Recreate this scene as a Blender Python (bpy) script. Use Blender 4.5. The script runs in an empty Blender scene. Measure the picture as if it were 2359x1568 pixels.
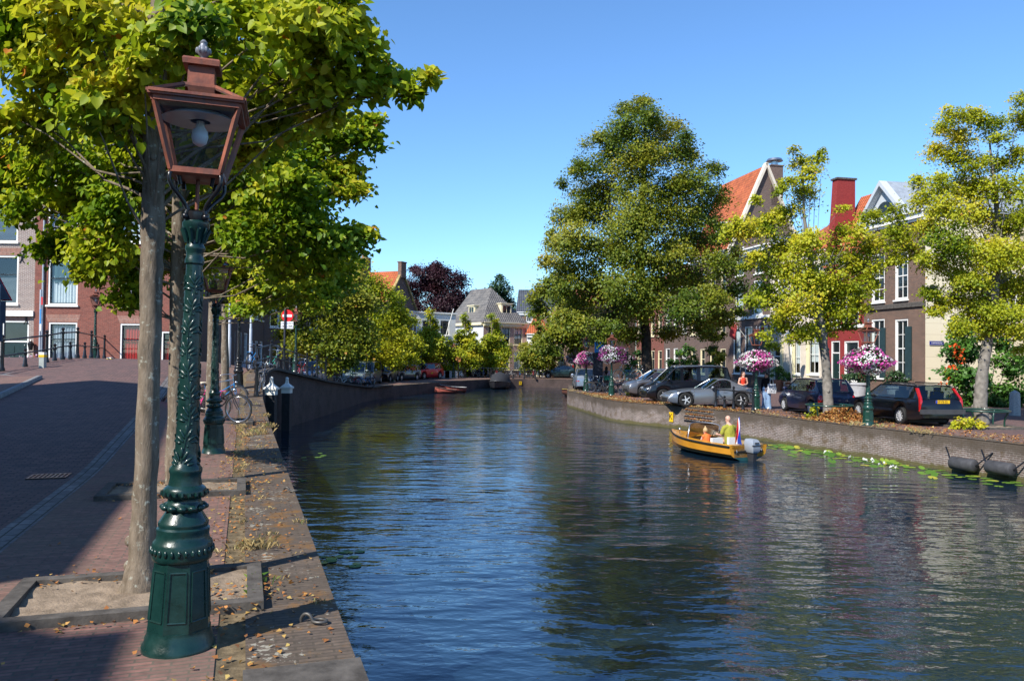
import bpy, bmesh, math, random
import numpy as np
from mathutils import Vector, Matrix
R = math.radians
sc = bpy.context.scene
col = sc.collection
rnd = random.Random(11)

# ---------------------------------------------------------------- camera
FPX, CX, CY, EYE = 1830.0, 1179.5, 784.0, 1.8
PITCH, ROLL = math.atan(35 / FPX), R(0.6)
_f = Vector((0, math.cos(PITCH), math.sin(PITCH)))
_r0 = Vector((1, 0, 0)); _u0 = Vector((0, -math.sin(PITCH), math.cos(PITCH)))
_r = _r0 * math.cos(ROLL) + _u0 * math.sin(ROLL)
_u = -_r0 * math.sin(ROLL) + _u0 * math.cos(ROLL)
cam_d = bpy.data.cameras.new('camera'); cam = bpy.data.objects.new('camera', cam_d); col.objects.link(cam)
cam_d.sensor_width = 36.0; cam_d.lens = 36.0 * FPX / 2359.0
cam_d.clip_start = 0.05; cam_d.clip_end = 6000
m = Matrix.Identity(4)
for i in range(3):
    m[i][0] = _r[i]; m[i][1] = _u[i]; m[i][2] = -_f[i]
m[2][3] = EYE
cam.matrix_world = m
sc.camera = cam

def ray(px, py):
    return _f + _r * ((px - CX) / FPX) - _u * ((py - CY) / FPX)
def W(px, py, d):                       # point seen at a pixel of the photograph, d metres ahead
    v = ray(px, py); v = v * (d / v.y); return Vector((v.x, v.y, v.z + EYE))
def G(px, py, z):                       # point of the level z seen at a pixel
    v = ray(px, py); v = v * ((z - EYE) / v.z); return Vector((v.x, v.y, z))

# ---------------------------------------------------------------- light
SUN_AZ, SUN_EL = R(40), R(42)           # light travels towards +y turned 40 deg to +x
wd = bpy.data.worlds.new('World'); sc.world = wd; wd.use_nodes = True
nt = wd.node_tree
sky = nt.nodes.new('ShaderNodeTexSky'); sky.sky_type = 'NISHITA'; sky.sun_disc = False
sky.sun_elevation = SUN_EL
sky.sun_rotation = math.pi + SUN_AZ
sky.air_density = 1.0; sky.dust_density = 0.0; sky.ozone_density = 3.0; sky.altitude = 0
bg = nt.nodes['Background']; bg.inputs[1].default_value = 0.13
tint = nt.nodes.new('ShaderNodeMix'); tint.data_type = 'RGBA'; tint.blend_type = 'MULTIPLY'; tint.inputs[0].default_value = 1.0; tint.inputs[7].default_value = (0.73, 0.99, 1.22, 1)
nt.links.new(sky.outputs[0], tint.inputs[6]); nt.links.new(tint.outputs[2], bg.inputs[0])
ld = bpy.data.lights.new('sun', 'SUN'); ld.energy = 5.0; ld.angle = R(0.53); ld.color = (1.0, 0.95, 0.86)
sun = bpy.data.objects.new('sun', ld); col.objects.link(sun)
ldir = Vector((math.sin(SUN_AZ) * math.cos(SUN_EL), math.cos(SUN_AZ) * math.cos(SUN_EL), -math.sin(SUN_EL)))
sun.rotation_euler = ldir.to_track_quat('-Z', 'Y').to_euler(); sun.location = (-20, -25, 40)
sc.view_settings.view_transform = 'Standard'; sc.view_settings.look = 'None'
sc.view_settings.exposure = 0.5; sc.view_settings.gamma = 1.0
sc.render.engine = 'CYCLES'
sc.cycles.max_bounces = 6; sc.cycles.transparent_max_bounces = 12
sc.cycles.diffuse_bounces = 3; sc.cycles.glossy_bounces = 3; sc.cycles.transmission_bounces = 4
sc.cycles.caustics_reflective = False; sc.cycles.caustics_refractive = False
sc.cycles.use_denoising = True

# ---------------------------------------------------------------- materials
_M = {}
def nodes(name):
    mt = bpy.data.materials.new(name); mt.use_nodes = True
    n = mt.node_tree.nodes; l = mt.node_tree.links
    return mt, n, l, n['Principled BSDF']
def sp(b, rough=None, spec=None, metal=None, coat=None):
    if rough is not None: b.inputs['Roughness'].default_value = rough
    if spec is not None: b.inputs['Specular IOR Level'].default_value = spec
    if metal is not None: b.inputs['Metallic'].default_value = metal
    if coat is not None: b.inputs['Coat Weight'].default_value = coat; b.inputs['Coat Roughness'].default_value = 0.07
def mixrgb(n, l, mode, fac, a, b):
    x = n.new('ShaderNodeMix'); x.data_type = 'RGBA'; x.blend_type = mode
    for sock, v in ((x.inputs[0], fac), (x.inputs[6], a), (x.inputs[7], b)):
        if hasattr(v, 'is_output'): l.new(v, sock)
        elif isinstance(v, (int, float)): sock.default_value = v
        else: sock.default_value = (*v, 1) if len(v) == 3 else v
    return x.outputs[2]
def noise(n, l, vec, scale, detail=4, rough=0.55, out=0):
    x = n.new('ShaderNodeTexNoise'); x.inputs['Scale'].default_value = scale
    x.inputs['Detail'].default_value = detail; x.inputs['Roughness'].default_value = rough
    if vec is not None: l.new(vec, x.inputs['Vector'])
    return x.outputs[out]
def ramp(n, l, fac, stops):
    x = n.new('ShaderNodeValToRGB'); e = x.color_ramp.elements
    while len(e) < len(stops): e.new(0.5)
    for k, (p, c) in zip(e, stops):
        k.position = p; k.color = (*c, 1) if len(c) == 3 else c
    l.new(fac, x.inputs[0]); return x.outputs[0]
def bump(n, l, b, h, strength, dist=0.02):
    x = n.new('ShaderNodeBump'); x.inputs['Strength'].default_value = strength; x.inputs['Distance'].default_value = dist
    l.new(h, x.inputs['Height']); l.new(x.outputs[0], b.inputs['Normal'])
def objco(n): return n.new('ShaderNodeTexCoord').outputs['Object']

def plain(name, c, rough=0.6, spec=0.4, metal=0.0, var=0.15, scale=6.0, coat=None, bmp=0.0):
    if name in _M: return _M[name]
    mt, n, l, b = nodes(name); co = objco(n)
    f = noise(n, l, co, scale, 5)
    lo = tuple(max(0, x * (1 - var)) for x in c); hi = tuple(min(1, x * (1 + var)) for x in c)
    cc = ramp(n, l, f, [(0.3, lo), (0.7, hi)])
    l.new(cc, b.inputs['Base Color']); sp(b, rough, spec, metal, coat)
    if bmp: bump(n, l, b, noise(n, l, co, scale * 6, 3), bmp, 0.01)
    _M[name] = mt; return mt

def brick(name, c1, c2, mortar, bw=0.21, bh=0.062, ms=0.010, uv=False, swap=False, dirt=0.35, dirtc=(0.05, 0.045, 0.035), moss=None, bmp=0.4, lichen=False, stain=None, spec=0.2, rough=0.85, grain=1.0, off=0.5):
    if name in _M: return _M[name]
    mt, n, l, b = nodes(name)
    tc = n.new('ShaderNodeTexCoord')
    if uv:
        vec = tc.outputs['UV']
    else:
        s = n.new('ShaderNodeSeparateXYZ'); l.new(tc.outputs['Object'], s.inputs[0])
        a = n.new('ShaderNodeMath'); a.operation = 'ADD'; l.new(s.outputs[0], a.inputs[0]); l.new(s.outputs[1], a.inputs[1])
        c = n.new('ShaderNodeCombineXYZ'); l.new(a.outputs[0], c.inputs[0]); l.new(s.outputs[2], c.inputs[1]); vec = c.outputs[0]
    if swap:
        s = n.new('ShaderNodeSeparateXYZ'); l.new(vec, s.inputs[0])
        c = n.new('ShaderNodeCombineXYZ'); l.new(s.outputs[1], c.inputs[0]); l.new(s.outputs[0], c.inputs[1]); vec = c.outputs[0]
    t = n.new('ShaderNodeTexBrick'); l.new(vec, t.inputs['Vector'])
    t.inputs['Scale'].default_value = 1.0; t.inputs['Brick Width'].default_value = bw; t.inputs['Row Height'].default_value = bh
    t.inputs['Mortar Size'].default_value = ms; t.inputs['Mortar Smooth'].default_value = 0.3
    t.inputs['Color1'].default_value = (*c1, 1); t.inputs['Color2'].default_value = (*c2, 1); t.inputs['Mortar'].default_value = (*mortar, 1)
    t.offset = off
    f = noise(n, l, vec, 0.9, 6, 0.65)
    f2 = noise(n, l, vec, 14, 3, 0.6)
    cc = mixrgb(n, l, 'MULTIPLY', 1.0, t.outputs[0], ramp(n, l, f2, [(0.25, (1 - .32 * grain, 1 - .32 * grain, 1 - .30 * grain)), (0.75, (1 + .25 * grain, 1 + .22 * grain, 1 + .20 * grain))]))
    cc = mixrgb(n, l, 'MIX', ramp(n, l, f, [(0.42, (0, 0, 0)), (0.72, (dirt,) * 3)]), cc, dirtc)
    if moss:
        f3 = noise(n, l, vec, 2.3, 7, 0.7)
        cc = mixrgb(n, l, 'MIX', ramp(n, l, f3, [(0.52, (0, 0, 0)), (0.63, (0.75,) * 3)]), cc, moss)
    if stain:                                            # weathering band below the coping and a line of algae at the water
        s = n.new('ShaderNodeSeparateXYZ'); l.new(vec, s.inputs[0]); fs = noise(n, l, vec, 1.7, 7, .7)
        for lo, hi, c_, am in stain:
            mr = n.new('ShaderNodeMapRange'); l.new(s.outputs[1], mr.inputs[0]); mr.inputs[1].default_value = lo; mr.inputs[2].default_value = hi
            hf = n.new('ShaderNodeMath'); hf.operation = 'MULTIPLY'; hf.inputs[1].default_value = .5; l.new(mr.outputs[0], hf.inputs[0])
            ad = n.new('ShaderNodeMath'); ad.operation = 'MULTIPLY_ADD'; l.new(fs, ad.inputs[0]); ad.inputs[1].default_value = 0.75; l.new(hf.outputs[0], ad.inputs[2])
            cc = mixrgb(n, l, 'MIX', ramp(n, l, ad.outputs[0], [(.56, (0, 0, 0)), (.74, (am,) * 3)]), cc, c_)
    if lichen:
        f4 = noise(n, l, vec, 19, 4, 0.6); f5 = noise(n, l, vec, 1.6, 3, 0.6); ml = n.new('ShaderNodeMath'); ml.operation = 'MULTIPLY'; l.new(f4, ml.inputs[0]); l.new(f5, ml.inputs[1])
        cc = mixrgb(n, l, 'MIX', ramp(n, l, ml.outputs[0], [(.335, (0, 0, 0)), (.36, (.8,) * 3)]), cc, (0.36, 0.34, 0.28))
    l.new(cc, b.inputs['Base Color']); sp(b, rough, spec)
    if bmp: bump(n, l, b, t.outputs['Fac'], -bmp, 0.01)
    _M[name] = mt; return mt

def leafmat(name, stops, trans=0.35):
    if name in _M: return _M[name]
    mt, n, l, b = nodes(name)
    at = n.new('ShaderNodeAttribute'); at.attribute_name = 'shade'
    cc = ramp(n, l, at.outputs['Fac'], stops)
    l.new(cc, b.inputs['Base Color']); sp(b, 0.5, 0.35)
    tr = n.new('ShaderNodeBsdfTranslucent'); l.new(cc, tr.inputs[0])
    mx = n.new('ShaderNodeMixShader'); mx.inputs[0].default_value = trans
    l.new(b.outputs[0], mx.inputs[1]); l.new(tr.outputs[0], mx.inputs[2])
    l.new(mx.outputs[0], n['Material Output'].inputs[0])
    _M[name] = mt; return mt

def glassmat(name, tint=(0.9, 0.95, 0.95), base=0.06):
    if name in _M: return _M[name]
    mt, n, l, b = nodes(name)
    t = n.new('ShaderNodeBsdfTransparent'); t.inputs[0].default_value = (*tint, 1)
    g = n.new('ShaderNodeBsdfGlossy'); g.inputs['Roughness'].default_value = 0.02; g.inputs[0].default_value = (0.95, 0.97, 1, 1)
    fr = n.new('ShaderNodeLayerWeight'); pw = n.new('ShaderNodeMath'); pw.operation = 'POWER'; pw.inputs[1].default_value = 5.0; l.new(fr.outputs['Facing'], pw.inputs[0])
    ad = n.new('ShaderNodeMath'); ad.operation = 'MULTIPLY_ADD'; ad.use_clamp = True; ad.inputs[1].default_value = 0.9; ad.inputs[2].default_value = base + .03; l.new(pw.outputs[0], ad.inputs[0])
    mx = n.new('ShaderNodeMixShader'); l.new(ad.outputs[0], mx.inputs[0]); l.new(t.outputs[0], mx.inputs[1]); l.new(g.outputs[0], mx.inputs[2])
    l.new(mx.outputs[0], n['Material Output'].inputs[0])
    _M[name] = mt; return mt

# ---------------------------------------------------------------- objects
def ob(name, me, parent=None, loc=(0, 0, 0), rz=0.0, kind=None, label=None):
    o = bpy.data.objects.new(name, me); col.objects.link(o)
    o.location = loc; o.rotation_euler = (0, 0, rz)
    if parent is not None: o.parent = parent
    if kind: o['kind'] = kind
    if label: o['label'] = label
    return o
def tag(o, label, cat=None, group=None, kind=None):
    o['label'] = label
    if cat: o['category'] = cat
    if group: o['group'] = group
    if kind: o['kind'] = kind
    return o
def thing(name, label, cat, loc=(0, 0, 0), rz=0.0, group=None):
    o = bpy.data.objects.new(name, None); col.objects.link(o); o.empty_display_size = 0.2
    o.location = loc; o.rotation_euler = (0, 0, rz)
    return tag(o, label, cat, group)
def dup(root, loc, rz, label=None, group=None, scale=None, swap=None):
    """copy of a thing with copies of its parts and sub-parts; swap: {material name: material} on the copies"""
    def one(o, par):
        c = o.copy(); col.objects.link(c)
        if par is not None: c.parent = par
        if swap and c.type == 'MESH':
            for i, s in enumerate(c.material_slots):
                mt = o.material_slots[i].material
                if mt and mt.name in swap:
                    s.link = 'OBJECT'; s.material = swap[mt.name]
        for ch in list(o.children): one(ch, c)
        return c
    r = one(root, None)
    r.location = loc; r.rotation_euler = (0, 0, rz)
    if scale: r.scale = (scale,) * 3 if isinstance(scale, (int, float)) else scale
    if label: r['label'] = label
    if group: r['group'] = group
    return r

class MB:
    def __init__(s, M=None): s.v = []; s.f = []; s.mi = []; s.uv = []; s.cur = 0; s.M = M
    def add(s, vs, fs):
        o = len(s.v)
        for p in vs:
            p = Vector(p); s.v.append(tuple(s.M @ p if s.M else p))
        for f in fs: s.f.append([i + o for i in f]); s.mi.append(s.cur)
    def poly(s, pts): s.add(pts, [list(range(len(pts)))])
    def box(s, c, d, rz=0.0, rot=None):
        hx, hy, hz = d[0] / 2, d[1] / 2, d[2] / 2
        vs = [Vector((x, y, z)) for x in (-hx, hx) for y in (-hy, hy) for z in (-hz, hz)]
        q = rot if rot is not None else Matrix.Rotation(rz, 3, 'Z')
        vs = [q @ v + Vector(c) for v in vs]
        s.add(vs, [(0, 1, 3, 2), (4, 6, 7, 5), (0, 4, 5, 1), (2, 3, 7, 6), (0, 2, 6, 4), (1, 5, 7, 3)])
    def bar(s, a, b, w, h, up=(0, 0, 1)):
        a = Vector(a); b = Vector(b); x = (b - a); L = x.length
        if L < 1e-6: return
        x /= L; u = Vector(up)
        if abs(x.dot(u)) > 0.98: u = Vector((0, 1, 0))
        y = u.cross(x).normalized(); z = x.cross(y)
        q = Matrix((x, y, z)).transposed()
        s.box((a + b) / 2, (L, w, h), rot=q)
    def tube(s, path, r, n=8, caps=True):
        P = [Vector(p) for p in path]; k = len(P)
        rr = r if isinstance(r, (list, tuple)) else [r] * k
        T = [(P[min(i + 1, k - 1)] - P[max(i - 1, 0)]).normalized() for i in range(k)]
        ref = Vector((0, 0, 1)) if abs(T[0].z) < 0.9 else Vector((1, 0, 0))
        x = T[0].cross(ref).normalized(); vs = []
        for i in range(k):
            x = (x - T[i] * x.dot(T[i])).normalized(); y = T[i].cross(x)
            for j in range(n):
                a = 2 * math.pi * j / n
                vs.append(P[i] + x * (rr[i] * math.cos(a)) + y * (rr[i] * math.sin(a)))
        fs = [(i * n + j, i * n + (j + 1) % n, (i + 1) * n + (j + 1) % n, (i + 1) * n + j) for i in range(k - 1) for j in range(n)]
        if caps: fs += [tuple(range(n - 1, -1, -1)), tuple(range((k - 1) * n, k * n))]
        s.add(vs, fs)
    def lathe(s, prof, c=(0, 0, 0), n=24, axis='z', a0=0.0, caps=True):
        vs = []; c = Vector(c)
        for r, z in prof:
            for j in range(n):
                a = a0 + 2 * math.pi * j / n; x, y = r * math.cos(a), r * math.sin(a)
                vs.append(c + (Vector((x, y, z)) if axis == 'z' else Vector((x, z, y)) if axis == 'y' else Vector((z, x, y))))
        k = len(prof)
        fs = [(i * n + j, i * n + (j + 1) % n, (i + 1) * n + (j + 1) % n, (i + 1) * n + j) for i in range(k - 1) for j in range(n)]
        if caps and prof[0][0] > 1e-4: fs.append(tuple(range(n - 1, -1, -1)))
        if caps and prof[-1][0] > 1e-4: fs.append(tuple(range((k - 1) * n, k * n)))
        s.add(vs, fs)
    def ell(s, c, r, nu=12, nv=8, rot=None):
        c = Vector(c); vs = []
        if isinstance(r, (int, float)): r = (r, r, r)
        for i in range(nv + 1):
            t = math.pi * i / nv
            for j in range(nu):
                a = 2 * math.pi * j / nu
                p = Vector((r[0] * math.sin(t) * math.cos(a), r[1] * math.sin(t) * math.sin(a), r[2] * math.cos(t)))
                vs.append((rot @ p if rot else p) + c)
        s.add(vs, [(i * nu + j, (i + 1) * nu + j, (i + 1) * nu + (j + 1) % nu, i * nu + (j + 1) % nu) for i in range(nv) for j in range(nu)])
    def prism(s, pts, off):
        """closed outline pts extruded by the vector off"""
        n = len(pts); off = Vector(off); a = [Vector(p) for p in pts]
        s.add(a + [p + off for p in a], [tuple(range(n - 1, -1, -1)), tuple(range(n, 2 * n))] + [(i, (i + 1) % n, n + (i + 1) % n, n + i) for i in range(n)])
    def loft(s, rings, closed=True, cap=True):
        n = len(rings[0]); vs = [p for r in rings for p in r]; k = len(rings)
        m = n if closed else n - 1
        fs = [(i * n + j, i * n + (j + 1) % n, (i + 1) * n + (j + 1) % n, (i + 1) * n + j) for i in range(k - 1) for j in range(m)]
        if cap: fs += [tuple(range(n - 1, -1, -1)), tuple(range((k - 1) * n, k * n))]
        s.add(vs, fs)
    def mesh(s, name, mats, smooth=None, fix=True):
        me = bpy.data.meshes.new(name); me.from_pydata(s.v, [], s.f)
        for mt in (mats if isinstance(mats, (list, tuple)) else [mats]): me.materials.append(mt)
        if len(me.materials) > 1: me.polygons.foreach_set('material_index', s.mi)
        if fix:
            b = bmesh.new(); b.from_mesh(me); bmesh.ops.remove_doubles(b, verts=b.verts, dist=1e-5); bmesh.ops.recalc_face_normals(b, faces=b.faces); b.to_mesh(me); b.free()
        if smooth:
            me.polygons.foreach_set('use_smooth', [True] * len(me.polygons)); me.set_sharp_from_angle(angle=R(smooth))
        me.update(); return me
    def build(s, name, mats, parent=None, smooth=None, loc=(0, 0, 0), rz=0.0, label=None, kind=None):
        return ob(name, s.mesh(name, mats, smooth), parent, loc, rz, kind, label)

def np_mesh(name, verts, faces, mat, shade=None, uv=None, smooth=False):
    """verts (N,3), faces (F,k) with one k"""
    me = bpy.data.meshes.new(name); k = faces.shape[1]; F = len(faces)
    me.vertices.add(len(verts)); me.vertices.foreach_set('co', np.ascontiguousarray(verts, dtype=np.float32).ravel())
    me.loops.add(F * k); me.loops.foreach_set('vertex_index', np.ascontiguousarray(faces, dtype=np.int32).ravel())
    me.polygons.add(F); me.polygons.foreach_set('loop_start', np.arange(0, F * k, k, dtype=np.int32))
    me.polygons.foreach_set('loop_total', np.full(F, k, dtype=np.int32))
    if smooth: me.polygons.foreach_set('use_smooth', np.ones(F, dtype=bool))
    me.update(calc_edges=True)
    if shade is not None:
        a = me.attributes.new('shade', 'FLOAT', 'POINT'); a.data.foreach_set('value', np.ascontiguousarray(shade, dtype=np.float32))
    if uv is not None:
        u = me.uv_layers.new(name='UVMap'); u.data.foreach_set('uv', np.ascontiguousarray(uv[faces.ravel()], dtype=np.float32).ravel())
    me.materials.append(mat); return me

def text_mesh(name, body, size, mat, parent=None, extrude=0.002, align='CENTER'):
    cu = bpy.data.curves.new(name, 'FONT'); cu.body = body; cu.size = size; cu.extrude = extrude
    cu.align_x = align; cu.align_y = 'CENTER'
    o = bpy.data.objects.new('text_source', cu); col.objects.link(o)
    dg = bpy.context.evaluated_depsgraph_get()
    me = bpy.data.meshes.new_from_object(o.evaluated_get(dg)); me.name = name
    bpy.data.objects.remove(o)
    me.materials.clear(); me.materials.append(mat)
    return ob(name, me, parent)

def sstep(a, b, x): 
    t = np.clip((np.asarray(x, float) - a) / (b - a), 0, 1); return t * t * (3 - 2 * t)

# shared materials
WHITE = plain('white_paint', (0.80, 0.79, 0.74), 0.45, 0.4, var=0.05)
CREAM = plain('cream_paint', (0.74, 0.66, 0.44), 0.5, 0.3, var=0.06)
def worn(name, c, worn_c, rough, lo, hi, scale, stretch=(1, 1, 1), coat=None, amt=.8, fine=.3):
    mt, n, l, b = nodes(name); co = objco(n)
    mp = n.new('ShaderNodeMapping'); mp.inputs['Scale'].default_value = stretch; l.new(co, mp.inputs[0])
    f = noise(n, l, mp.outputs[0], scale, 7, .68); g = noise(n, l, co, 9, 5, .6)
    base = ramp(n, l, g, [(.3, tuple(x * (1 - fine) for x in c)), (.7, tuple(x * (1 + fine) for x in c))])
    msk = ramp(n, l, f, [(lo, (0, 0, 0)), (hi, (amt,) * 3)]); l.new(mixrgb(n, l, 'MIX', msk, base, worn_c), b.inputs['Base Color'])
    sp(b, rough, .45, 0, coat); l.new(ramp(n, l, g, [(.3, (rough * .8,) * 3), (.7, (rough * 1.5,) * 3)]), b.inputs['Roughness'])
    bump(n, l, b, noise(n, l, co, 55, 3), .15, .01); _M[name] = mt; return mt
GREENP = worn('dark_green_paint', (0.006, 0.030, 0.026), (0.10, 0.045, 0.022), 0.28, .64, .70, 5.5, (1, 1, .6), .12)
OLDG = plain('old_green_paint', (0.006, 0.030, 0.026), 0.30, 0.5, var=0.35, scale=9, coat=0.12, bmp=0.15)
GREENR = plain('bottle_green_paint', (0.008, 0.042, 0.028), 0.3, 0.55, var=0.25, scale=12, coat=0.2)
BLACKP = plain('black_paint', (0.012, 0.012, 0.014), 0.28, 0.5, var=0.3, scale=10)
COPPER = worn('copper_sheet', (0.25, 0.075, 0.042), (0.10, 0.055, 0.045), 0.5, .46, .66, 7, (2.2, 2.2, .45), None, .75, .35)
STEEL = plain('steel', (0.45, 0.46, 0.47), 0.3, 0.5, 0.9, var=0.15)
ALU = plain('wheel_alloy', (0.62, 0.63, 0.65), 0.35, 0.5, 0.35, var=0.08)
RUBBER = plain('rubber', (0.018, 0.018, 0.018), 0.75, 0.3, var=0.2)
GLASS = glassmat('clear_glass')
WINGLASS = glassmat('window_glass', (0.72, 0.78, 0.80), 0.05)
DARKGLASS = plain('dark_glass', (0.016, 0.022, 0.026), 0.04, 0.7, var=0.3, scale=1.5)
CARGLASS = glassmat('car_glass', (0.42, 0.50, 0.50), 0.05)
GREYST = plain('grey_stone', (0.095, 0.085, 0.075), 0.85, 0.2, var=0.45, scale=8, bmp=0.3)
BLUESTONE = plain('blue_stone', (0.20, 0.20, 0.20), 0.75, 0.3, var=0.25, scale=8, bmp=0.2)
SKIN = plain('skin', (0.58, 0.33, 0.24), 0.5, 0.35, var=0.08)
# ---------------------------------------------------------------- land and water
WATER_Z, RQ, FQ = -1.55, -0.5, -0.65
EDGE = [(4.1, -10), (0.69, 0), (-0.79, 4.4), (-6.05, 20), (-8.75, 28), (-10.1, 32.2), (-10.15, 36), (-10.1, 44), (-10.4, 55), (-10.0, 60), (-8.2, 66), (-6.6, 71), (-4.6, 77), (-2.2, 82), (1.5, 84.5), (8, 85.6), (30, 88), (120, 100)]
def resample(P, step):
    P = np.array(P, float); d = np.r_[0, np.cumsum(np.hypot(*np.diff(P, axis=0).T))]
    s = np.arange(0, d[-1], step); return s, np.c_[np.interp(s, d, P[:, 0]), np.interp(s, d, P[:, 1])]
ES, EP = resample(EDGE, 0.5)
_t = np.gradient(EP, axis=0); _t /= np.linalg.norm(_t, axis=1)[:, None]
k = np.ones(9) / 9
_ts = np.c_[np.convolve(np.pad(_t[:, 0], 4, 'edge'), k, 'valid'), np.convolve(np.pad(_t[:, 1], 4, 'edge'), k, 'valid')]
_ts /= np.linalg.norm(_ts, axis=1)[:, None]
EN = np.c_[-_ts[:, 1], _ts[:, 0]]
def _prof(pts):
    ys = np.arange(-20, 400, 0.25); z = np.interp(ys, *np.array(pts).T)
    kk = np.hanning(13); kk /= kk.sum(); z = np.convolve(np.pad(z, 6, 'edge'), kk, 'valid')
    return lambda y: np.interp(y, ys, z)
zE = _prof([(-20, 0), (22, 0), (28, .2), (31, .55), (33, 1.15), (44, .2), (58, FQ), (400, FQ)])
zR = _prof([(-20, 0), (12, 0), (20, .55), (26, 1.2), (31, 1.52), (36, 1.35), (44, .4), (58, FQ + .02), (400, FQ)])
zL = _prof([(-20, 0), (12, 0), (20, .55), (26.5, 1.1), (30, 1.48), (35, 1.5), (43, 1.35), (52, .2), (60, FQ), (400, FQ)])
def land_z(y, t):
    y = np.asarray(y, float); a = sstep(0.4, 3.4, t); b = sstep(4.5, 7.5, t)
    return (zE(y) * (1 - a) + zR(y) * a) * (1 - b) + zL(y) * b
def edge_t(x, y):
    d = (EP - np.array([x, y])); i = int(np.argmin((d ** 2).sum(1))); return float(-(d[i] * EN[i]).sum())
def LZ(x, y): return float(land_z(y, edge_t(x, y)))
def LP(px, d, py_hint=860):            # point of the left land under pixel column px, d ahead
    v = W(px, py_hint, d); return Vector((v.x, v.y, LZ(v.x, v.y)))
def band(name, ts, dz, mat, kind='structure', s0=0, s1=None):
    ts = np.array(ts, float); n = len(ts); sl = slice(s0, s1)
    P, N, S = EP[sl], EN[sl], ES[sl]; m = len(P)
    X = P[:, None, 0] + N[:, None, 0] * ts; Y = P[:, None, 1] + N[:, None, 1] * ts
    Z = land_z(Y, np.broadcast_to(ts, Y.shape)) + dz
    v = np.stack([X, Y, Z], -1).reshape(-1, 3)
    uv = np.stack([np.broadcast_to(S[:, None], X.shape), np.broadcast_to(ts, X.shape)], -1).reshape(-1, 2)
    i, j = np.meshgrid(np.arange(m - 1), np.arange(n - 1), indexing='ij'); a = (i * n + j).ravel()
    f = np.stack([a, a + n, a + n + 1, a + 1], -1)
    return ob(name, np_mesh(name, v, f, mat, uv=uv, smooth=True), kind=kind)
def wallstrip(name, P, ztop, zbot, mat, thick=0.0):
    P = np.array(P, float); n = len(P); S = np.r_[0, np.cumsum(np.hypot(*np.diff(P, axis=0).T))]
    zt = ztop if hasattr(ztop, '__len__') else np.full(n, ztop)
    rows = 5; v = []; uv = []
    for k in range(rows + 1):
        z = zbot + (zt - zbot) * k / rows
        v.append(np.c_[P, z]); uv.append(np.c_[S, z])
    v = np.concatenate(v); uv = np.concatenate(uv)
    i, j = np.meshgrid(np.arange(rows), np.arange(n - 1), indexing='ij'); a = (i * n + j).ravel()
    return ob(name, np_mesh(name, v, np.stack([a, a + 1, a + n + 1, a + n], -1), mat, uv=uv))

PAVE = brick('paving_brick', (0.27, 0.140, 0.115), (0.17, 0.098, 0.084), (0.12, 0.10, 0.08), 0.205, 0.052, 0.008, uv=True, swap=True, dirt=0.5, dirtc=(0.17, 0.14, 0.10), bmp=0.3)
COPE = brick('coping_brick', (0.150, 0.115, 0.09), (0.105, 0.083, 0.068), (0.085, 0.070, 0.055), 0.22, 0.052, 0.009, uv=True, swap=True, dirt=0.6, dirtc=(0.085, 0.068, 0.048), moss=(0.21, 0.105, 0.03), bmp=0.5, lichen=True)
ROADM = brick('road_brick', (0.22, 0.125, 0.110), (0.12, 0.080, 0.076), (0.06, 0.052, 0.048), 0.20, 0.095, 0.010, uv=True, swap=True, dirt=0.6, dirtc=(0.10, 0.075, 0.07), bmp=0.25)
GUTTER = brick('gutter_stone', (0.24, 0.22, 0.21), (0.16, 0.145, 0.14), (0.07, 0.06, 0.05), 0.26, 0.13, 0.01, uv=True, dirt=0.3)
JOINT = plain('sandy_joint', (0.165, 0.125, 0.075), 0.95, 0.1, var=0.5, scale=9, bmp=0.6)
SOIL = plain('dry_soil', (0.26, 0.20, 0.145), 0.95, 0.1, var=0.35, scale=9, bmp=0.8)
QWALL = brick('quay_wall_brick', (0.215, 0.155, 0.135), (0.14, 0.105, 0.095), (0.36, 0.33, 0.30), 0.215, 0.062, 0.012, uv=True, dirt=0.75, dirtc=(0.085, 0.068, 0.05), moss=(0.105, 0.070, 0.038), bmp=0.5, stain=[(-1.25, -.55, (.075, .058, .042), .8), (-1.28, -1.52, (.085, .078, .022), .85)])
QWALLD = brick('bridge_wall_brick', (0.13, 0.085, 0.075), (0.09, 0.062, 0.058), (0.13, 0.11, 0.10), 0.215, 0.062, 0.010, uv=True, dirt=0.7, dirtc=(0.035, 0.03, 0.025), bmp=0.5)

band('quay_coping', [0, .3, .62], 0.0, COPE)
band('coping_slab', [-.015, .3, .635], .03, GREYST, s1=int(np.argmin(abs(EP[:, 1] - 4.6))) + 1)
band('quay_joint', [.60, .64, .77, .80], np.array([-.004, -.010, -.010, .003]), JOINT)
band('quay_pavement', [.79, 1.3, 1.8, 2.3, 2.68], 0.004, PAVE)
band('gutter', [2.67, 2.70, 2.92, 2.95], np.array([.003, -.006, -.006, -.001]), GUTTER)
SK = int(np.argmin(abs(EP[:, 1] - 26.6)))
band('road', [2.94, 3.4, 4, 4.6, 5.2, 5.8, 6.5], 0.0, ROADM, s1=SK + 1)
band('road', [2.94, 3.4, 4, 4.6, 5.2, 5.8, 6.5, 7.2, 8, 9.3, 11, 14], 0.0, ROADM, s0=SK)
band('kerb', [6.5, 6.505, 6.65, 6.66], np.array([-.03, .10, .10, .09]), BLUESTONE, s1=SK + 1)
band('left_pavement', [6.65, 7.5, 8.5, 10, 12, 14], 0.094, PAVE, s1=SK + 1)
band('left_ground', [14, 20, 30, 60, 160, 420], 0.0, plain('town_ground', (0.12, 0.10, 0.09), 0.9, 0.2, var=0.3, scale=0.6))
BW0 = int(np.argmin(abs(EP[:, 1] - 32.2)))
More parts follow.
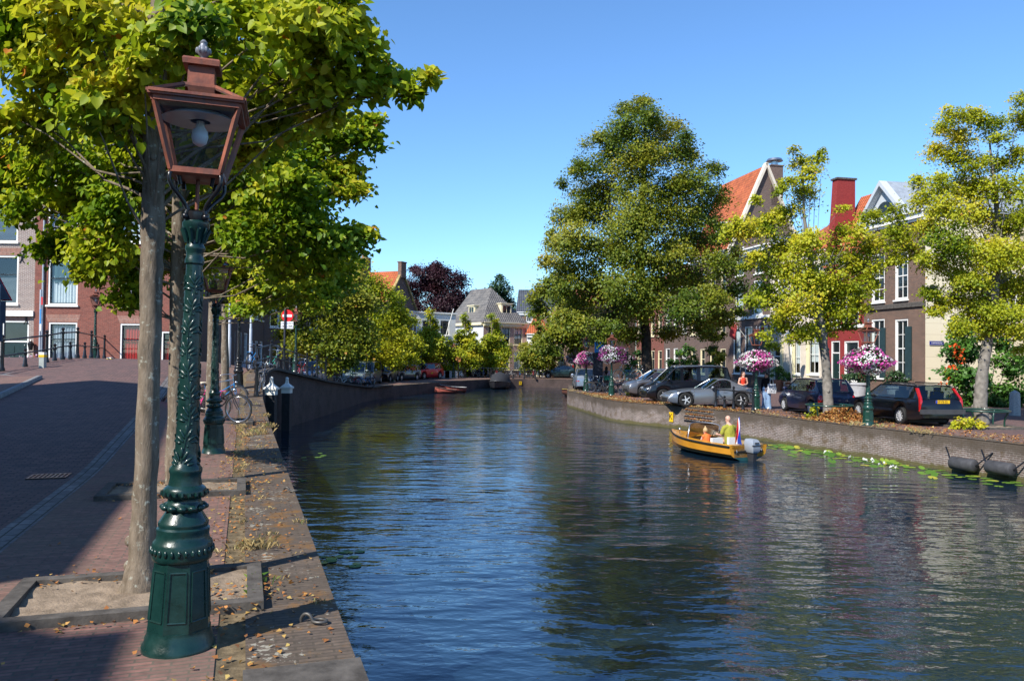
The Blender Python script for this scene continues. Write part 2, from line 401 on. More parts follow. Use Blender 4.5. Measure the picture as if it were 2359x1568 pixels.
tag(wallstrip('quay_wall', EP[:BW0 + 1], zE(EP[:BW0 + 1, 1]) - 0.005, -2.6, QWALL), 'brick quay wall under the near pavement with the green lamps', 'wall')
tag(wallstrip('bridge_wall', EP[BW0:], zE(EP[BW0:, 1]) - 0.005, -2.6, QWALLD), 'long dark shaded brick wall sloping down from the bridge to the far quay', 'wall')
# stone capping of the bridge wall
v = []; mbk = MB()
for i in range(BW0, BW0 + 60):
    a, b = EP[i], EP[i + 1]; za, zb = zE(a[1]) + 0.05, zE(b[1]) + 0.05
    mbk.bar((a[0], a[1], za), (b[0], b[1], zb), 0.36, 0.10)
mbk.build('wall_capping', GREYST, bpy.data.objects['bridge_wall'])

# right bank
RWALL = [(20, 0), (17.2, 12), (14.1, 21.9), (13.4, 23.9), (11.8, 27.8), (10.3, 32.2), (7.9, 37.6), (5.7, 40.4), (5.1, 42.2), (4.95, 43.6), (4.3, 49), (3.75, 53), (3.85, 55), (4.2, 58), (4.5, 63), (5.2, 68), (8, 73), (20, 76), (90, 80)]
RS, RP = resample(RWALL, 0.4)
_t = np.gradient(RP, axis=0); k = np.ones(7) / 7
_t = np.c_[np.convolve(np.pad(_t[:, 0], 3, 'edge'), k, 'valid'), np.convolve(np.pad(_t[:, 1], 3, 'edge'), k, 'valid')]; _t /= np.linalg.norm(_t, axis=1)[:, None]
RN = np.c_[_t[:, 1], -_t[:, 0]]
tag(wallstrip('quay_wall', RP, RQ - 0.005, -2.6, QWALL), 'weathered sunlit brick quay wall along the right bank with parked cars above', 'wall')
def rband(name, t0, t1, dz, mat, kind='structure', s0=0, s1=None):
    P, N, S = RP[s0:s1], RN[s0:s1], RS[s0:s1]; m = len(P)
    v = np.concatenate([np.c_[P + N * t0, np.full(m, RQ + dz)], np.c_[P + N * t1, np.full(m, RQ + dz)]])
    uv = np.concatenate([np.c_[S, np.full(m, t0)], np.c_[S, np.full(m, t1)]]); a = np.arange(m - 1)
    return ob(name, np_mesh(name, v, np.stack([a, a + m, a + m + 1, a + 1], -1), mat, uv=uv), kind=kind)
rband('right_coping', -0.02, 0.5, 0.0, COPE)
rband('right_pavement', 0.5, 2.2, 0.002, PAVE, s1=int(np.argmin(abs(RP[:, 1] - 52))))
pts = [(x, y, RQ - 0.004) for x, y in RP + RN * 0.45] + [(400, 78, RQ - 0.004), (400, 0, RQ - 0.004)]
me = bpy.data.meshes.new('right_quay'); me.from_pydata(pts, [], [list(range(len(pts)))])
b = bmesh.new(); b.from_mesh(me); bmesh.ops.triangulate(b, faces=b.faces); bmesh.ops.recalc_face_normals(b, faces=b.faces)
if sum(f.normal.z for f in b.faces) < 0: bmesh.ops.reverse_faces(b, faces=b.faces)
uvl = b.loops.layers.uv.new('UVMap')
for f in b.faces:
    for lp in f.loops: lp[uvl].uv = (lp.vert.co.x, lp.vert.co.y)
b.to_mesh(me); b.free(); me.materials.append(ROADM)
ob('right_quay', me, kind='structure')

# water: dark and glossy, small wind ripples
mt, n, l, b = nodes('canal_water')
co = objco(n)
mp = n.new('ShaderNodeMapping'); l.new(co, mp.inputs[0]); mp.inputs['Scale'].default_value = (0.55, 1.25, 1); mp.inputs['Rotation'].default_value = (0, 0, R(8))
n1 = noise(n, l, mp.outputs[0], 0.75, 1, 0.5); n2 = noise(n, l, mp.outputs[0], 2.3, 1, 0.5)
mp2 = n.new('ShaderNodeMapping'); l.new(co, mp2.inputs[0]); mp2.inputs['Scale'].default_value = (0.8, 1.5, 1); mp2.inputs['Rotation'].default_value = (0, 0, R(-25))
n3 = noise(n, l, mp2.outputs[0], 5.5, 2, 0.5)
ad = n.new('ShaderNodeMath'); ad.operation = 'MULTIPLY_ADD'; l.new(n1, ad.inputs[0]); ad.inputs[1].default_value = 1.2; l.new(n2, ad.inputs[2])
ad2 = n.new('ShaderNodeMath'); ad2.operation = 'MULTIPLY_ADD'; l.new(n3, ad2.inputs[0]); ad2.inputs[1].default_value = 0.30; l.new(ad.outputs[0], ad2.inputs[2])
b.inputs['Base Color'].default_value = (0.006, 0.017, 0.032, 1); sp(b, 0.03, 0.5); b.inputs['IOR'].default_value = 1.95; b.inputs['Specular Tint'].default_value = (.78, .92, 1, 1)
cm_ = ramp(n, l, noise(n, l, co, 0.10, 3, 0.6), [(.32, (.38,) * 3), (.68, (1,) * 3)])
ad3 = n.new('ShaderNodeMath'); ad3.operation = 'MULTIPLY'; l.new(ad2.outputs[0], ad3.inputs[0]); l.new(cm_, ad3.inputs[1])
bump(n, l, b, ad3.outputs[0], 0.9, 0.05)
me = bpy.data.meshes.new('water'); me.from_pydata([(-16, -12, 0), (130, -12, 0), (130, 130, 0), (-16, 130, 0)], [], [(0, 1, 2, 3)]); me.materials.append(mt)
ob('water', me, loc=(0, 0, WATER_Z), kind='structure')
me = bpy.data.meshes.new('ground'); me.from_pydata([(-3000, -3000, 0), (3000, -3000, 0), (3000, 3000, 0), (-3000, 3000, 0)], [], [(0, 1, 2, 3)])
me.materials.append(plain('canal_bed', (0.06, 0.055, 0.04), 0.9, 0.2, var=0.3, scale=0.5)); ob('ground', me, loc=(0, 0, -2.7), kind='structure')
# ---------------------------------------------------------------- houses
BR_RED = brick('red_brick', (0.27, 0.085, 0.060), (0.185, 0.060, 0.045), (0.20, 0.14, 0.115), ms=0.007, dirt=0.3, dirtc=(0.20, 0.10, 0.08), bmp=0.3)
BR_GREY = brick('grey_brown_brick', (0.25, 0.17, 0.14), (0.17, 0.115, 0.10), (0.48, 0.44, 0.40), ms=0.013, dirt=0.3, dirtc=(0.2, 0.15, 0.13), bmp=0.3)
BR_DARK = brick('dark_brown_brick', (0.145, 0.082, 0.062), (0.09, 0.052, 0.043), (0.22, 0.19, 0.165), ms=0.011, dirt=0.3, dirtc=(0.10, 0.07, 0.06), bmp=0.3)
BR_BROWN = brick('warm_brown_brick', (0.19, 0.097, 0.064), (0.115, 0.064, 0.047), (0.24, 0.20, 0.165), ms=0.010, dirt=0.3, bmp=0.3)
BR_PAINT = brick('red_painted_brick', (0.30, 0.045, 0.04), (0.26, 0.038, 0.036), (0.20, 0.03, 0.03), ms=0.007, dirt=0.2, dirtc=(0.2, 0.04, 0.04), bmp=0.3)
BR_PINK = brick('pale_pink_brick', (0.44, 0.27, 0.215), (0.34, 0.20, 0.165), (0.44, 0.38, 0.33), ms=0.010, dirt=0.25, dirtc=(0.34, 0.24, 0.2), bmp=0.2)
LINT = brick('soldier_brick', (0.36, 0.17, 0.12), (0.26, 0.12, 0.09), (0.36, 0.30, 0.26), bw=0.066, bh=0.5, ms=0.008, off=0.0, dirt=0.2)
PLW = plain('white_render', (0.78, 0.77, 0.73), 0.8, 0.2, var=0.06, scale=0.8)
PLC = brick('cream_render', (0.78, 0.70, 0.52), (0.76, 0.68, 0.50), (0.58, 0.50, 0.36), bw=3.2, bh=0.62, ms=0.012, dirt=0.12, dirtc=(0.6, 0.52, 0.4), bmp=0.2, grain=.12)
PLY = plain('pale_yellow_render', (0.78, 0.70, 0.44), 0.8, 0.2, var=0.05, scale=0.8)
PLG = plain('blue_grey_render', (0.36, 0.42, 0.50), 0.8, 0.2, var=0.10, scale=0.8)
SANDST = plain('pale_sandstone', (0.66, 0.58, 0.47), 0.8, 0.2, var=0.12, scale=2)
def tilemat(name, c1, c2, gap, w=0.24, h=0.28):
    """pantiles: rows of overlapping tiles with a rolled profile"""
    if name in _M: return _M[name]
    mt, n, l, b = nodes(name); tc = n.new('ShaderNodeTexCoord')
    t = n.new('ShaderNodeTexBrick'); l.new(tc.outputs['UV'], t.inputs['Vector']); t.offset = 0.0
    t.inputs['Scale'].default_value = 1; t.inputs['Brick Width'].default_value = w; t.inputs['Row Height'].default_value = h
    t.inputs['Mortar Size'].default_value = 0.018; t.inputs['Mortar Smooth'].default_value = 0.6
    for k, c in (('Color1', c1), ('Color2', c2), ('Mortar', gap)): t.inputs[k].default_value = (*c, 1)
    f = noise(n, l, tc.outputs['UV'], 1.1, 6, 0.65)
    cc = mixrgb(n, l, 'MULTIPLY', 1, t.outputs[0], ramp(n, l, f, [(0.3, (0.66, 0.66, 0.68)), (0.7, (1.2, 1.15, 1.1))]))
    l.new(cc, b.inputs['Base Color']); sp(b, 0.7, 0.25)
    wv = n.new('ShaderNodeTexWave'); wv.wave_type = 'BANDS'; wv.bands_direction = 'X'; wv.inputs['Scale'].default_value = 0.314 / w / 1.0
    l.new(tc.outputs['UV'], wv.inputs[0])
    s = n.new('ShaderNodeSeparateXYZ'); l.new(tc.outputs['UV'], s.inputs[0])
    fr = n.new('ShaderNodeMath'); fr.operation = 'FRACT'; dv = n.new('ShaderNodeMath'); dv.operation = 'DIVIDE'; dv.inputs[1].default_value = h
    l.new(s.outputs[1], dv.inputs[0]); l.new(dv.outputs[0], fr.inputs[0])
    ad = n.new('ShaderNodeMath'); ad.operation = 'SUBTRACT'; l.new(wv.outputs['Fac'], ad.inputs[0]); l.new(fr.outputs[0], ad.inputs[1])
    bump(n, l, b, ad.outputs[0], 0.9, 0.06)
    _M[name] = mt; return mt
T_OR = tilemat('orange_pantiles', (0.56, 0.155, 0.055), (0.44, 0.115, 0.045), (0.16, 0.05, 0.03))
T_RD = tilemat('old_red_pantiles', (0.40, 0.14, 0.075), (0.30, 0.11, 0.065), (0.12, 0.05, 0.04))
T_DK = tilemat('dark_pantiles', (0.105, 0.10, 0.10), (0.075, 0.072, 0.074), (0.025, 0.025, 0.028))
T_GR = tilemat('grey_slates', (0.20, 0.19, 0.175), (0.14, 0.135, 0.13), (0.06, 0.06, 0.06), 0.3, 0.42)
T_SL = tilemat('blue_slates', (0.085, 0.10, 0.125), (0.07, 0.08, 0.10), (0.04, 0.045, 0.05), 0.3, 0.3)
ZINC = plain('zinc_sheet', (0.34, 0.37, 0.40), 0.5, 0.5, 0.2, var=0.2, scale=3)
DOORG = plain('dark_green_door', (0.012, 0.030, 0.028), 0.35, 0.5)
DOORR = plain('red_door', (0.35, 0.025, 0.02), 0.4, 0.4)
FRDK = plain('dark_sash', (0.02, 0.03, 0.035), 0.4, 0.4)
SHUT = plain('dark_shutter', (0.022, 0.045, 0.05), 0.45, 0.4)
ROOM = plain('dark_room', (0.012, 0.012, 0.013), 0.9, 0.1)
def curtain(name, c): 
    return plain(name, c, 0.9, 0.1, var=0.06, scale=3)
CUR_W = curtain('white_curtain', (0.80, 0.80, 0.78)); CUR_R = curtain('red_curtain', (0.60, 0.035, 0.03)); CUR_G = curtain('grey_curtain', (0.42, 0.45, 0.52))
CUR_P = curtain('pink_curtain', (0.62, 0.42, 0.44)); CUR_T = curtain('teal_cloth', (0.09, 0.15, 0.16)); BLIND = curtain('blind_slats', (0.30, 0.32, 0.33))

def facade(mb, x0, x1, z0, z1, openings, y=0.0, dep=0.14):
    """wall face in the plane y with real openings and their reveals"""
    xs = sorted({x0, x1} | {v for u, z, w, h in openings for v in (u - w / 2, u + w / 2)})
    zs = sorted({z0, z1} | {v for u, z, w, h in openings for v in (z, z + h)})
    for i in range(len(xs) - 1):
        for j in range(len(zs) - 1):
            cx, cz = (xs[i] + xs[i + 1]) / 2, (zs[j] + zs[j + 1]) / 2
            if any(abs(cx - u) < w / 2 and z < cz < z + h for u, z, w, h in openings): continue
            mb.poly([(xs[i], y, zs[j]), (xs[i + 1], y, zs[j]), (xs[i + 1], y, zs[j + 1]), (xs[i], y, zs[j + 1])])
    for u, z, w, h in openings:
        a, b_ = u - w / 2, u + w / 2
        for p, q in (((a, z), (a, z + h)), ((b_, z), (b_, z + h)), ((a, z + h), (b_, z + h)), ((a, z), (b_, z))):
            mb.poly([(p[0], y, p[1]), (q[0], y, q[1]), (q[0], y + dep, q[1]), (p[0], y + dep, p[1])])

def folds(mb, x0, x1, z0, z1, y, n=9, amp=0.03, pinch=0.0):
    N = n * 6; top = []; bot = []
    for i in range(N + 1):
        t = i / N; x = x0 + (x1 - x0) * t; yy = y + amp * math.sin(t * n * 2 * math.pi) + amp * 0.5 * math.sin(t * n * 3.3 + 1)
        bot.append((x, yy, z0)); top.append((x0 + (x1 - x0) * (t + pinch * (0.5 - t)), yy * 1, z1))
    mb.loft([bot, top], closed=False, cap=False)

def window(root, u, z, w, h, style='sash', fr=None, bars=(1, 1), mid=0.5, cur=None, lintel=None, sill=True, y=0.0, sash=None, topcur=None, wood=None):
    """window (frame) > pane, curtain, sill, lintel;  or door"""
    fr = fr or WHITE; a, c, t = u - w / 2, u + w / 2, 0.085
    mb = MB()
    for bx in (((a + t / 2, y + .075, z + h / 2), (t, .11, h)), ((c - t / 2, y + .075, z + h / 2), (t, .11, h)),
               ((u, y + .075, z + h - t / 2), (w - 2 * t, .11, t)), ((u, y + .075, z + t / 2), (w - 2 * t, .11, t))): mb.box(*bx)
    o = mb.build('door' if style == 'door' else 'window', fr, root)
    s = sash or fr; mb = MB(); iw, ih = w - 2 * t, h - 2 * t; zb = z + t
    if style == 'door':
        dh = ih * (mid if mid < 0.99 else 1.0)
        mb.box((u, y + .10, zb + dh / 2), (iw, .05, dh))
        for k in (-1, 1):
            for zz, hh in ((.28, .34), (.68, .30)): mb.box((u + k * iw * .22, y + .068, zb + dh * zz), (iw * .33, .022, dh * hh))
        mb.build('door_leaf', wood or DOORG, o)
        if mid < 0.99:
            m2 = MB(); m2.box((u, y + .075, zb + dh + .04), (iw, .09, .08)); m2.build('transom', fr, o)
            m3 = MB(); m3.poly([(a + t, y + .10, zb + dh + .08), (c - t, y + .10, zb + dh + .08), (c - t, y + .10, z + h - t), (a + t, y + .10, z + h - t)]); m3.build('pane', DARKGLASS, o)
        m4 = MB(); m4.ell((u + iw * .38, y + .045, zb + 1.0), .035, 8, 6); m4.build('handle', STEEL, o, smooth=40)
    else:
        e = 0.045
        zm = zb + ih * mid
        if mid: mb.box((u, y + .095, zm), (iw, .05, .06))
        nb, nr = bars
        for k in range(1, nb): mb.box((a + t + iw * k / nb, y + .1, zb + ih / 2), (.03, .035, ih))
        for k in range(1, nr):
            zz = zb + ih * k / nr
            if not mid or abs(zz - zm) > 0.1: mb.box((u, y + .1, zz), (iw, .033, .03))
        for k in (-1, 1): mb.box((u + k * (iw / 2 - e / 2), y + .102, zb + ih / 2), (e, .038, ih))
        for zz in (zb + e / 2, zb + ih - e / 2): mb.box((u, y + .1025, zz), (iw - 2 * e, .036, e))
        mb.build('sash', s, o)
        g = MB(); g.poly([(a + t, y + .115, zb), (c - t, y + .115, zb), (c - t, y + .115, zb + ih), (a + t, y + .115, zb + ih)])
        g.build('pane', WINGLASS if cur else DARKGLASS, o)
        if cur:
            k = MB(); mt, lo, hi = cur[0], cur[1], cur[2]
            if mt is BLIND:
                nn = int(ih * (hi - lo) / .06)
                for q in range(nn): k.box((u, y + .19, zb + ih * lo + q * .06), (iw, .045, .012), rot=Matrix.Rotation(0.6, 3, 'X'))
            else: folds(k, a + t + .01, c - t - .01, zb + ih * lo, zb + ih * hi, y + .21, n=max(5, int(iw * 7)))
            k.build('curtain', mt, o, smooth=60)
            if topcur:
                k = MB(); folds(k, a + t + .01, c - t - .01, zb + ih * topcur[1], zb + ih * topcur[2], y + .165, n=4, amp=.02); k.build('curtain', topcur[0], o, smooth=60)
            k = MB(); k.box((u, y + .62, z + h / 2), (w + .5, .02, h + .5)); k.build('room_back', ROOM, o)
    if sill:
        k = MB(); k.box((u, y - .025, z - .045), (w + .16, .15, .09)); k.build('sill', fr if sill is True else sill, o)
    if lintel:
        k = MB(); k.prism([(a - .03, y - .006, z + h + .02), (c + .03, y - .006, z + h + .02), (c + .17, y - .006, z + h + .42), (a - .17, y - .006, z + h + .42)], (0, .03, 0)); k.build('lintel', lintel, o)
    return o

def roof_uv(me):
    u = me.uv_layers.new(name='UVMap')
    for p in me.polygons:
        nrm = p.normal; hx = Vector((-nrm.y, nrm.x, 0))
        hx = hx.normalized() if hx.length > 1e-4 else Vector((1, 0, 0)); up = nrm.cross(hx)
        for li in p.loop_indices:
            c = me.vertices[me.loops[li].vertex_index].co; u.data[li].uv = (c.dot(hx), c.dot(up))

def house(name, label, p0, p1, depth, h, wall, roof, rmat, wins, base=0.0, group=None, sidewins=(), cornice=True, cat='house', side=None, left=None, over=0.25, fr=None, lean=0.0, corn_mat=None, backwins=()):
    """facade from p0 to p1 (left to right as one faces it), building behind it. roof: ('x',rise) ridge along the facade, ('y',rise) gable front, ('hip',rise,inset), ('flat',)"""
    p0 = Vector((*p0, base)); p1 = Vector((*p1, base)); d = p1 - p0; w = d.length; ang = math.atan2(d.y, d.x)
    root = thing(name, label, cat, p0, ang, group)
    mb = MB(); op = [(u, z, ww, hh) for (u, z, ww, hh, *_r) in wins]
    zb = -1.2
    facade(mb, 0, w, zb, h, op)
    if left is not None: mb.cur = 1
    mb.poly([(0, 0, zb), (0, depth, zb), (0, depth, h), (0, 0, h)]); mb.cur = 0
    mb.poly([(0, depth, zb), (w, depth, zb), (w, depth, h), (0, depth, h)])
    if roof[0] == 'y':
        for y in (0.0, depth): mb.poly([(0, y, h), (w, y, h), (w / 2, y, h + roof[1])])
    if roof[0] == 'x':
        for x in (0.0, w): mb.poly([(x, 0, h), (x, depth, h), (x, depth / 2, h + roof[1])])
    mats = [wall]
    if left is not None: mats.append(left)
    if side is not None: mats.append(side); mb.cur = len(mats) - 1
    so = [(u, z, ww, hh) for (u, z, ww, hh, *_r) in sidewins]
    m2 = MB(Matrix.Translation((w, 0, 0)) @ Matrix.Rotation(math.pi / 2, 4, 'Z'))
    facade(m2, 0, depth, zb, h, so)
    o = len(mb.v); mb.v += m2.v; mb.f += [[i + o for i in f] for f in m2.f]; mb.mi += [mb.cur] * len(m2.f)
    mb.build('wall', mats, root)
    for q in wins:
        kw = q[4] if len(q) > 4 else {}
        kw = dict(kw); kw.setdefault('fr', fr); window(root, *q[:4], **kw)
    if sidewins:
        for q in sidewins:
            kw = dict(q[4]) if len(q) > 4 else {}; kw.setdefault('fr', fr); o = window(root, *q[:4], **kw)
            o.location = (w, 0, 0); o.rotation_euler = (0, 0, math.pi / 2)
    r = MB(); e = over; t = .10
    if roof[0] == 'x':
        rise = roof[1]; s = rise / (depth / 2); yr = depth / 2
        r.prism([(-.04, -e, h - e * s), (-.04, yr, h + rise), (-.04, depth + e, h - e * s), (-.04, depth + e, h - e * s + t), (-.04, yr, h + rise + t), (-.04, -e, h - e * s + t)], (w + .08, 0, 0))
    elif roof[0] == 'y':
        rise = roof[1]; s = rise / (w / 2); xr = w / 2
        y0 = .22 if cornice == 'gable' else -.06
        r.prism([(-e, y0, h - e * s), (xr, y0, h + rise), (w + e, y0, h - e * s), (w + e, y0, h - e * s + t), (xr, y0, h + rise + t), (-e, y0, h - e * s + t)], (0, depth + .1 - y0, 0))
    elif roof[0] == 'hip':
        rise, ins = roof[1], roof[2]
        b0 = [(-e, -e, h), (w + e, -e, h), (w + e, depth + e, h), (-e, depth + e, h)]
        if depth >= w: rg = [(w / 2, ins, h + rise), (w / 2, depth - (roof[3] if len(roof) > 3 else ins), h + rise)]; fs = [(0, 1, 4), (1, 2, 5, 4), (2, 3, 5), (3, 0, 4, 5)]
        else: rg = [(ins, depth / 2, h + rise), (w - (roof[3] if len(roof) > 3 else ins), depth / 2, h + rise)]; fs = [(0, 1, 5, 4), (1, 2, 5), (2, 3, 4, 5), (3, 0, 4)]
        r.add(b0 + rg, fs + [(3, 2, 1, 0)])
    elif roof[0] == 'mansard':
        rise, ins = roof[1], roof[2]
        b0 = [(-.05, -.1, h), (w + .05, -.1, h), (w + .05, depth + .1, h), (-.05, depth + .1, h)]; b1 = [(ins * .15, ins, h + rise), (w - ins * .15, ins, h + rise), (w - ins * .15, depth - ins, h + rise), (ins * .15, depth - ins, h + rise)]
        r.loft([b0, b1])
    else:
        r.box((w / 2, depth / 2, h + .06), (w + .3, depth + .3, .16))
    me = r.mesh('roof', rmat); roof_uv(me); ro = ob('roof', me, root)
    if cornice and cornice != 'gable':
        k = MB(); k.box((w / 2, -.10, h - .18), (w + .06, .24, .34)); k.box((w / 2, -.17, h + .03), (w + .14, .40, .10)); k.box((w / 2, -.05, h - .42), (w + .02, .12, .12))
        k.build('cornice', corn_mat or WHITE, root)
    return root, ro, w
def add(parent, name, mat, fn, smooth=None):
    mb = MB(); fn(mb); return mb.build(name, mat, parent, smooth=smooth)
def chimney(ro, x, y, z0, z1, sx=.6, sy=.6, mat=None, pots=2):
    mb = MB(); mb.box((x, y, (z0 + z1) / 2), (sx, sy, z1 - z0)); mb.box((x, y, z1 + .05), (sx + .12, sy + .12, .1)); o = mb.build('chimney', mat or BR_DARK, ro)
    if pots:
        p = MB()
        for k in range(pots): p.tube([(x + (k - (pots - 1) / 2) * .26, y, z1 + .1), (x + (k - (pots - 1) / 2) * .26, y, z1 + .48)], [.10, .085], 10)
        p.build('chimney_pot', T_OR if False else plain('terracotta', (0.40, 0.17, 0.10), 0.8, 0.2), ro, smooth=40)
    return o
def dormer(root, x, y, z, w, h, dep, fr=WHITE, wall=None, bars=(2, 1), curved=False, facing=None, roofm=None):
    """dormer standing out of a roof: box with its own window and lid"""
    mb = MB(); mb.box((x, y + dep / 2, z + h / 2), (w, dep, h)); d = mb.build('dormer', wall or fr, root)
    g = MB(); g.box((x, y - .012, z + h * .52), (w * .74, .02, h * .74)); g.build('pane', DARKGLASS, d)
    f = MB()
    for k in (-1, 1): f.box((x + k * w * .40, y - .03, z + h * .52), (w * .08, .06, h * .84))
    for q in (.1, .94): f.box((x, y - .03, z + h * q), (w * .72, .06, h * .08))
    if bars[0] > 1: f.box((x, y - .028, z + h * .52), (.035, .05, h * .76))
    f.build('frame', fr, d)
    if curved:
        r = MB(); N = 12; pr = [(x + (w / 2 + .08) * math.cos(math.pi * i / N), y - .1, z + h + (w / 2) * .75 * math.sin(math.pi * i / N)) for i in range(N + 1)]
        r.prism(pr, (0, dep + .1, 0)); r.build('roof', roofm or ZINC, d, smooth=40)
    else:
        r = MB(); r.box((x, y + dep / 2 - .06, z + h + .05), (w + .22, dep + .25, .10)); r.build('roof', roofm or fr, d)
    return d

# ---- left: the two brick houses across the bridge (facing the camera)
H0 = 1.0
def px_u(px, x0, d): return W(px, 800, d).x - x0
xr0, xr1 = W(77, 800, 42).x, W(404, 800, 42).x
def zz(py, px, d): return W(px, py, d).z
def wpx(x0, d, base, l, t_, r_, b_):
    a, c = W(l, t_, d), W(r_, b_, d); return ((a.x + c.x) / 2 - x0, c.z - base, c.x - a.x, a.z - c.z)
def wl(x0, d, base, rects): return [(*wpx(x0, d, base, *q[:4]), *(q[4:])) for q in rects]
sw = dict(sash=FRDK, mid=.60, lintel=LINT)
wins = wl(xr0, 42, H0, [
    (112, 598, 178, 703, dict(sw, cur=(CUR_W, 0, .66), topcur=(CUR_T, .5, 1))),
    (112, 470, 178, 557, dict(sw, cur=(CUR_P, 0, .5))),
    (112, 742, 176, 838, dict(sw, cur=(CUR_G, 0, 1), sill=False)),
    (277, 602, 343, 706, dict(sw, cur=(CUR_P, 0, 1))),
    (277, 472, 343, 559, dict(sw, cur=(CUR_W, 0, .6))),
    (277, 745, 342, 838, dict(sw, cur=(CUR_R, 0, 1), sill=False)),
    (372, 763, 396, 836, dict(sw, cur=(CUR_R, 0, .7), lintel=None, sill=False))])
he = zz(432, 260, 42) - H0
rt, ro, w_ = house('brick_house', 'tall red brick house with red and grey curtains beyond the bridge', (xr0, 42), (xr1, 42), 9.0, he, BR_RED, ('x', zz(238, 200, 42) - H0 - he), T_DK, wins, H0, side=BR_DARK, sidewins=[(2.2, -.2, 1.1, 2.9, dict(bars=(3, 6))), (5.0, -.2, 1.1, 2.9, dict(bars=(3, 6))), (7.4, -.8, 1.1, 2.9, dict(style='door', mid=.8)), (2.2, 4.2, 1.1, 2.2, dict(bars=(3, 4))), (5.0, 4.2, 1.1, 2.2, dict(bars=(3, 4)))])
chimney(ro, .35, 4.2, he + 2.6, he + 5.4, .8, .8, BR_RED)
add(rt, 'drainpipe', ZINC, lambda q: (q.tube([(.48, -.08, -.9), (.48, -.08, he - .4)], .055, 10), q.ell((.48, -.08, he - .35), (.09, .09, .12), 8, 6)), 40)
xg0 = W(-190, 800, 42).x
wins = wl(xg0, 42, H0, [
    (-22, 588, 38, 700, dict(sash=FRDK, mid=.62, bars=(1, 1), cur=(BLIND, 0, .6), lintel=LINT)),
    (-22, 461, 38, 557, dict(sash=FRDK, mid=.62, cur=(BLIND, 0, .95), lintel=LINT)),
    (2, 738, 62, 842, dict(style='door', mid=.52, lintel=LINT, sill=False)),
    (-120, 588, -62, 700, dict(sash=FRDK, mid=.62, lintel=LINT)), (-120, 461, -62, 557, dict(sash=FRDK, mid=.62, lintel=LINT)), (-120, 742, -62, 838, dict(sash=FRDK, mid=.62, lintel=LINT))])
he = zz(437, 40, 42) - H0
rt, ro, w_ = house('brick_house', 'grey brown brick house with white window frames and dark front door', (xg0, 42.1), (xr0 - .01, 42.1), 8.0, he, BR_GREY, ('x', 2.6), T_DK, wins, H0)
add(rt, 'string_course', WHITE, lambda q: q.box((w_ / 2, -.08, zz(722, 40, 42) - H0), (w_, .22, .28)))
for q in ((w_ - .75, zz(593, 60, 42)), (w_ - .45, zz(735, 60, 42))):
    add(rt, 'wall_anchor', BLACKP, lambda k, q=q: (k.tube([(q[0] - .12, -.03, q[1] - H0 + .28), (q[0] - .02, -.03, q[1] - H0 + .1), (q[0] - .02, -.03, q[1] - H0 - .1), (q[0] - .12, -.03, q[1] - H0 - .28)], .022, 6), k.tube([(q[0] + .12, -.03, q[1] - H0 + .28), (q[0] + .02, -.03, q[1] - H0 + .1), (q[0] + .02, -.03, q[1] - H0 - .1), (q[0] + .12, -.03, q[1] - H0 - .28)], .022, 6)))

# ---- the tall house out of frame to the left that throws the shade over the road
su_ = Vector((-.319, .948)); _q = Vector((-3.5, 5.6)) + 8.9 * Vector((-.948, -.319))
def shade_house(label, k0, k1, h, off, rise):
    a = _q + su_ * k1 + Vector((-.948, -.319)) * off; b_ = _q + su_ * k0 + Vector((-.948, -.319)) * off
    # facade faces the canal: seen from the canal, far end is on the right-hand... left to right = near to far reversed
    ws = [(u, z, 1.15, 2.1, dict(sash=FRDK, mid=.6, sill=True)) for z in (.8, 4.2, 7.2) for u in np.arange(1.6, (a - b_).length - 1, 2.6) if z + 2.3 < h]
    return house('brick_house', label, (b_.x, b_.y), (a.x, a.y), 8, h, BR_RED, ('x', rise), T_DK, ws, 0)
shade_house('red brick house beside the shaded road', -4.6, 13.5, 9.4, .22, 2.5)
shade_house('taller red brick house nearer the bend of the shaded road', -24, -6.75, 10.2, .32, 2.5)

# ---- left row along the canal street
ws = lambda n, w, zs, ww=1.1, hh=2.0, **k: [((i + .5) * w / n, z, ww, hh, k) for z in zs for i in range(n)]
RB = .3
rt, ro, _ = house('terraced_house', 'dark brick corner house with white sash windows beyond the bridge ramp', (-18.2, 51.3), (-18.9, 57), 8, 7.6, BR_DARK, ('x', 3), T_DK, ws(3, 5.7, (.9, 4.4), bars=(3, 4), mid=.5), RB)
add(rt, 'plinth', PLG, lambda q: q.box((2.8, -.03, 0), (5.6, .08, 1.5)))
rt, ro, _ = house('terraced_house', 'dark brick house with small paned windows and pale plinth', (-18.9, 57.1), (-19.4, 62), 8, 7.6, BR_DARK, ('x', 3), T_DK, ws(3, 4.9, (1.0, 4.5), 1.0, 1.9, bars=(2, 2)), -.2)
add(rt, 'plinth', PLG, lambda q: q.box((2.4, -.03, 0), (4.8, .08, 1.6)))
rt, ro, w3 = house('terraced_house', 'tall house with dark mansard roof and cream arched dormers', (-19.4, 62.1), (-15.4, 71.5), 8, 8.2, BR_DARK, ('mansard', 3.6, 2.3), T_DK, ws(4, 10, (.8, 4.5), 1.15, 2.3, mid=.6), FQ)
for u in (7.2, 9.3): dormer(rt, u, .15, 8.3, 1.2, 1.7, 2.4, CREAM, PLC, curved=True)
rt, ro, w4 = house('terraced_house', 'narrow gabled brick house under old red pantiles', (-15.2, 71.6), (-12.4, 76.6), 8, 7.0, BR_DARK, ('y', 3.6), T_RD, ws(3, 5.7, (.6, 4.0), 1.0, 2.2, mid=.55), FQ)
chimney(ro, .6, 3.2, 9.4, 11.6, .8, .7, BR_DARK)
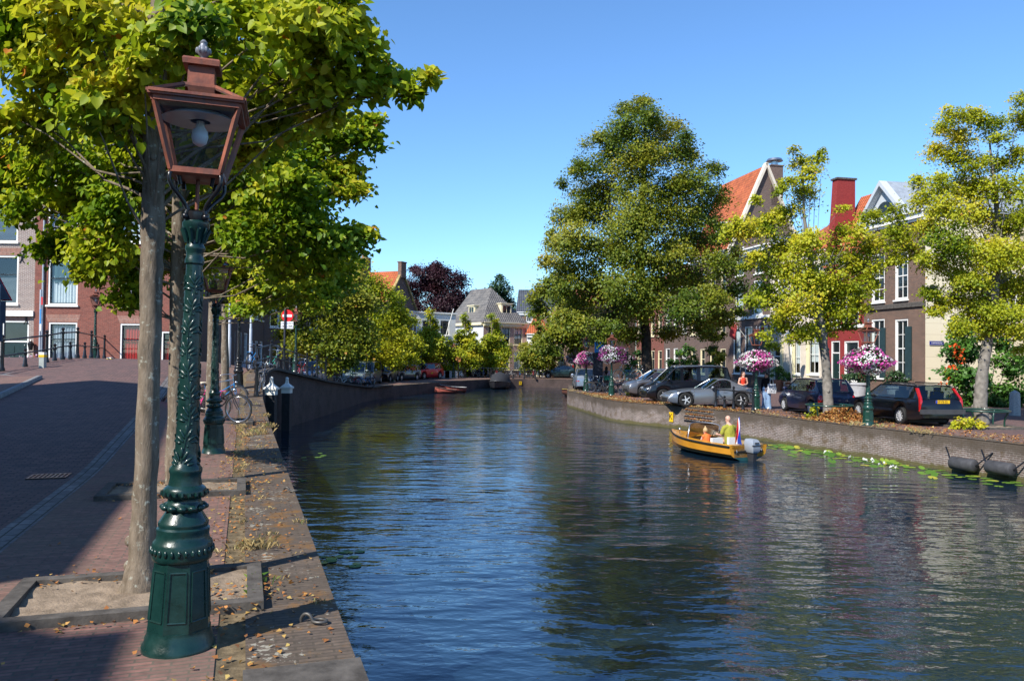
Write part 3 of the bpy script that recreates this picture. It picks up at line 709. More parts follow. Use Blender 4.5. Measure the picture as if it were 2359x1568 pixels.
rt, ro, w5 = house('terraced_house', 'dark gabled house with bright orange pantiles and yellow lichened chimney end', (-12.3, 76.7), (-9.9, 81.8), 9.5, 6.8, BR_DARK, ('y', 3.9), T_OR, ws(3, 5.7, (.6, 3.9), 1.0, 2.1, mid=.55), FQ)
chimney(ro, w5 / 2, 4.6, 10.0, 12.2, .8, 1.2, BR_DARK); chimney(ro, w5 / 2, -.05, 10.1, 11.6, .9, .4, BR_BROWN, pots=0)
dm = dormer(rt, 0, 0, 0, 1.2, 1.5, 2.0, WHITE); dm.location = (.55, 2.2, 7.5); dm.rotation_euler = (0, 0, -math.pi / 2)
add(rt, 'gable_coping', plain('lichened_stone', (0.34, 0.25, 0.10), .85, .2, var=.5, scale=3), lambda q: (q.bar((-.1, -.02, 6.75), (w5 / 2, -.02, 10.85), .3, .16), q.bar((w5 + .1, -.02, 6.75), (w5 / 2, -.02, 10.85), .3, .16)))

# ---- far side
def pxhouse(name, label, l, r_, d0, d1, top, depth, wall, roof, rmat, rects, **kw):
    a, c = W(l, 800, d0), W(r_, 800, d1); h = W((l + r_) / 2, top, (d0 + d1) / 2).z - FQ
    L = (c - a).length
    wins = []
    for q in rects:
        f0, f1 = (q[0] - l) / (r_ - l), (q[2] - l) / (r_ - l); d = d0 + (d1 - d0) * (f0 + f1) / 2
        zt, zb = W(q[0], q[1], d).z - FQ, W(q[0], q[3], d).z - FQ
        wins.append(((f0 + f1) / 2 * L, max(zb, .05), (f1 - f0) * L, zt - max(zb, .05), q[4] if len(q) > 4 else {}))
    return house(name, label, (a.x, a.y), (c.x, c.y), depth, h, wall, roof, rmat, wins, FQ, **kw)
dk = dict(sash=FRDK, mid=.55)
rt, ro, w_ = pxhouse('cafe_house', 'white rendered flat roofed house with green awning over a dark red shopfront', 960, 1049, 87, 90, 722, 7, PLW, ('flat',), WHITE, [(1013, 737, 1034, 772, dict(dk, sill=True)), (972, 737, 992, 772, dk), (1013, 800, 1034, 828, dk), (972, 800, 992, 828, dk), (968, 842, 988, 874, dk), (998, 842, 1040, 876, dict(fr=DOORR, bars=(3, 1), mid=.7, sill=False))], cornice=False)
add(rt, 'awning', plain('green_canvas', (0.01, 0.09, 0.065), 0.8, 0.2), lambda q: q.prism([(w_ * .3, -.02, 2.9), (w_ * .3, -1.5, 2.45), (w_ * .3, -1.5, 2.25), (w_ * .3, -.02, 2.7)], (w_ * .68, 0, 0)))
add(rt, 'flagpole', WHITE, lambda q: q.tube([(w_ * .72, -.1, 4.4), (w_ * .80, -1.1, 7.6)], .05, 8))
cw = lambda u, z, ww, hh, c=None: (u, z, ww, hh, dict(mid=.6, fr=CREAM, sash=FRDK, bars=(2, 1), **(dict(cur=c) if c else {})))
rt, ro, w_ = house('corner_house', 'pale pink brick corner house with whitewashed flank and grey hipped slate roof', (-3.35, 92.6), (1.75, 96.6), 7.2, 6.3, BR_PINK, ('hip', 4.4, 2.9, .2), T_GR,
    [cw(1.35, 3.75, 1.35, 2.1), cw(3.3, 3.75, 1.3, 2.1, (CUR_W, .3, 1)), cw(5.2, 3.75, 1.3, 2.1, (CUR_W, .35, 1)), cw(1.35, .7, 1.35, 2.3, (CUR_W, 0, 1)), cw(3.3, .7, 1.3, 2.3, (CUR_W, 0, 1)), cw(5.2, .7, 1.3, 2.3, (CUR_W, 0, 1))], FQ, corn_mat=CREAM, left=plain('whitewash', (0.62, 0.64, 0.68), .8, .2, var=.06, scale=.6))
dormer(rt, 3.9, .7, 6.75, 1.6, 1.9, 2.0, CREAM)
dm = dormer(rt, 0, 0, 0, 1.3, 1.6, 1.8, CREAM); dm.location = (.85, 3.6, 6.8); dm.rotation_euler = (0, 0, -math.pi / 2)
add(rt, 'flank_cornice', CREAM, lambda q: q.box((-.16, 3.6, 6.15), (.3, 7.2, .3)))
for y_, z_, ww, hh, mt_ in ((1.4, 1.1, .9, 2.2, DOORG), (3.4, 1.4, 1.0, 1.6, DARKGLASS), (5.4, 1.1, .9, 2.2, DOORG)): add(rt, 'flank_opening', mt_, lambda q: (q.box((-.03, y_, z_), (.08, ww, hh))))
rt, ro, w_ = pxhouse('small_house', 'narrow white house with dark green door and orange roof', 1214, 1264, 95, 95, 770, 7, PLW, ('hip', 3.0, 2.4), T_OR, [(1217, 835, 1228, 872, dict(style='door', mid=.8)), (1234, 838, 1246, 866, dict(bars=(2, 1), cur=(CUR_W, 0, 1))), (1251, 838, 1261, 866, dict(bars=(2, 1), cur=(CUR_W, 0, 1))), (1234, 785, 1246, 812, dict(mid=.5)), (1251, 785, 1261, 812, dict(mid=.5))], fr=CREAM)
rt, ro, w_ = pxhouse('brick_house', 'brown brick house with cream framed windows and red door across the water', 1265, 1345, 93, 88, 728, 8, BR_BROWN, ('x', 3.5), T_RD, [(1282, 777, 1300, 800, dict(mid=.5, fr=CREAM, bars=(2, 1))), (1282, 822, 1300, 862, dict(fr=CREAM, mid=.7, bars=(2, 1), cur=(CUR_W, 0, .75))), (1317, 838, 1332, 866, dict(style='door', wood=DOORR, mid=1.0)), (1312, 777, 1330, 800, dict(mid=.5, fr=CREAM, bars=(2, 1)))])
rt, ro, w_ = pxhouse('town_house', 'tall house with blue slate roof behind the orange roof', 1188, 1290, 118, 118, 720, 10, BR_BROWN, ('mansard', 3.6, 2.4), T_SL, [(1212, 728, 1226, 742, dict(mid=0, bars=(3, 1)))])

# ---- right row (facades face the canal)
def fx(d): return 22.9 - .2 * (d - 44)
def rh(name, label, d_far, d_near, depth, h, wall, roof, rmat, wins, **kw):
    return house(name, label, (fx(d_far), d_far), (fx(d_near), d_near), depth, h, wall, roof, rmat, wins, RQ, **kw)
def rw(l, r_, top, bot, dfar, **kw):     # window by the pixel columns and rows it has in the photograph
    dd = lambda px: (31.7) / (.2 + (px - CX) / FPX)
    dl, dr = dd(l), dd(r_); Lf = math.hypot(1, .2); d = (dl + dr) / 2
    return ((dfar - d) * Lf, W((l + r_) / 2, bot, d).z - RQ, (dl - dr) * Lf, W((l + r_) / 2, top, d).z - W((l + r_) / 2, bot, d).z, kw)
sh = dict(bars=(2, 4), mid=.5)
rt, ro, w_ = rh('town_house', 'brown brick corner house with classical grey pediment and cream side wall', 49.3, 44, 13, 10.6, BR_BROWN, ('hip', 1.6, 3), ZINC,
    [rw(2008, 2038, 735, 870, 49.3, **sh), rw(2062, 2092, 735, 870, 49.3, **sh), rw(2008, 2038, 585, 696, 49.3, **sh), rw(2062, 2092, 580, 690, 49.3, **sh)],
    side=PLC, corn_mat=WHITE, sidewins=[(5.5, 5.2, 1.1, 2.2, dict(bars=(2, 4)))])
add(rt, 'string_course', GREYST, lambda q: q.box((w_ / 2, -.05, W(2060, 704, 46).z - RQ), (w_ + .02, .14, .26)))
for u, z in ((1.02, 1.2), (3.1, 1.2)):
    add(rt, 'shutter', SHUT, lambda q, u=u, z=z: q.box((u + .82 if u < 2 else u + 1.0, -.05, z + 1.5), (.5, .06, 3.0)))
add(rt, 'pediment', plain('grey_white_paint', (.50, .53, .56), .5, .3, var=.05), lambda q: (q.prism([(-.2, -.35, 10.55), (1.9, -.35, 12.7), (4.0, -.35, 10.55), (4.0, -.35, 10.85), (1.9, -.35, 13.0), (-.2, -.35, 10.85)], (0, .5, 0)), q.prism([(-.1, .06, 10.6), (3.9, .06, 10.6), (1.9, .06, 12.7)], (0, .1, 0))))
add(rt, 'pediment_roof', ZINC, lambda q: q.prism([(-.3, .16, 10.7), (1.9, .16, 13.0), (4.1, .16, 10.7)], (0, 5, 0)))
add(rt, 'half_round_window', FRDK, lambda q: q.prism([(1.9 + .75 * math.cos(math.pi * i / 12), .01, 11.0 + .75 * math.sin(math.pi * i / 12)) for i in range(13)], (0, .04, 0)))
rt, ro, w_ = rh('painted_house', 'narrow red painted brick house with white windows and high red gable wall', 53.2, 49.32, 5.2, 8.8, BR_PAINT, ('x', 4.4), T_OR,
    [rw(1945, 1978, 785, 880, 53.2, bars=(1, 1), mid=.6), rw(1915, 1935, 785, 895, 53.2, style='door', mid=.75), rw(1945, 1978, 655, 740, 53.2, mid=.5, bars=(2, 2)), rw(1912, 1935, 655, 740, 53.2, mid=.5, bars=(2, 2))])
add(rt, 'gable_parapet', BR_PAINT, lambda q: q.prism([(-.05, -.1, 8.3), (-.05, 1.75, 8.3), (-.05, 1.75, 14.3), (-.05, .45, 14.3), (-.05, .3, 12)], (.6, 0, 0)))
add(rt, 'parapet_cap', GREYST, lambda q: q.box((.25, 1.1, 14.35), (.75, 1.5, .12)))
add(rt, 'string_course', WHITE, lambda q: q.box((w_ / 2, -.05, W(1960, 752, 51).z - RQ), (w_ + .02, .16, .22)))
rt, ro, w_ = rh('shop_house', 'pale yellow and sandstone shop house with tall poster filled windows', 60.4, 53.22, 10, 9.6, SANDST, ('x', 3.0), T_OR,
    [rw(1783, 1799, 800, 900, 60.4, style='door', mid=.8), rw(1820, 1844, 782, 862, 60.4, bars=(2, 2), mid=0, cur=(CUR_W, .3, 1)), rw(1862, 1887, 770, 862, 60.4, bars=(2, 2), mid=0, cur=(CUR_W, .3, 1)),
     rw(1790, 1812, 620, 700, 60.4, bars=(2, 2)), rw(1826, 1848, 615, 700, 60.4, bars=(2, 2)), rw(1866, 1888, 610, 700, 60.4, bars=(2, 2))], corn_mat=SANDST)
add(rt, 'shop_front', PLY, lambda q: [q.box((u, -.03, 1.9), (.34, .08, 3.8)) for u in (.35, 1.75, 3.35, 5.2)])
add(rt, 'console', SANDST, lambda q: [q.box((u, -.18, z), (.3, .34, .5)) for u in (.3, w_ - .3) for z in (4.2, 9.0)])
for u, z, c in ((2.5, 1.25, (.8, .1, .1)), (2.9, 1.2, (.1, .2, .6)), (4.2, 1.35, (.75, .68, .05)), (4.55, 1.9, (.1, .4, .7)), (2.2, 1.3, (.1, .15, .5))):
    add(rt, 'poster', plain('poster_%d' % int(u * 100), c, .7, .2, var=.3, scale=20), lambda q, u=u, z=z: q.box((u, .085, z), (.28, .012, .42)))
dkh = dict(sash=FRDK, mid=.60)
rt, ro, w_ = rh('town_house', 'dark brick house with white cornice and tall white sash windows', 67, 60.42, 9, 11.0, BR_DARK, ('hip', 1.2, 2.5), ZINC,
    [rw(1690, 1706, 755, 860, 67, **dict(dkh, cur=(CUR_W, .3, 1))), rw(1716, 1733, 752, 860, 67, **dict(dkh, cur=(CUR_W, .4, 1))), rw(1748, 1768, 750, 865, 67, style='door', mid=.7),
     rw(1694, 1712, 650, 728, 67, **dict(dkh, cur=(CUR_W, 0, 1))), rw(1736, 1756, 645, 724, 67, **dict(dkh, cur=(CUR_W, 0, 1))), rw(1696, 1713, 570, 635, 67, **dkh), rw(1738, 1757, 565, 630, 67, **dkh)], over=.15)
add(rt, 'string_course', WHITE, lambda q: q.box((w_ / 2, -.05, W(1725, 731, 63).z - RQ), (w_ + .02, .14, .22)))
rt, ro, w_ = rh('gabled_house', 'dark brick house with steep orange roof and pale edged gable with tall chimney', 75, 67.02, 6.6, 11.4, BR_DARK, ('x', 7.3), T_OR, ws(4, 8.1, (.8, 4.4, 7.8), 1.0, 2.3, mid=.6), fr=CREAM, over=.1)
add(rt, 'gable_coping', SANDST, lambda q: (q.bar((w_ + .05, -.15, 11.2), (w_ + .05, 3.33, 18.95), .5, .22), q.bar((w_ + .05, 6.75, 11.2), (w_ + .05, 3.27, 18.95), .5, .22)))
chimney(ro, w_ - .45, 4.4, 15.4, 18.8, .9, 1.1, BR_DARK, pots=0)
add(ro, 'chimney_cowl', STEEL, lambda q: q.lathe([(.3, 18.9), (.3, 19.25), (.72, 19.3), (.6, 19.5), (0, 19.6)], (w_ - .45, 4.4, 0), 16), 40)
dormer(rt, 5.2, .55, 12.2, 1.4, 1.9, 1.6, WHITE)
rt, ro, w_ = rh('row_house', 'dark brick house with tall white sash windows behind the big tree trunk', 81, 75.02, 10, 9.4, BR_DARK, ('x', 3.5), T_OR, ws(3, 6.1, (.8, 4.6), 1.1, 2.4, mid=.6), fr=WHITE)
rt, ro, w_ = rh('row_house', 'brick house with sandstone window frames at the far end of the right row', 89, 81.02, 10, 9.0, BR_RED, ('x', 3.5), T_RD, ws(4, 8.1, (.8, 4.5), 1.1, 2.2, mid=.6), fr=CREAM)
# beyond the ivy: next houses of the side street and the quay
rt, ro, w_ = house('brick_house', 'red brown brick house with white windows behind the climbing plants', (28.2, 43.6), (30.0, 33), 10, 10.5, BR_BROWN, ('x', 4), T_DK, [(2, .8, 1.2, 2.6, dict(bars=(2, 4))), (5, .8, 1.2, 2.6, dict(bars=(2, 4))), (2, 4.6, 1.2, 2.2, dict(bars=(2, 4))), (5, 4.6, 1.2, 2.2, dict(bars=(2, 4))), (8.5, .8, 1.2, 2.6, dict(bars=(2, 4))), (8.5, 4.6, 1.2, 2.2, dict(bars=(2, 4)))], RQ)
rt, ro, w_ = house('brick_house', 'high brick house with zinc roof rising behind the trees of the side street', (29.5, 56), (38, 54), 8, 11.5, BR_BROWN, ('hip', 4.5, 3), ZINC, [(2, 7.6, 1.2, 2.2, dict(bars=(2, 4))), (5, 7.6, 1.2, 2.2, dict(bars=(2, 4)))], RQ)
# ---------------------------------------------------------------- lamps
def make_lamp(label, loc, copper=COPPER, rz=R(16), group='iron street lamps', col_mat=None):
    cm = col_mat or GREENP
    root = thing('street_lamp', label, 'street lamp', loc, rz, group)
    mb = MB()
    # octagonal panelled foot
    mb.lathe([(.225, 0), (.225, .03), (.212, .045), (.206, .08), (.196, .10), (.194, .13)], n=32)
    oct8 = [(.198, .13), (.196, .17), (.172, .49), (.172, .505)]
    mb.lathe(oct8, n=8, a0=R(22.5))
    mb.lathe([(.170, .50), (.182, .51), (.186, .53), (.186, .60), (.180, .615), (.165, .63), (.160, .66), (.163, .675), (.163, .69), (.152, .70), (.155, .72), (.155, .735), (.148, .75), (.118, .80), (.105, .83)], n=32)
    mb.lathe([(.100, .83), (.112, .85), (.112, .89), (.100, .91), (.096, .93), (.098, .945), (.116, .96), (.126, .985), (.126, 1.02), (.116, 1.04), (.098, 1.06), (.090, 1.10), (.092, 1.12), (.096, 1.13), (.096, 1.15), (.080, 1.17), (.068, 1.25), (.064, 1.4), (.059, 1.7), (.054, 2.0), (.048, 2.38), (.047, 2.42), (.056, 2.43), (.056, 2.455), (.050, 2.47), (.050, 2.50), (.058, 2.515), (.058, 2.535), (.048, 2.55), (.050, 2.58), (.070, 2.64), (.080, 2.66), (.080, 2.685), (.066, 2.70)], n=28)
    for k in range(8):                                    # raised frames on the panels of the foot
        a = k * math.pi / 4; q = Matrix.Rotation(a, 4, 'Z')
        def P(u, z): 
            rr = (.196 + (.172 - .196) * (z - .17) / .32) * math.cos(math.pi / 8); return q @ Vector((rr + .002, u, z))
        for A, B in (((-.055, .19), (.055, .19)), ((-.048, .455), (.048, .455)), ((-.055, .19), (-.048, .455)), ((.055, .19), (.048, .455))):
            mb.tube([P(*A), P(*B)], .006, 6)
    for k in range(28):                                   # beaded band
        a = 2 * math.pi * k / 28; mb.ell((.188 * math.cos(a), .188 * math.sin(a), .565), (.012, .012, .022), 6, 5)
    for k in range(12):                                   # rosettes
        a = 2 * math.pi * k / 12; mb.ell((.113 * math.cos(a), .113 * math.sin(a), .87), (.030, .030, .028), 8, 6)
    for k in range(20):                                   # gadroons of the bulge
        a = 2 * math.pi * k / 20; mb.tube([(.110 * math.cos(a), .110 * math.sin(a), .955), (.130 * math.cos(a), .130 * math.sin(a), .985), (.130 * math.cos(a), .130 * math.sin(a), 1.01)], [.008, .013, .010], 6)
    rg = random.Random(5)
    for vine in range(3):
        a0 = vine * math.pi / 1.5 + .5; z = 1.19; k = 0; st = []
        while z < 2.34:
            a = a0 + .30 * math.sin(z * 8 + vine); rr = float(np.interp(z, [1.17, 1.25, 1.4, 1.7, 2.0, 2.38], [.080, .068, .064, .059, .054, .048])); st.append((rr * math.cos(a), rr * math.sin(a), z))
            if k % 4 == 0:                                # a sprig: leaves fanning out of the stem
                for da, dz, tl, ln in ((-.55, .010, -.9, .034), (.55, .016, .9, .034), (-.34, .040, -.5, .036), (.34, .046, .5, .036), (0, .062, .05, .038), (-.75, -.012, -1.3, .024), (.75, -.008, 1.3, .024)):
                    q = a + da; e3 = Vector((math.cos(q), math.sin(q), 0)); e1 = (Vector((-math.sin(q), math.cos(q), 0)) * math.sin(tl) + Vector((0, 0, 1)) * math.cos(tl)).normalized(); e2 = e3.cross(e1).normalized()
                    mb.ell(Vector((rr * .99 * math.cos(q), rr * .99 * math.sin(q), z + dz)), (ln, .0105, .0075), 8, 6, rot=Matrix((e1, e2, e3)).transposed())
            if k % 4 == 3: mb.ell((rr * 1.02 * math.cos(a + .25), rr * 1.02 * math.sin(a + .25), z), .009, 6, 5)
            z += .034; k += 1
        mb.tube(st, .006, 6)
    for k in range(10):                                   # capital leaves
        a = 2 * math.pi * k / 10
        mb.tube([(.052 * math.cos(a), .052 * math.sin(a), 2.56), (.070 * math.cos(a), .070 * math.sin(a), 2.62), (.086 * math.cos(a), .086 * math.sin(a), 2.645), (.084 * math.cos(a), .084 * math.sin(a), 2.628)], [.011, .013, .010, .005], 6)
    mb.v = [(x * (.94 if z < .80 else 1), y * (.94 if z < .80 else 1), z) for x, y, z in mb.v]
    mb.v = [(x, y, float(np.interp(z, [0, .13, .50, .63, .70, .83, .90, 1.06, 1.12, 1.2, 2.7], [0, .13, .535, .665, .74, .83, .88, .99, 1.06, 1.14, 2.614]))) for x, y, z in mb.v]
    mb.build('pole', cm, root, smooth=42)
    br = MB(); br.lathe([(.070, 2.695), (.074, 2.71), (.074, 2.745), (.055, 2.76)], n=16)
    hb = .135
    for sx in (-1, 1):
        for sy in (-1, 1):
            d = Vector((sx, sy, 0)) / math.sqrt(2)
            pts = [(.06, 2.70), (.085, 2.715), (.068, 2.755), (.090, 2.79), (.135, 2.835), (.180, 2.872), (.205, 2.91), (.205, 2.95), (.185, 2.972), (.155, 2.970), (.135, 2.945), (.125, 2.90)]
            br.tube([d * p + Vector((0, 0, z)) for p, z in pts], .0125, 8)
            br.ell(d * .082 + Vector((0, 0, 2.715)), .02, 8, 6)
    br.v = [(x, y, z - .085) for x, y, z in br.v]
    br.build('bracket', BLACKP, root, smooth=50)
    st = MB(); st.tube([(0, 0, 2.66), (0, 0, 2.88)], .012, 8); st.build('gas_pipe', copper, root, smooth=50)
    # lantern
    zb, zt, sb, s_t = 2.895, 3.30, .140, .238
    la = MB()
    def fr(z, s): return [Vector((sx * s, sy * s, z)) for sx, sy in ((-1, -1), (1, -1), (1, 1), (-1, 1))]
    B0, T0 = fr(zb, sb), fr(zt, s_t)
    for i in range(4):
        la.bar(B0[i], T0[i], .026, .026, up=(B0[i].x, B0[i].y, 0)); la.bar(B0[i], B0[(i + 1) % 4], .028, .034); la.bar(T0[i] - Vector((0, 0, .012)), T0[(i + 1) % 4] - Vector((0, 0, .012)), .03, .035)
    la.loft([fr(zb - .03, sb - .012), fr(zb - .018, sb + .006)])
    la.loft([fr(zt, .268), fr(zt + .022, .268)])                           # eaves
    rk = fr(zt + .022, .262); rt_ = fr(zt + .125, .098)
    for i in range(4): la.bar(rk[i], rt_[i], .03, .02); la.bar(rk[i], rk[(i + 1) % 4], .03, .018); la.bar(rt_[i], rt_[(i + 1) % 4], .02, .02)
    la.loft([fr(zt + .12, .10), fr(zt + .145, .078), fr(zt + .26, .075)])
    la.loft([fr(zt + .255, .105), fr(zt + .285, .108), fr(zt + .297, .10)])
    lo = la.build('lantern', copper, root)
    g = MB()
    for i in range(4): g.poly([B0[i], B0[(i + 1) % 4], T0[(i + 1) % 4], T0[i]])
    g.build('pane', GLASS, lo)
    g = MB()
    for i in range(4): g.poly([rk[i], rk[(i + 1) % 4], rt_[(i + 1) % 4], rt_[i]])
    g.build('roof_pane', DARKGLASS if False else glassmat('smoky_glass', (.25, .27, .27), .1), lo)
    rf = MB(); rf.lathe([(.226, zt - .07), (.17, zt - .035), (.10, zt - .03), (.06, zt - .07), (.05, zt - .07)], n=20); rf.build('reflector', plain('enamel', (.42, .44, .47), .35, .5), lo, smooth=50)
    bl = MB(); bl.lathe([(.024, zt - .07), (.026, zt - .10), (.045, zt - .13), (.050, zt - .165), (.040, zt - .205), (.015, zt - .222), (0, zt - .224)], n=16); bl.build('bulb', plain('frosted_bulb', (.62, .66, .72), .3, .5), lo, smooth=60)
    fi = MB(); fi.lathe([(.045, zt + .295), (.03, zt + .315), (.016, zt + .335), (.026, zt + .35), (.042, zt + .375), (.040, zt + .395), (.024, zt + .42), (.020, zt + .435), (.024, zt + .445), (.010, zt + .465), (0, zt + .47)], n=14)
    for k in range(6):
        a = k * math.pi / 3; fi.ell((.036 * math.cos(a), .036 * math.sin(a), zt + .385), (.012, .012, .026), 6, 5)
    fi.v = [(x, y, zt + .295 + (z - zt - .295) * .86) for x, y, z in fi.v]
    fi.build('finial', plain('lead', (.20, .21, .24), .45, .5, .4), lo, smooth=50)
    return root
lampA = make_lamp('tall green cast iron lamp with leaf relief standing nearest on the near quay', G(411, 1489, 0))
lampA.rotation_euler = (R(0.2), R(1.3), R(16))
LGR = 'iron street lamps'
def lamp_at(p, label, rz=0.0, green=None, sc_=None): return dup(lampA, p, rz, label, LGR, sc_, swap={'dark_green_paint': green} if green else None)
def glamp(p, label, **k):
    o = lamp_at(p, label, **k); o.rotation_euler = (0, 0, k.get('rz', 0)); return o
glamp(Vector((*G(492, 1046, 0).xy, 0)), 'green iron lamp standing beside the parked bicycles on the near quay', rz=R(17))
p = W(549, 880, 30); glamp((p.x, p.y, LZ(p.x, p.y)), 'blackened iron lamp at the foot of the bridge railing', rz=R(-20), green=BLACKP)
p = W(218, 820, 42); glamp((p.x, p.y, 1.35), 'grey topped lamp on the bridge in front of the red brick house', rz=R(20), green=GREENR)
p = W(681, 820, 45); glamp((p.x, p.y, .75), 'green lamp behind the bridge railing next to the no entry sign', rz=R(-15), green=GREENR)
def lq(px, py, lab, **k): return glamp(G(px, py, RQ), lab, **k)
LA = lq(2000, 979, 'bottle green lamp with flower basket beside the black estate car', rz=R(12), green=GREENR)
LB = lq(1742, 943, 'bottle green lamp with flower basket beside the two women', rz=R(8), green=GREENR)
LC = lq(1350, 900, 'bottle green lamp with flower basket behind which the silver saloon is parked', rz=R(-12), green=GREENR)
p = W(1409, 850, 47); LD = glamp((p.x, p.y, RQ), 'shaded lamp with large purple flower basket under the big tree', rz=R(5), green=GREENR)
p = W(1324, 850, 63.5); LE = glamp((p.x, p.y, -.65 if p.y > 60 else RQ), 'lamp with small dark basket behind the silver saloon', rz=R(12), green=GREENR); LE.location.z = RQ
p = W(1445, 850, 78); LF = glamp((p.x, p.y, RQ), 'distant lamp with small basket above the piled bicycles', rz=R(-10), green=GREENR)
for px, d, lab in ((810, 60, 'green lamp between the leaning bicycles and the pale van'), (906, 71, 'green lamp between the navy hatchback and the dark estate'), (969, 80, 'dark lamp in front of the red car across the canal'), (1045, 84.5, 'lamp by the planters in front of the cafe'), (1108, 92, 'lamp in front of the dark car before the pink corner house')):
    p = LP(px, d); glamp(p, lab, rz=R(rnd.uniform(-20, 20)), green=GREENR)

# ---------------------------------------------------------------- flower baskets
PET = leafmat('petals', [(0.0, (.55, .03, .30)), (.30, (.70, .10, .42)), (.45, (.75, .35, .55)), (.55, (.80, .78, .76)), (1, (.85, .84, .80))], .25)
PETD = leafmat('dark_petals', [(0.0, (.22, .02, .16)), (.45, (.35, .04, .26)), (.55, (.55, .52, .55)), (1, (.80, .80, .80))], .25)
LEAFB = leafmat('basket_leaves', [(0, (.02, .06, .012)), (1, (.08, .16, .03))], .3)
def leaf_cloud(rng, pos, size, normal=None, jit=.7, kind='quad', droop=0.0):
    """many leaves at once; returns verts, faces"""
    N = len(pos)
    nm = rng.normal(size=(N, 3)) * jit + (normal if normal is not None else np.array([0, 0, 1.0]))
    nm /= np.linalg.norm(nm, axis=1)[:, None]
    tp = rng.normal(size=(N, 3)) + np.array([0, 0, -droop]); tp -= nm * (tp * nm).sum(1)[:, None]; tp /= np.linalg.norm(tp, axis=1)[:, None]
    sd = np.cross(nm, tp)
    if kind == 'petal':
        T = np.array([(-.5, -.2, .08), (-.15, -.52, 0), (.35, -.42, .08), (.52, .12, 0), (.1, .52, .08), (-.38, .36, 0)]); F = np.array([(0, 1, 2, 3, 4, 5)])
    elif kind == 'heart':
        T = np.array([(0, .04, 0), (-.27, -.09, .06), (-.48, .20, .12), (-.36, .60, .08), (0, 1.05, -.10), (.36, .60, .08), (.48, .20, .12), (.27, -.09, .06)]); F = np.array([(0, 4, 3, 2, 1), (0, 7, 6, 5, 4)])
    elif kind == 'pair':
        T = np.array([(0, 0, 0), (-.42, .32, .14), (0, 1.0, -.05), (.42, .32, .14)]); F = np.array([(0, 1, 2, 3)])
    else:
        T = np.array([(-.5, -.5, 0), (.5, -.5, .1), (.5, .5, 0), (-.5, .5, .1)]); F = np.array([(0, 1, 2, 3)])
    s = size if hasattr(size, '__len__') else np.full(N, size)
    s = s * rng.uniform(.7, 1.25, N)
    v = pos[:, None, :] + s[:, None, None] * (T[None, :, 0, None] * sd[:, None] + T[None, :, 1, None] * tp[:, None] + T[None, :, 2, None] * nm[:, None])
    f = F[None] + (np.arange(N) * len(T))[:, None, None]
    return v.reshape(-1, 3), f.reshape(-1, F.shape[1]), len(T)
def basket(c, rx, rz_, label, seed, mat=PET, scale=.05):
    rng = np.random.default_rng(seed); root = thing('flower_basket', label, 'flower basket', c, 0, 'hanging flower baskets on the lamps')
    N = int(2600); d = rng.normal(size=(N, 3)); d /= np.linalg.norm(d, axis=1)[:, None]
    lump = 1 + .20 * np.sin(d[:, 0] * 5 + seed * 1.7) * np.cos(d[:, 1] * 4 + seed) + .10 * np.sin(d[:, 2] * 7 + seed)
    p = d * np.array([rx, rx, rz_]) * (lump * rng.uniform(.55, 1.0, N))[:, None]; p[:, 2] -= .10 * rx * (np.hypot(p[:, 0], p[:, 1]) / rx) ** 2
    v, f, k = leaf_cloud(rng, p, scale * 1.3, d, .8, 'pair'); ob('foliage', np_mesh('foliage', v, f, LEAFB, shade=np.repeat(rng.random(N), k)), root)
    N = 2400; d = rng.normal(size=(N, 3)); d /= np.linalg.norm(d, axis=1)[:, None]
    lump = 1 + .20 * np.sin(d[:, 0] * 5 + seed * 1.7) * np.cos(d[:, 1] * 4 + seed) + .10 * np.sin(d[:, 2] * 7 + seed)
    p = d * np.array([rx, rx, rz_]) * (lump * rng.uniform(.95, 1.10, N))[:, None]; p[:, 2] -= .10 * rx * (np.hypot(p[:, 0], p[:, 1]) / rx) ** 2
    patch = np.sin(d[:, 0] * 4 + seed * 2.1) + np.cos(d[:, 2] * 5 + d[:, 1] * 4 + seed); keep = rng.random(N) < .80
    sh = np.clip(np.where(patch + rng.normal(size=N) * .8 > 0.2, rng.uniform(.52, 1, N), rng.uniform(0, .48, N)), 0, 1)
    p, d, sh = p[keep], d[keep], sh[keep]
    v, f, k = leaf_cloud(rng, p, scale * 1.15, d, .45, 'petal'); ob('blossom', np_mesh('blossom', v, f, mat, shade=np.repeat(sh, k)), root, kind='stuff')
    mb = MB(); mb.lathe([(.05, -rz_ * .9), (rx * .45, -rz_ * .7), (rx * .5, -rz_ * .3)], n=14); mb.build('planter_ring', BLACKP, root)
    return root
def on_lamp(L, z): return Vector((L.location.x, L.location.y, L.location.z + z))
basket(on_lamp(LA, 2.28), .76, .40, 'basket of white and pink flowers round the lamp by the black estate', 1)
basket(on_lamp(LB, 2.22), .74, .40, 'basket of mostly magenta flowers round the lamp above the two women', 2)
basket(on_lamp(LC, 2.15), .74, .46, 'basket of white and pink flowers on the lamp by the silver saloon', 3)
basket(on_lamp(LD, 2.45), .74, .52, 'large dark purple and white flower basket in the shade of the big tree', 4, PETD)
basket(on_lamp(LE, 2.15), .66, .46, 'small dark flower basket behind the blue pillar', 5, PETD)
basket(on_lamp(LF, 2.05), .66, .40, 'distant pink flower basket over the piled bicycles', 6, PETD)

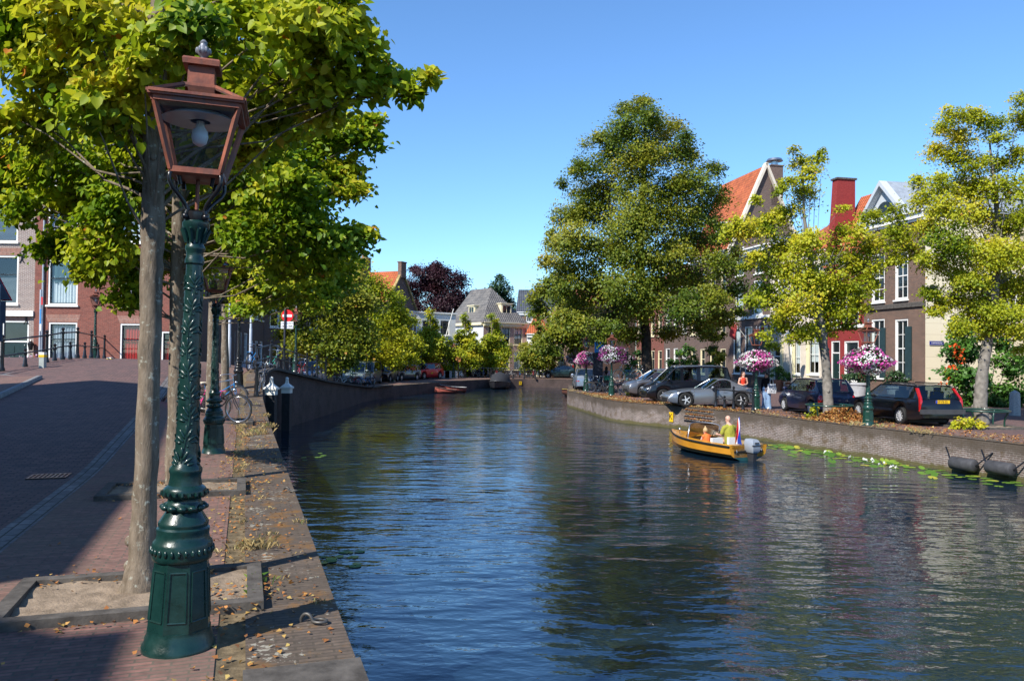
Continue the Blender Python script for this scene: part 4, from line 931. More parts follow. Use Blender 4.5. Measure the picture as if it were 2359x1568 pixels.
# ---------------------------------------------------------------- railings
def post(mb, p, h, r=.05):
    x, y, z = p
    mb.lathe([(r * 1.9, 0), (r * 1.9, .10), (r * 1.35, .16), (r * 1.25, .30), (r * .95, h * .55), (r * .9, h - .16), (r * 1.4, h - .15), (r * 1.4, h - .08), (r * .8, h - .06), (r * .7, h - .03), (r * 1.25, h + .02), (r * 1.25, h + .05), (0, h + .10)], (x, y, z), 12)
def railing(label, pts, h=1.1, short=True, mids=True, group=None, rail2=.52):
    p0 = Vector(pts[0]); root = thing('iron_railing', label, 'railing', p0, 0, group)
    Q = [Vector(p) - p0 for p in pts]
    for q in Q:
        mb = MB(); post(mb, q, h); mb.build('post', BLACKP, root, smooth=45)
    if short:
        for a, b in zip(Q[:-1], Q[1:]):
            mb = MB(); post(mb, (a + b) / 2, h * .52, .045); mb.build('short_post', BLACKP, root, smooth=45)
    for hh, rr in ((h - .11, .030), (h * rail2 - .08, .026)):
        mb = MB(); mb.tube([q + Vector((0, 0, hh)) for q in Q], rr, 8); mb.build('rail', BLACKP, root, smooth=60)
    return root
def pb(px, py, d): return W(px, py, d)
railing('black iron railing of the bridge in front of the grey brick house', [pb(-60, 868, 25), pb(4, 856, 26.5), pb(107, 838, 29), pb(144, 829, 30.3), pb(178, 825, 31.6), pb(210, 825, 35.5), pb(240, 825, 42)], 1.15)
rp = []
for d, t in ((28.4, .22), (30.2, .22), (32.2, .22), (34, .22), (36, .22), (38, .22), (40, .22), (42, .22), (44, .22)):
    i = int(np.argmin(abs(EP[:, 1] - d))); q = EP[i] + EN[i] * t; rp.append((q[0], q[1], float(zE(q[1])) + (.1 if d > 32 else 0)))
railing('long black iron railing descending along the shaded bridge wall', rp, 1.12)
i0 = [G(px, py, RQ) for px, py in ((1649, 938), (1669, 940), (1690, 943), (1711, 946), (1735, 951))]
railing('short black railing with posts beside the silver sports car', i0[::2], .95, True)
q = [LP(px, 84.5) for px in (1130, 1156, 1182, 1208, 1234)]
railing('low iron railing in front of the far bicycle stands', q, .95, False)

# ---------------------------------------------------------------- signs, posts, boxes
def pole(mb, h, r=.03, n=10): mb.tube([(0, 0, 0), (0, 0, h)], r, n)
p = W(655, 820, 42); base = Vector((p.x, p.y, LZ(p.x, p.y)))
sg = thing('no_entry_sign', 'red and white no entry sign over a white cyclist plate on a dark pole', 'road sign', base, 0)
zc = W(660, 727, 42).z - base.z; dx = W(661, 727, 42).x - base.x
mb = MB(); pole(mb, zc + .35, .05); mb.build('pole', plain('grey_black_pole', (.04, .04, .05), .5), sg, smooth=40)
mb = MB(); mb.lathe([(.32, 0), (.32, .012)], (dx, .06, zc), 32, 'y'); dsc = mb.build('disc', plain('sign_red', (.70, .015, .02), .4, .4, var=.03), sg)
mb = MB(); mb.box((dx, .052, zc), (.50, .012, .13)); mb.build('bar', plain('sign_white', (.82, .82, .82), .4, .4, var=.02), dsc)
zq = W(661, 748.5, 42).z - base.z
mb = MB(); mb.box((dx, .06, zq), (.66, .015, .38)); pl = mb.build('plate', _M['sign_white'], sg)
tx = text_mesh('lettering', 'uitgezonderd', .115, BLACKP, pl); tx.location = (dx, .05, zq + .10); tx.rotation_euler = (math.pi / 2, 0, 0)
mb = MB()
for ox in (-.16, .18):
    for w_ in (-.085, .085):
        N = 14; mb.tube([(dx + ox + w_ + .052 * math.cos(2 * math.pi * i / N), .05, zq - .095 + .052 * math.sin(2 * math.pi * i / N)) for i in range(N + 1)], .007, 4)
    for a, b in (((-.085, -.095), (-.03, -.03)), ((-.03, -.03), (.055, -.03)), ((.085, -.095), (.045, -.01)), ((-.03, -.03), (0, -.1)), ((0, -.1), (.055, -.03))):
        mb.tube([(dx + ox + a[0], .05, zq + a[1]), (dx + ox + b[0], .05, zq + b[1])], .007, 4)
mb.build('cycle_symbol', BLACKP, pl)
def simple_pole(px, d, top, label, mat, r=.05, z=None, name='pole'):
    p = W(px, 820, d); zz_ = LZ(p.x, p.y) if z is None else z; h = W(px, top, d).z - zz_
    mb = MB(); mb.lathe([(r * 1.25, 0), (r * 1.25, h * .33), (r, h * .34), (r * .8, h), (0, h + .02)], n=12)
    o = mb.build(name, mat, smooth=40, loc=(p.x, p.y, zz_)); tag(o, label, 'pole'); return o
GALV = plain('galvanised', (.50, .53, .57), .45, .5, .3, var=.1)
simple_pole(528, 33, 640, 'pale galvanised lamp mast behind the second green lamp', GALV, .06, name='lamp_mast')
simple_pole(577, 40, 560, 'pale galvanised mast behind the bridge railing', GALV, .06, name='lamp_mast')
simple_pole(668, 48, 760, 'thin pale post behind the no entry sign', GALV, .05, name='sign_post')
# left edge: back of a warning sign
p = W(-8, 900, 15); o = thing('warning_sign', 'back of a triangular warning sign with a plate below at the picture edge', 'road sign', (p.x, p.y, LZ(p.x, p.y)))
zc = W(0, 668, 15).z - o.location.z; mb = MB(); pole(mb, zc + .1, .035); mb.build('pole', GALV, o, smooth=40)
mb = MB(); mb.prism([(-.30, 0, zc - .18), (.22, 0, zc - .18), (-.04, 0, zc + .28)], (0, .02, 0)); mb.build('triangle', plain('sign_back', (.10, .12, .16), .5, .4), o)
mb = MB(); mb.prism([(-.32, .02, zc - .195), (.245, .02, zc - .195), (-.04, .02, zc + .31)], (0, .012, 0)); mb.build('red_border', _M['sign_red'], o)
mb = MB(); mb.box((-.08, .01, zc - .42), (.42, .02, .42)); mb.box((-.1, .012, zc - .80), (.36, .02, .34)); mb.build('plate', _M['sign_back'], o)
# tall sign pole by the drainpipe
p = W(91, 820, 37); o = thing('street_sign', 'thin pole carrying red blue and white signs seen edge on by the drainpipe', 'road sign', (p.x, p.y, 1.3))
mb = MB(); pole(mb, W(91, 667, 37).z - 1.3, .045); mb.build('pole', GALV, o, smooth=40)
for t_, b_, dx_, c in ((684, 702, .10, (.60, .06, .06)), (712, 746, .04, (.05, .25, .55)), (746, 762, .06, (.75, .75, .72))):
    zt_, zb_ = W(91, t_, 37).z - 1.3, W(91, b_, 37).z - 1.3
    mb = MB(); mb.box((dx_, -.05, (zt_ + zb_) / 2), (.07, .04, zt_ - zb_)); mb.build('sign_plate', plain('sign_%d' % t_, c, .4, .4, var=.05), o)
for px, d, t_, b_, lab in ((98, 27.5, 811, 852, 'small grey marker post with white and yellow cap beside the bridge railing'), (253, 33, 823, 840, 'small grey marker post with yellow cap at the end of the bridge footway')):
    a, b = W(px, b_, d), W(px, t_, d); h = b.z - a.z; w_ = .17
    o = thing('marker_post', lab, 'post', a); mb = MB(); mb.box((0, 0, h * .36), (w_, w_, h * .72)); mb.build('shaft', plain('grey_plastic', (.36, .40, .38), .6), o)
    mb = MB(); mb.box((0, 0, h * .79), (w_ * 1.1, w_ * 1.1, h * .14)); mb.build('band', plain('yellow_plastic', (.75, .50, .02), .5, var=.03), o)
    mb = MB(); mb.box((0, 0, h * .93), (w_ * 1.06, w_ * 1.06, h * .14)); mb.build('cap', WHITE, o)
# raised footway on the left of the bridge
ft = [W(0, 862, 25.5), W(107, 843, 28.5), W(178, 830, 31), W(240, 830, 38)]; fr_ = [W(60, 868, 25), W(160, 862, 27.5), W(228, 843, 31), W(250, 833, 38)]
mb = MB()
for i in range(3):
    a, b, c, d = ft[i], ft[i + 1], fr_[i + 1], fr_[i]; mb.add([a, b, c, d, *(v - Vector((0, 0, .5)) for v in (a, b, c, d))], [(0, 1, 2, 3), (4, 5, 6, 7), (0, 4, 7, 3), (0, 1, 5, 4), (3, 2, 6, 7), (1, 2, 6, 5)])
mb.build('footpath', BLUESTONE, kind='structure')
# mooring posts with white caps
for px, cap, d in ((625, 900, 30.2), (661, 897, 34.5)):
    p = W(px, cap, d); ztop = p.z
    o = thing('mooring_post', 'square tarred guard post with white cap standing in the water ' + ('close to the quay end' if px == 625 else 'before the shaded bridge wall'), 'mooring post', (p.x, p.y, WATER_Z - 1), 0, 'white capped guard posts in the water')
    h = ztop - WATER_Z + 1 - .15; mb = MB(); mb.box((0, 0, h / 2), (.34, .34, h)); mb.build('shaft', plain('tarred_wood', (.02, .022, .026), .6, var=.4), o)
    mb = MB(); mb.box((0, 0, h + .10), (.38, .38, .2)); mb.box((0, 0, h + .235), (.48, .48, .08)); mb.loft([[(-.22, -.22, h + .275), (.22, -.22, h + .275), (.22, .22, h + .275), (-.22, .22, h + .275)], [(-.07, -.07, h + .42), (.07, -.07, h + .42), (.07, .07, h + .42), (-.07, .07, h + .42)], [(-.05, -.05, h + .58), (.05, -.05, h + .58), (.05, .05, h + .58), (-.05, .05, h + .58)]]); mb.ell((0, 0, h + .62), .075, 8, 6); mb.build('cap', WHITE, o)
# street name sign on the cream side wall
hs = [o for o in col.objects if o.get('label', '').startswith('brown brick corner house')][0]
o = thing('street_name_sign', 'small blue street name sign on the cream side wall', 'street sign')
a, b_ = W(2142, 790, 44.3), None
nv = (hs.matrix_world if False else Matrix.Rotation(math.atan2(-5.3, 1.06), 3, 'Z'))
xd = (nv @ Vector((0, 1, 0))).normalized(); nd = (nv @ Vector((1, 0, 0))).normalized(); cor = Vector((22.9, 44, 0))
for_px = lambda px: (lambda k: cor + xd * k)(next(k for k in np.arange(0, 8, .01) if CX + FPX * (cor + xd * k).x / (cor + xd * k).y >= px))
c0, c1 = for_px(2141), for_px(2173); mid = (c0 + c1) / 2 + nd * .03; zc = W(2157, 790, mid.y).z
o.location = (mid.x, mid.y, zc); o.rotation_euler = (0, 0, math.atan2(xd.y, xd.x)); wS = (c1 - c0).length
mb = MB(); mb.box((0, 0, 0), (wS, .03, wS * .27)); mb.build('plate', plain('enamel_blue', (.02, .03, .22), .3, .5, var=.04), o)
mb = MB()
for z_ in (-.12, .12): mb.box((0, -.018, z_ * wS), (wS * .96, .004, wS * .012))
mb.build('border', _M['sign_white'], o)
tx = text_mesh('lettering', 'SCHEEPMAKERSSTEEG', wS * .085, _M['sign_white'], o); tx.location = (0, -.02, 0); tx.rotation_euler = (math.pi / 2, 0, 0); tx.scale = (.95, 1.4, 1)
# yellow K plates on the walls
def wall_pt(px, py):                     # point on the right quay wall under a pixel
    best = min(range(len(RP)), key=lambda i: abs(CX + FPX * RP[i][0] / RP[i][1] - px) + (1e3 if RP[i][1] < 20 or RP[i][1] > 42 else 0))
    return best, Vector((RP[best][0], RP[best][1], W(px, py, RP[best][1]).z)), -RN[best]
i, p, nn = wall_pt(1551, 960)
o = thing('mooring_sign', 'yellow plate with a black letter K on the sunlit quay wall', 'sign', p + Vector((*nn, 0)) * .03, math.atan2(nn[1], nn[0]) + math.pi / 2)
mb = MB(); mb.box((0, 0, 0), (.26, .03, .46)); mb.build('plate', plain('sign_yellow', (.72, .44, .01), .45, var=.04), o)
tx = text_mesh('lettering', 'K', .40, BLACKP, o); tx.location = (-.02, -.02, 0); tx.rotation_euler = (math.pi / 2, 0, 0)
p = W(1193, 882, 84.2); i = int(np.argmin(((EP - np.array([p.x, p.y])) ** 2).sum(1))); q = EP[i] - EN[i] * .03
o = thing('mooring_sign', 'tiny yellow plate with a dark mark on the far quay wall', 'sign', (q[0], q[1], W(1193, 882, q[1]).z), math.atan2(EN[i][1], EN[i][0]) - math.pi / 2)
mb = MB(); mb.box((0, 0, 0), (.3, .03, .36)); mb.build('plate', _M['sign_yellow'], o); tx = text_mesh('lettering', 'K', .32, BLACKP, o); tx.location = (0, -.02, 0); tx.rotation_euler = (math.pi / 2, 0, 0)
# steps cut in the wall: brick recess with leaves
i, p, nn = wall_pt(1612, 958); tv = Vector((nn[1], -nn[0], 0)); nv3 = Vector((*nn, 0))
o = thing('wall_steps', 'worn brick steps set into the quay wall covered with orange leaves', 'steps', (p.x, p.y, 0)); mb = MB()
for k in range(3): mb.bar(tv * (-1.1) + nv3 * (.01 + .015 * k) + Vector((0, 0, RQ - .16 - .20 * k)), tv * 1.1 + nv3 * (.01 + .015 * k) + Vector((0, 0, RQ - .16 - .20 * k)), .05 + .03 * k, .065)
mb.build('tread', QWALL if False else brick('step_brick', (.22, .17, .15), (.15, .12, .11), (.3, .28, .25)), o)
STEPS = (p, tv, nv3)
# rubber fenders hanging on the right wall
for px, py, lab in ((2240, 1068, 'dark cylinder fender on chains, the one under the tree guard'), (2326, 1077, 'dark cylinder fender on chains nearest the right picture edge')):
    i, p, nn = wall_pt(px, py); i = max(0, i)
    tv_ = Vector((nn[1], -nn[0], 0)); n3 = Vector((*nn, 0)); o = thing('fender', lab, 'fender', p + n3 * .25, 0, 'fenders on the quay wall')
    mb = MB(); L = .40; mb.tube([tv_ * -L, tv_ * -(L - .04), tv_ * (L - .04), tv_ * L], [.15, .19, .19, .15], 16); mb.build('drum', plain('old_rubber', (.055, .055, .06), .7, .3, var=.3), o, smooth=50)
    for s in (-1, 1):
        mb = MB(); mb.tube([tv_ * (s * L), tv_ * (s * (L + .25)) - n3 * .15 + Vector((0, 0, .28)), tv_ * (s * (L + .38)) - n3 * .22 + Vector((0, 0, .42))], .022, 6); mb.build('chain', BLACKP, o)
# mooring rings on the near coping
for px, py in ((722, 1435), (668, 1133)):
    p = G(px, py, 0); o = thing('mooring_ring', 'iron mooring ring lying on the coping ' + ('in front by the lamp' if py > 1200 else 'farther along beside the second tree pit'), 'mooring ring', (p.x, p.y, 0), R(-15), 'mooring rings')
    mb = MB(); N = 20; mb.tube([(.045 + .05 * math.cos(2 * math.pi * k / N), .035 * math.sin(2 * math.pi * k / N), .022) for k in range(N + 1)], .0105, 8); mb.build('ring', plain('worn_iron', (.10, .095, .09), .5, .5, .5, var=.3), o, smooth=60)
    mb = MB(); mb.tube([(-.05 + .045 * math.cos(math.pi * k / 10), 0, .06 * math.sin(math.pi * k / 10)) for k in range(11)], .012, 8); mb.build('staple', _M['worn_iron'], o, smooth=60)
# tree pits with stone kerbs
def pit(c, a, b, z, label, rz):
    o = thing('tree_pit', label, 'tree pit', c, rz); 
    for (x, y, sx, sy) in ((0, -b / 2, a + .11, .11), (0, b / 2, a + .11, .11), (-a / 2, 0, .11, b - .11), (a / 2, 0, .11, b - .11)):
        mb = MB(); mb.box((x, y, .0), (sx, sy, .13)); mb.build('kerb_stone', GREYST, o)
    mb = MB(); N = 14
    vs = [(-a / 2 + a * i / N, -b / 2 + b * j / N, .012 + .03 * rnd.random()) for j in range(N + 1) for i in range(N + 1)]
    mb.add(vs, [(j * (N + 1) + i, j * (N + 1) + i + 1, (j + 1) * (N + 1) + i + 1, (j + 1) * (N + 1) + i) for j in range(N) for i in range(N)])
    mb.build('soil', SOIL, o, smooth=60); return o
RZN = math.atan2(.319, .948)
pit((-2.72, 5.86, 0), 1.62, 1.0, 0, 'stone edged soil pit of the nearest tree', RZN)
pit((-4.35, 10.35, 0), 1.62, 1.0, 0, 'stone edged soil pit of the second tree', RZN)
pit((-7.45, 20.0, .03), 1.7, 1.2, 0, 'stone edged soil pit under the parked bicycles', RZN)
pit((*G(2268, 985, RQ).xy, RQ), 2.2, 1.3, 0, 'stone edged pit of the gnarled tree beside the black estate', R(5))
# green hoop guards round two right-hand trees
def guard(px, py, label, r=.80, h=.55):
    p = G(px, py, RQ); o = thing('tree_guard', label, 'tree guard', p, 0, 'green hoop tree guards'); N = 28
    mb = MB(); mb.tube([(r * math.cos(2 * math.pi * k / N), r * math.sin(2 * math.pi * k / N), h) for k in range(N + 1)], .035, 8); mb.build('hoop', GREENR, o, smooth=60)
    for k in range(4):
        a = k * math.pi / 2 + .6; d = Vector((math.cos(a), math.sin(a), 0)); mb = MB(); mb.tube([d * r + Vector((0, 0, h - .02)), d * (r - .08) + Vector((0, 0, h - .18)), d * (r - .12) + Vector((0, 0, .2)), d * (r - .12)], .032, 8); mb.build('leg', GREENR, o, smooth=60)
guard(2266, 981, 'green hoop guard round the gnarled tree beside the black estate')
guard(1911, 966, 'green hoop guard round the tree behind the blue hatchback', .85)
# granite bollard, planters, bench
p = G(2338, 957, RQ); mb = MB(); mb.lathe([(.22, 0), (.20, .9), (.17, .98), (0, 1.08)], n=8); tag(mb.build('granite_bollard', plain('granite', (.34, .33, .32), .8, .2, var=.25, scale=20), loc=p, smooth=30), 'pale granite bollard by the hedge at the right edge', 'bollard')

# small things of the street
p = W(70.5, 797, 41.8); o = thing('wall_lantern', 'small black lantern fixed to the grey brick wall beside the dark front door', 'lantern', p)
mb = MB(); mb.lathe([(.10, -.22), (.16, .12), (.19, .13), (.04, .28), (0, .36)], n=6); mb.build('lantern_body', BLACKP, o); mb = MB(); mb.tube([(0, 0, .1), (0, .12, .2), (0, .22, .1)], .02, 6); mb.build('bracket', BLACKP, o)
p = W(494, 1098, 12); q = G(500, 1095, .03); o = thing('drain_cover', 'slotted iron drain cover in the shaded road near the gutter', 'drain cover', (-6.6, 11.4, LZ(-6.6, 11.4) + .006), math.atan2(.319, .948)); mb = MB()
mb.box((0, .2, 0), (.5, .04, .02)); mb.box((0, -.2, 0), (.5, .04, .02)); [mb.box((x, 0, 0), (.03, .36, .018)) for x in np.linspace(-.235, .235, 9)]; mb.build('grate', BLACKP, o)
p = W(1827, 850, 54); o = thing('street_lamp', 'plain grey lamp post leaning in front of the pale shop house', 'street lamp', (p.x, p.y, RQ)); tp = W(1817, 790, 54); dv = tp - Vector((p.x, p.y, RQ))
mb = MB(); mb.tube([(0, 0, 0), dv * .3, dv], [.09, .06, .045], 10); mb.build('pole', plain('grey_mast', (.14, .15, .16), .5), o, smooth=50)
mb = MB(); mb.lathe([(.05, 0), (.16, .1), (.26, .55), (.28, .57), (.10, .75), (0, .85)], dv, 8); mb.build('lantern', plain('grey_glass', (.25, .30, .36), .2, .5), o)
rngp = np.random.default_rng(3); c0 = W(72, 836, 40.5); N = 260; P = rngp.normal(size=(N, 3)) * np.array([.40, .15, .16]); o = thing('flower_clump', 'clump of pale pink flowers by the drainpipe of the grey brick house', 'flowers', c0)
v, f, k = leaf_cloud(rngp, P, .10, None, 1.2, 'pair'); ob('foliage', np_mesh('foliage', v, f, LEAFB, shade=np.repeat(rngp.random(N), k)), o)
P = rngp.normal(size=(N, 3)) * np.array([.42, .17, .18]) + np.array([0, -.05, .06]); v, f, k = leaf_cloud(rngp, P, .07, None, 1.2, 'petal'); ob('blossom', np_mesh('blossom', v, f, PET, shade=np.repeat(rngp.uniform(.35, .55, N), k)), o, kind='stuff')
# ---------------------------------------------------------------- cars (x forward, y left, wheels on z = 0)
def paint(name, c, metal=.35):
    return plain(name, c, .30, .55, metal, var=.05, scale=.8, coat=.55)
TRIM = plain('black_trim', (.016, .016, .017), .5, .4)
REDL = plain('tail_lamp', (.45, .008, .008), .15, .6, var=.1, coat=.6)
CLRL = plain('clear_lamp', (.30, .32, .34), .12, .7, .3, var=.1, coat=.6)
PLATE = plain('yellow_plate', (.80, .47, .01), .4, .4, var=.02)
SEAT = plain('car_seat', (.035, .035, .04), .8, .2)
def car(name, label, loc, heading, L, Wd, prof, cab, wb, fo, r, paint_m, group='parked cars', plate_rear=None, plate_front=None, tail='block', solid=(), rails=None, spokes=5, zsill=.20, roof_w=.74, belt_trim=None, front_face=True, arch=.06, side_strip=None):
    root = thing(name, label, 'car' if name != 'delivery_van' else 'van', loc, heading, group)
    xf = L / 2; ax = [xf - fo, xf - fo - wb]
    px, pz = zip(*sorted(prof))
    ct = lambda x: float(np.interp(x, px, pz))
    wf = lambda x: Wd / 2 * (1 - .13 * abs(2 * x / L) ** 5)
    xs = sorted(set(list(np.linspace(-xf, xf, 45)) + [a + k * (r + arch) for a in ax for k in (-1.001, -.999, -.9, -.75, -.5, -.25, 0, .25, .5, .75, .9, .999, 1.001)]))
    rings = []
    for x in xs:
        w, zt = wf(x), ct(x); zb = zsill + .10 * abs(2 * x / L) ** 8; za = zb
        for a in ax:
            dxx = abs(x - a)
            if dxx < r + arch: za = max(za, r + math.sqrt((r + arch) ** 2 - dxx ** 2))
        za = min(za, zt - .10); hh = zt - za
        rings.append([(x, s * yy, z_) for s, pts in ((1, ((w * .55, zb if za == zb else za), (w * .93, za), (w * .985, za + min(.10, hh * .3)), (w, za + hh * .5), (w * .985, zt - min(.16, hh * .25)), (w * .94, zt - .025), (w * .55, zt + .012))),) for yy, z_ in pts] + [(x, 0, zt + .02)] + [(x, -yy, z_) for yy, z_ in ((w * .55, zt + .012), (w * .94, zt - .025), (w * .985, zt - min(.16, hh * .25)), (w, za + hh * .5), (w * .985, za + min(.10, hh * .3)), (w * .93, za), (w * .55, zb if za == zb else za))])
    mb = MB(); mb.loft(rings); mb.build('body', paint_m, root, smooth=38)
    mb = MB(); mb.box((0, 0, zsill + .12), (L * .9, Wd * .62, .16))
    for a in ax: mb.box((a, 0, r + .08), (2 * r + .06, Wd * .80, 2 * r - .02))
    mb.build('underbody', TRIM, root)
    # cabin: glass shell, painted roof, pillars
    (xa, za), (xb, zb), (xc, zc), (xd, zd) = cab            # windscreen foot, roof front, roof rear, rear foot
    wB = lambda x: wf(x) * .925
    def top(x): return float(np.interp(-x, [-xa, -xb, -xc, -xd], [za, zb, zc, zd])) + (.035 * math.sin(math.pi * np.clip((xb - x) / (xb - xc), 0, 1)))
    st = sorted(set(list(np.linspace(xd, xa, 24)) + [xb, xc])); gr = []
    for x in st:
        zt = top(x); z0 = ct(x) - .03; zt = max(zt, z0 + .015); f = np.clip((zt - z0) / (zb - z0 + 1e-6), 0, 1)
        w0 = wB(x); w1 = w0 - (w0 - roof_w * Wd / 2) * f; gr.append([(x, w0, z0), (x, w1, zt - .03 * f), (x, w1 * .6, zt + .012), (x, -w1 * .6, zt + .012), (x, -w1, zt - .03 * f), (x, -w0, z0)])
    g = MB(); g.loft(gr, closed=False, cap=False); g.build('window_glass', CARGLASS, root, smooth=30)
    rr = [q for q, x in zip(gr, st) if xc - .01 <= x <= xb + .01]
    rs = [[(p[0], p[1] * 1.012, p[2] + .006) for p in q[1:5]] for q in rr]
    mb = MB(); mb.loft([[*q, *[(p[0], p[1] * .96, p[2] - .035) for p in q[::-1]]] for q in rs]); mb.build('roof', paint_m, root, smooth=50)
    # pillars along the side glass
    def edge(x, s, f):
        z0 = ct(x) - .02; zt = max(top(x), z0); ff = np.clip((zt - z0) / (zb - z0 + 1e-6), 0, 1); w0 = wB(x); w1 = w0 - (w0 - roof_w * Wd / 2) * ff
        return Vector((x, s * (w0 + (w1 - w0) * f) * 1.006, z0 + (zt - .03 - z0) * f))
    mb = MB()
    for s in (-1, 1):
        mb.tube([edge(x, s, 1) for x in np.linspace(xa - .01, xb, 6)], .022, 6); mb.tube([edge(x, s, 1) for x in np.linspace(xb, xc, 10)], .030, 6); mb.tube([edge(x, s, 1) for x in np.linspace(xc, xd + .01, 6)], .036, 6)
        for a, b_ in solid:
            xs_ = np.linspace(a, b_, 5); mb.loft([[edge(x, s, 0) + Vector((0, s * .008, 0)), edge(x, s, 1) + Vector((0, s * .008, 0)), edge(x, s, 1) - Vector((0, s * .03, 0)), edge(x, s, 0) - Vector((0, s * .03, 0))] for x in xs_])
        mb.tube([edge(x, s, 0) + Vector((0, 0, .012)) for x in np.linspace(xd + .02, xa - .02, 12)], .018, 6)
    mb.build('pillar', paint_m, root, smooth=45)
    mb = MB()
    for x0 in np.linspace(xb - .55, xc + .7, 2):
        for s in (-1, 1): mb.box((x0 - .3, s * Wd * .21, ct(0) - .02), (.12, .46, .55), rot=Matrix.Rotation(-.2, 3, 'Y')); mb.box((x0 - .36, s * Wd * .21, ct(0) + .32), (.08, .24, .16))
    mb.build('seat', SEAT, root)
    # wheels
    for a in ax:
        for s in (-1, 1):
            y = s * (wf(a) - .10); t = MB(); t.lathe([(r * .62, -.10), (r * .9, -.105), (r, -.07), (r, .07), (r * .9, .105), (r * .62, .10)], (a, y, r), 28, 'y', caps=False); wh = t.build('wheel', RUBBER, root, smooth=40)
            m2 = MB(); yo = y + s * .095; m2.lathe([(r * .70, yo - s * .03), (r * .70, yo), (r * .63, yo - s * .005), (r * .61, yo - s * .05)], (a, 0, r), 28, 'y', caps=False)
            for k in range(spokes):
                q = 2 * math.pi * k / spokes; m2.bar((a + .05 * math.cos(q), yo - s * .012, r + .05 * math.sin(q)), (a + r * .66 * math.cos(q), yo - s * .010, r + r * .66 * math.sin(q)), .045 if spokes < 8 else .028, .03, up=(0, 1, 0))
            m2.lathe([(.065, yo - s * .02), (.06, yo + s * .006), (0, yo + s * .008)], (a, 0, r), 14, 'y'); m2.build('rim', ALU, wh, smooth=40)
            m3 = MB(); m3.lathe([(r * .64, yo - s * .06), (0, yo - s * .061)], (a, 0, r), 20, 'y'); m3.build('brake_disc', TRIM, wh)
    # lamps, plates, mirrors, handles
    zf, zr = ct(xf), ct(-xf)
    for s in (-1, 1):
        xh = xf - .16; mb = MB(); mb.ell((xh + .02, s * wf(xh) * .74, ct(xh) - .15), (.15, .19, .065), 12, 8, rot=Matrix.Rotation(-s * .35, 3, 'Z')); mb.build('headlight', CLRL, root, smooth=60)
        mb = MB()
        if tail == 'tall':
            xt = -xf + .055; m = [(xt + (.02 if z_ < ct(xd) else .02 + (z_ - ct(xd)) * (abs(xd - xc) / (zc - ct(xd)))), s * (wf(-xf + .1) * (.955 if z_ < ct(xd) else .955 - .13 * (z_ - ct(xd)) / .5)), z_) for z_ in np.linspace(zr - .28, zc - .08, 8)]
            for q in m: pass
            mb.loft([[(x - .03, y - .04, z_), (x - .03, y + .04, z_), (x + .06, y + .04 , z_), (x + .06, y - .04, z_)] for x, y, z_ in m])
        else: mb.ell((-xf + (.10 if tail == 'block' else .07), s * wf(-xf) * (.86 if tail == 'block' else .93), zr - .15), (.115, .16 if tail == 'block' else .12, .09 if tail == 'block' else .22), 12, 8)
        mb.build('taillight', REDL, root, smooth=50)
        xm = xa - .42; mb = MB(); e0 = edge(xm, s, .12); mb.ell(e0 + Vector((.05, s * .13, .05)), (.07, .11, .075), 10, 8); mb.bar(e0, e0 + Vector((.03, s * .1, .03)), .03, .03); mb.build('mirror', paint_m, root, smooth=60)
        for xq in ([(xb + xc) / 2 + .25, xc + .15] if abs(xb - xc) > .9 else [(xb + xc) / 2 - .05]): mb = MB(); mb.box((xq, s * (wf(xq) * .992), ct(xq) - .17), (.18, .03, .03)); mb.build('handle', paint_m, root)
    mb = MB(); mb.box((xf - .02, 0, .33), (.06, Wd * .62, .14)); mb.box((xf - .015, 0, zf - .20), (.05, Wd * .42, .09)); mb.build('grille', TRIM, root)
    if side_strip:
        mb = MB()
        for s in (-1, 1): mb.bar((ax[1] + r + .12, s * (wf(0) + .004), side_strip), (ax[0] - r - .12, s * (wf(0) + .004), side_strip), .025, .09)
        mb.box((-xf - .01, 0, .52), (.10, Wd * .93, .16)); mb.build('side_strip', plain('grey_trim', (.05, .05, .054), .6), root)
    for xq, txt, dz in ((-xf - .012, plate_rear, zr - .22 if tail != 'tall' else .86), (xf + .012, plate_front, .46)):
        if txt is None: continue
        mb = MB(); mb.box((xq, 0, dz), (.02, .52, .11)); po = mb.build('number_plate', PLATE, root); sgn = -1 if xq < 0 else 1
        if txt:
            t = text_mesh('lettering', txt, .10, TRIM, po); t.location = (xq + sgn * .012, -sgn * .02, dz); t.rotation_euler = (math.pi / 2, 0, sgn * math.pi / 2)
            m2 = MB(); m2.box((xq + sgn * .002, sgn * -.235 if sgn > 0 else .235, dz), (.02, .05, .11)); m2.build('blue_band', plain('plate_blue', (.02, .06, .40), .4, var=.03), po)
    if rails:
        mb = MB()
        for s in (-1, 1): mb.tube([(xb - .1, s * roof_w * Wd * .46, top(xb) + .0), (xb - .25, s * roof_w * Wd * .46, top(xb - .2) + .06), (xc + .25, s * roof_w * Wd * .46, top(xc + .2) + .06), (xc + .1, s * roof_w * Wd * .46, top(xc))], .018, 8)
        mb.build('roof_rail', rails, root, smooth=60)
    return root
P_BLK = paint('black_car_paint', (.006, .007, .012)); P_NAVY = paint('navy_car_paint', (.008, .014, .055)); P_SIL = paint('silver_grey_car_paint', (.24, .26, .29), .6); P_GRY = paint('grey_car_paint', (.17, .17, .18), .6)
P_BLS = paint('silver_blue_car_paint', (.27, .33, .42), .55); P_RED = paint('red_car_paint', (.42, .012, .022)); P_GRN = paint('dark_green_car_paint', (.010, .030, .032)); P_LIT = paint('pale_green_van_paint', (.22, .27, .26)); P_DB = paint('dark_blue_car_paint', (.006, .012, .03)); P_TEAL = paint('slate_car_paint', (.05, .08, .10))
estate_prof = [(-2.36, .80), (-2.33, .93), (-2.2, .95), (0, .93), (.85, .95), (1.6, .86), (2.2, .74), (2.33, .66), (2.36, .55)]
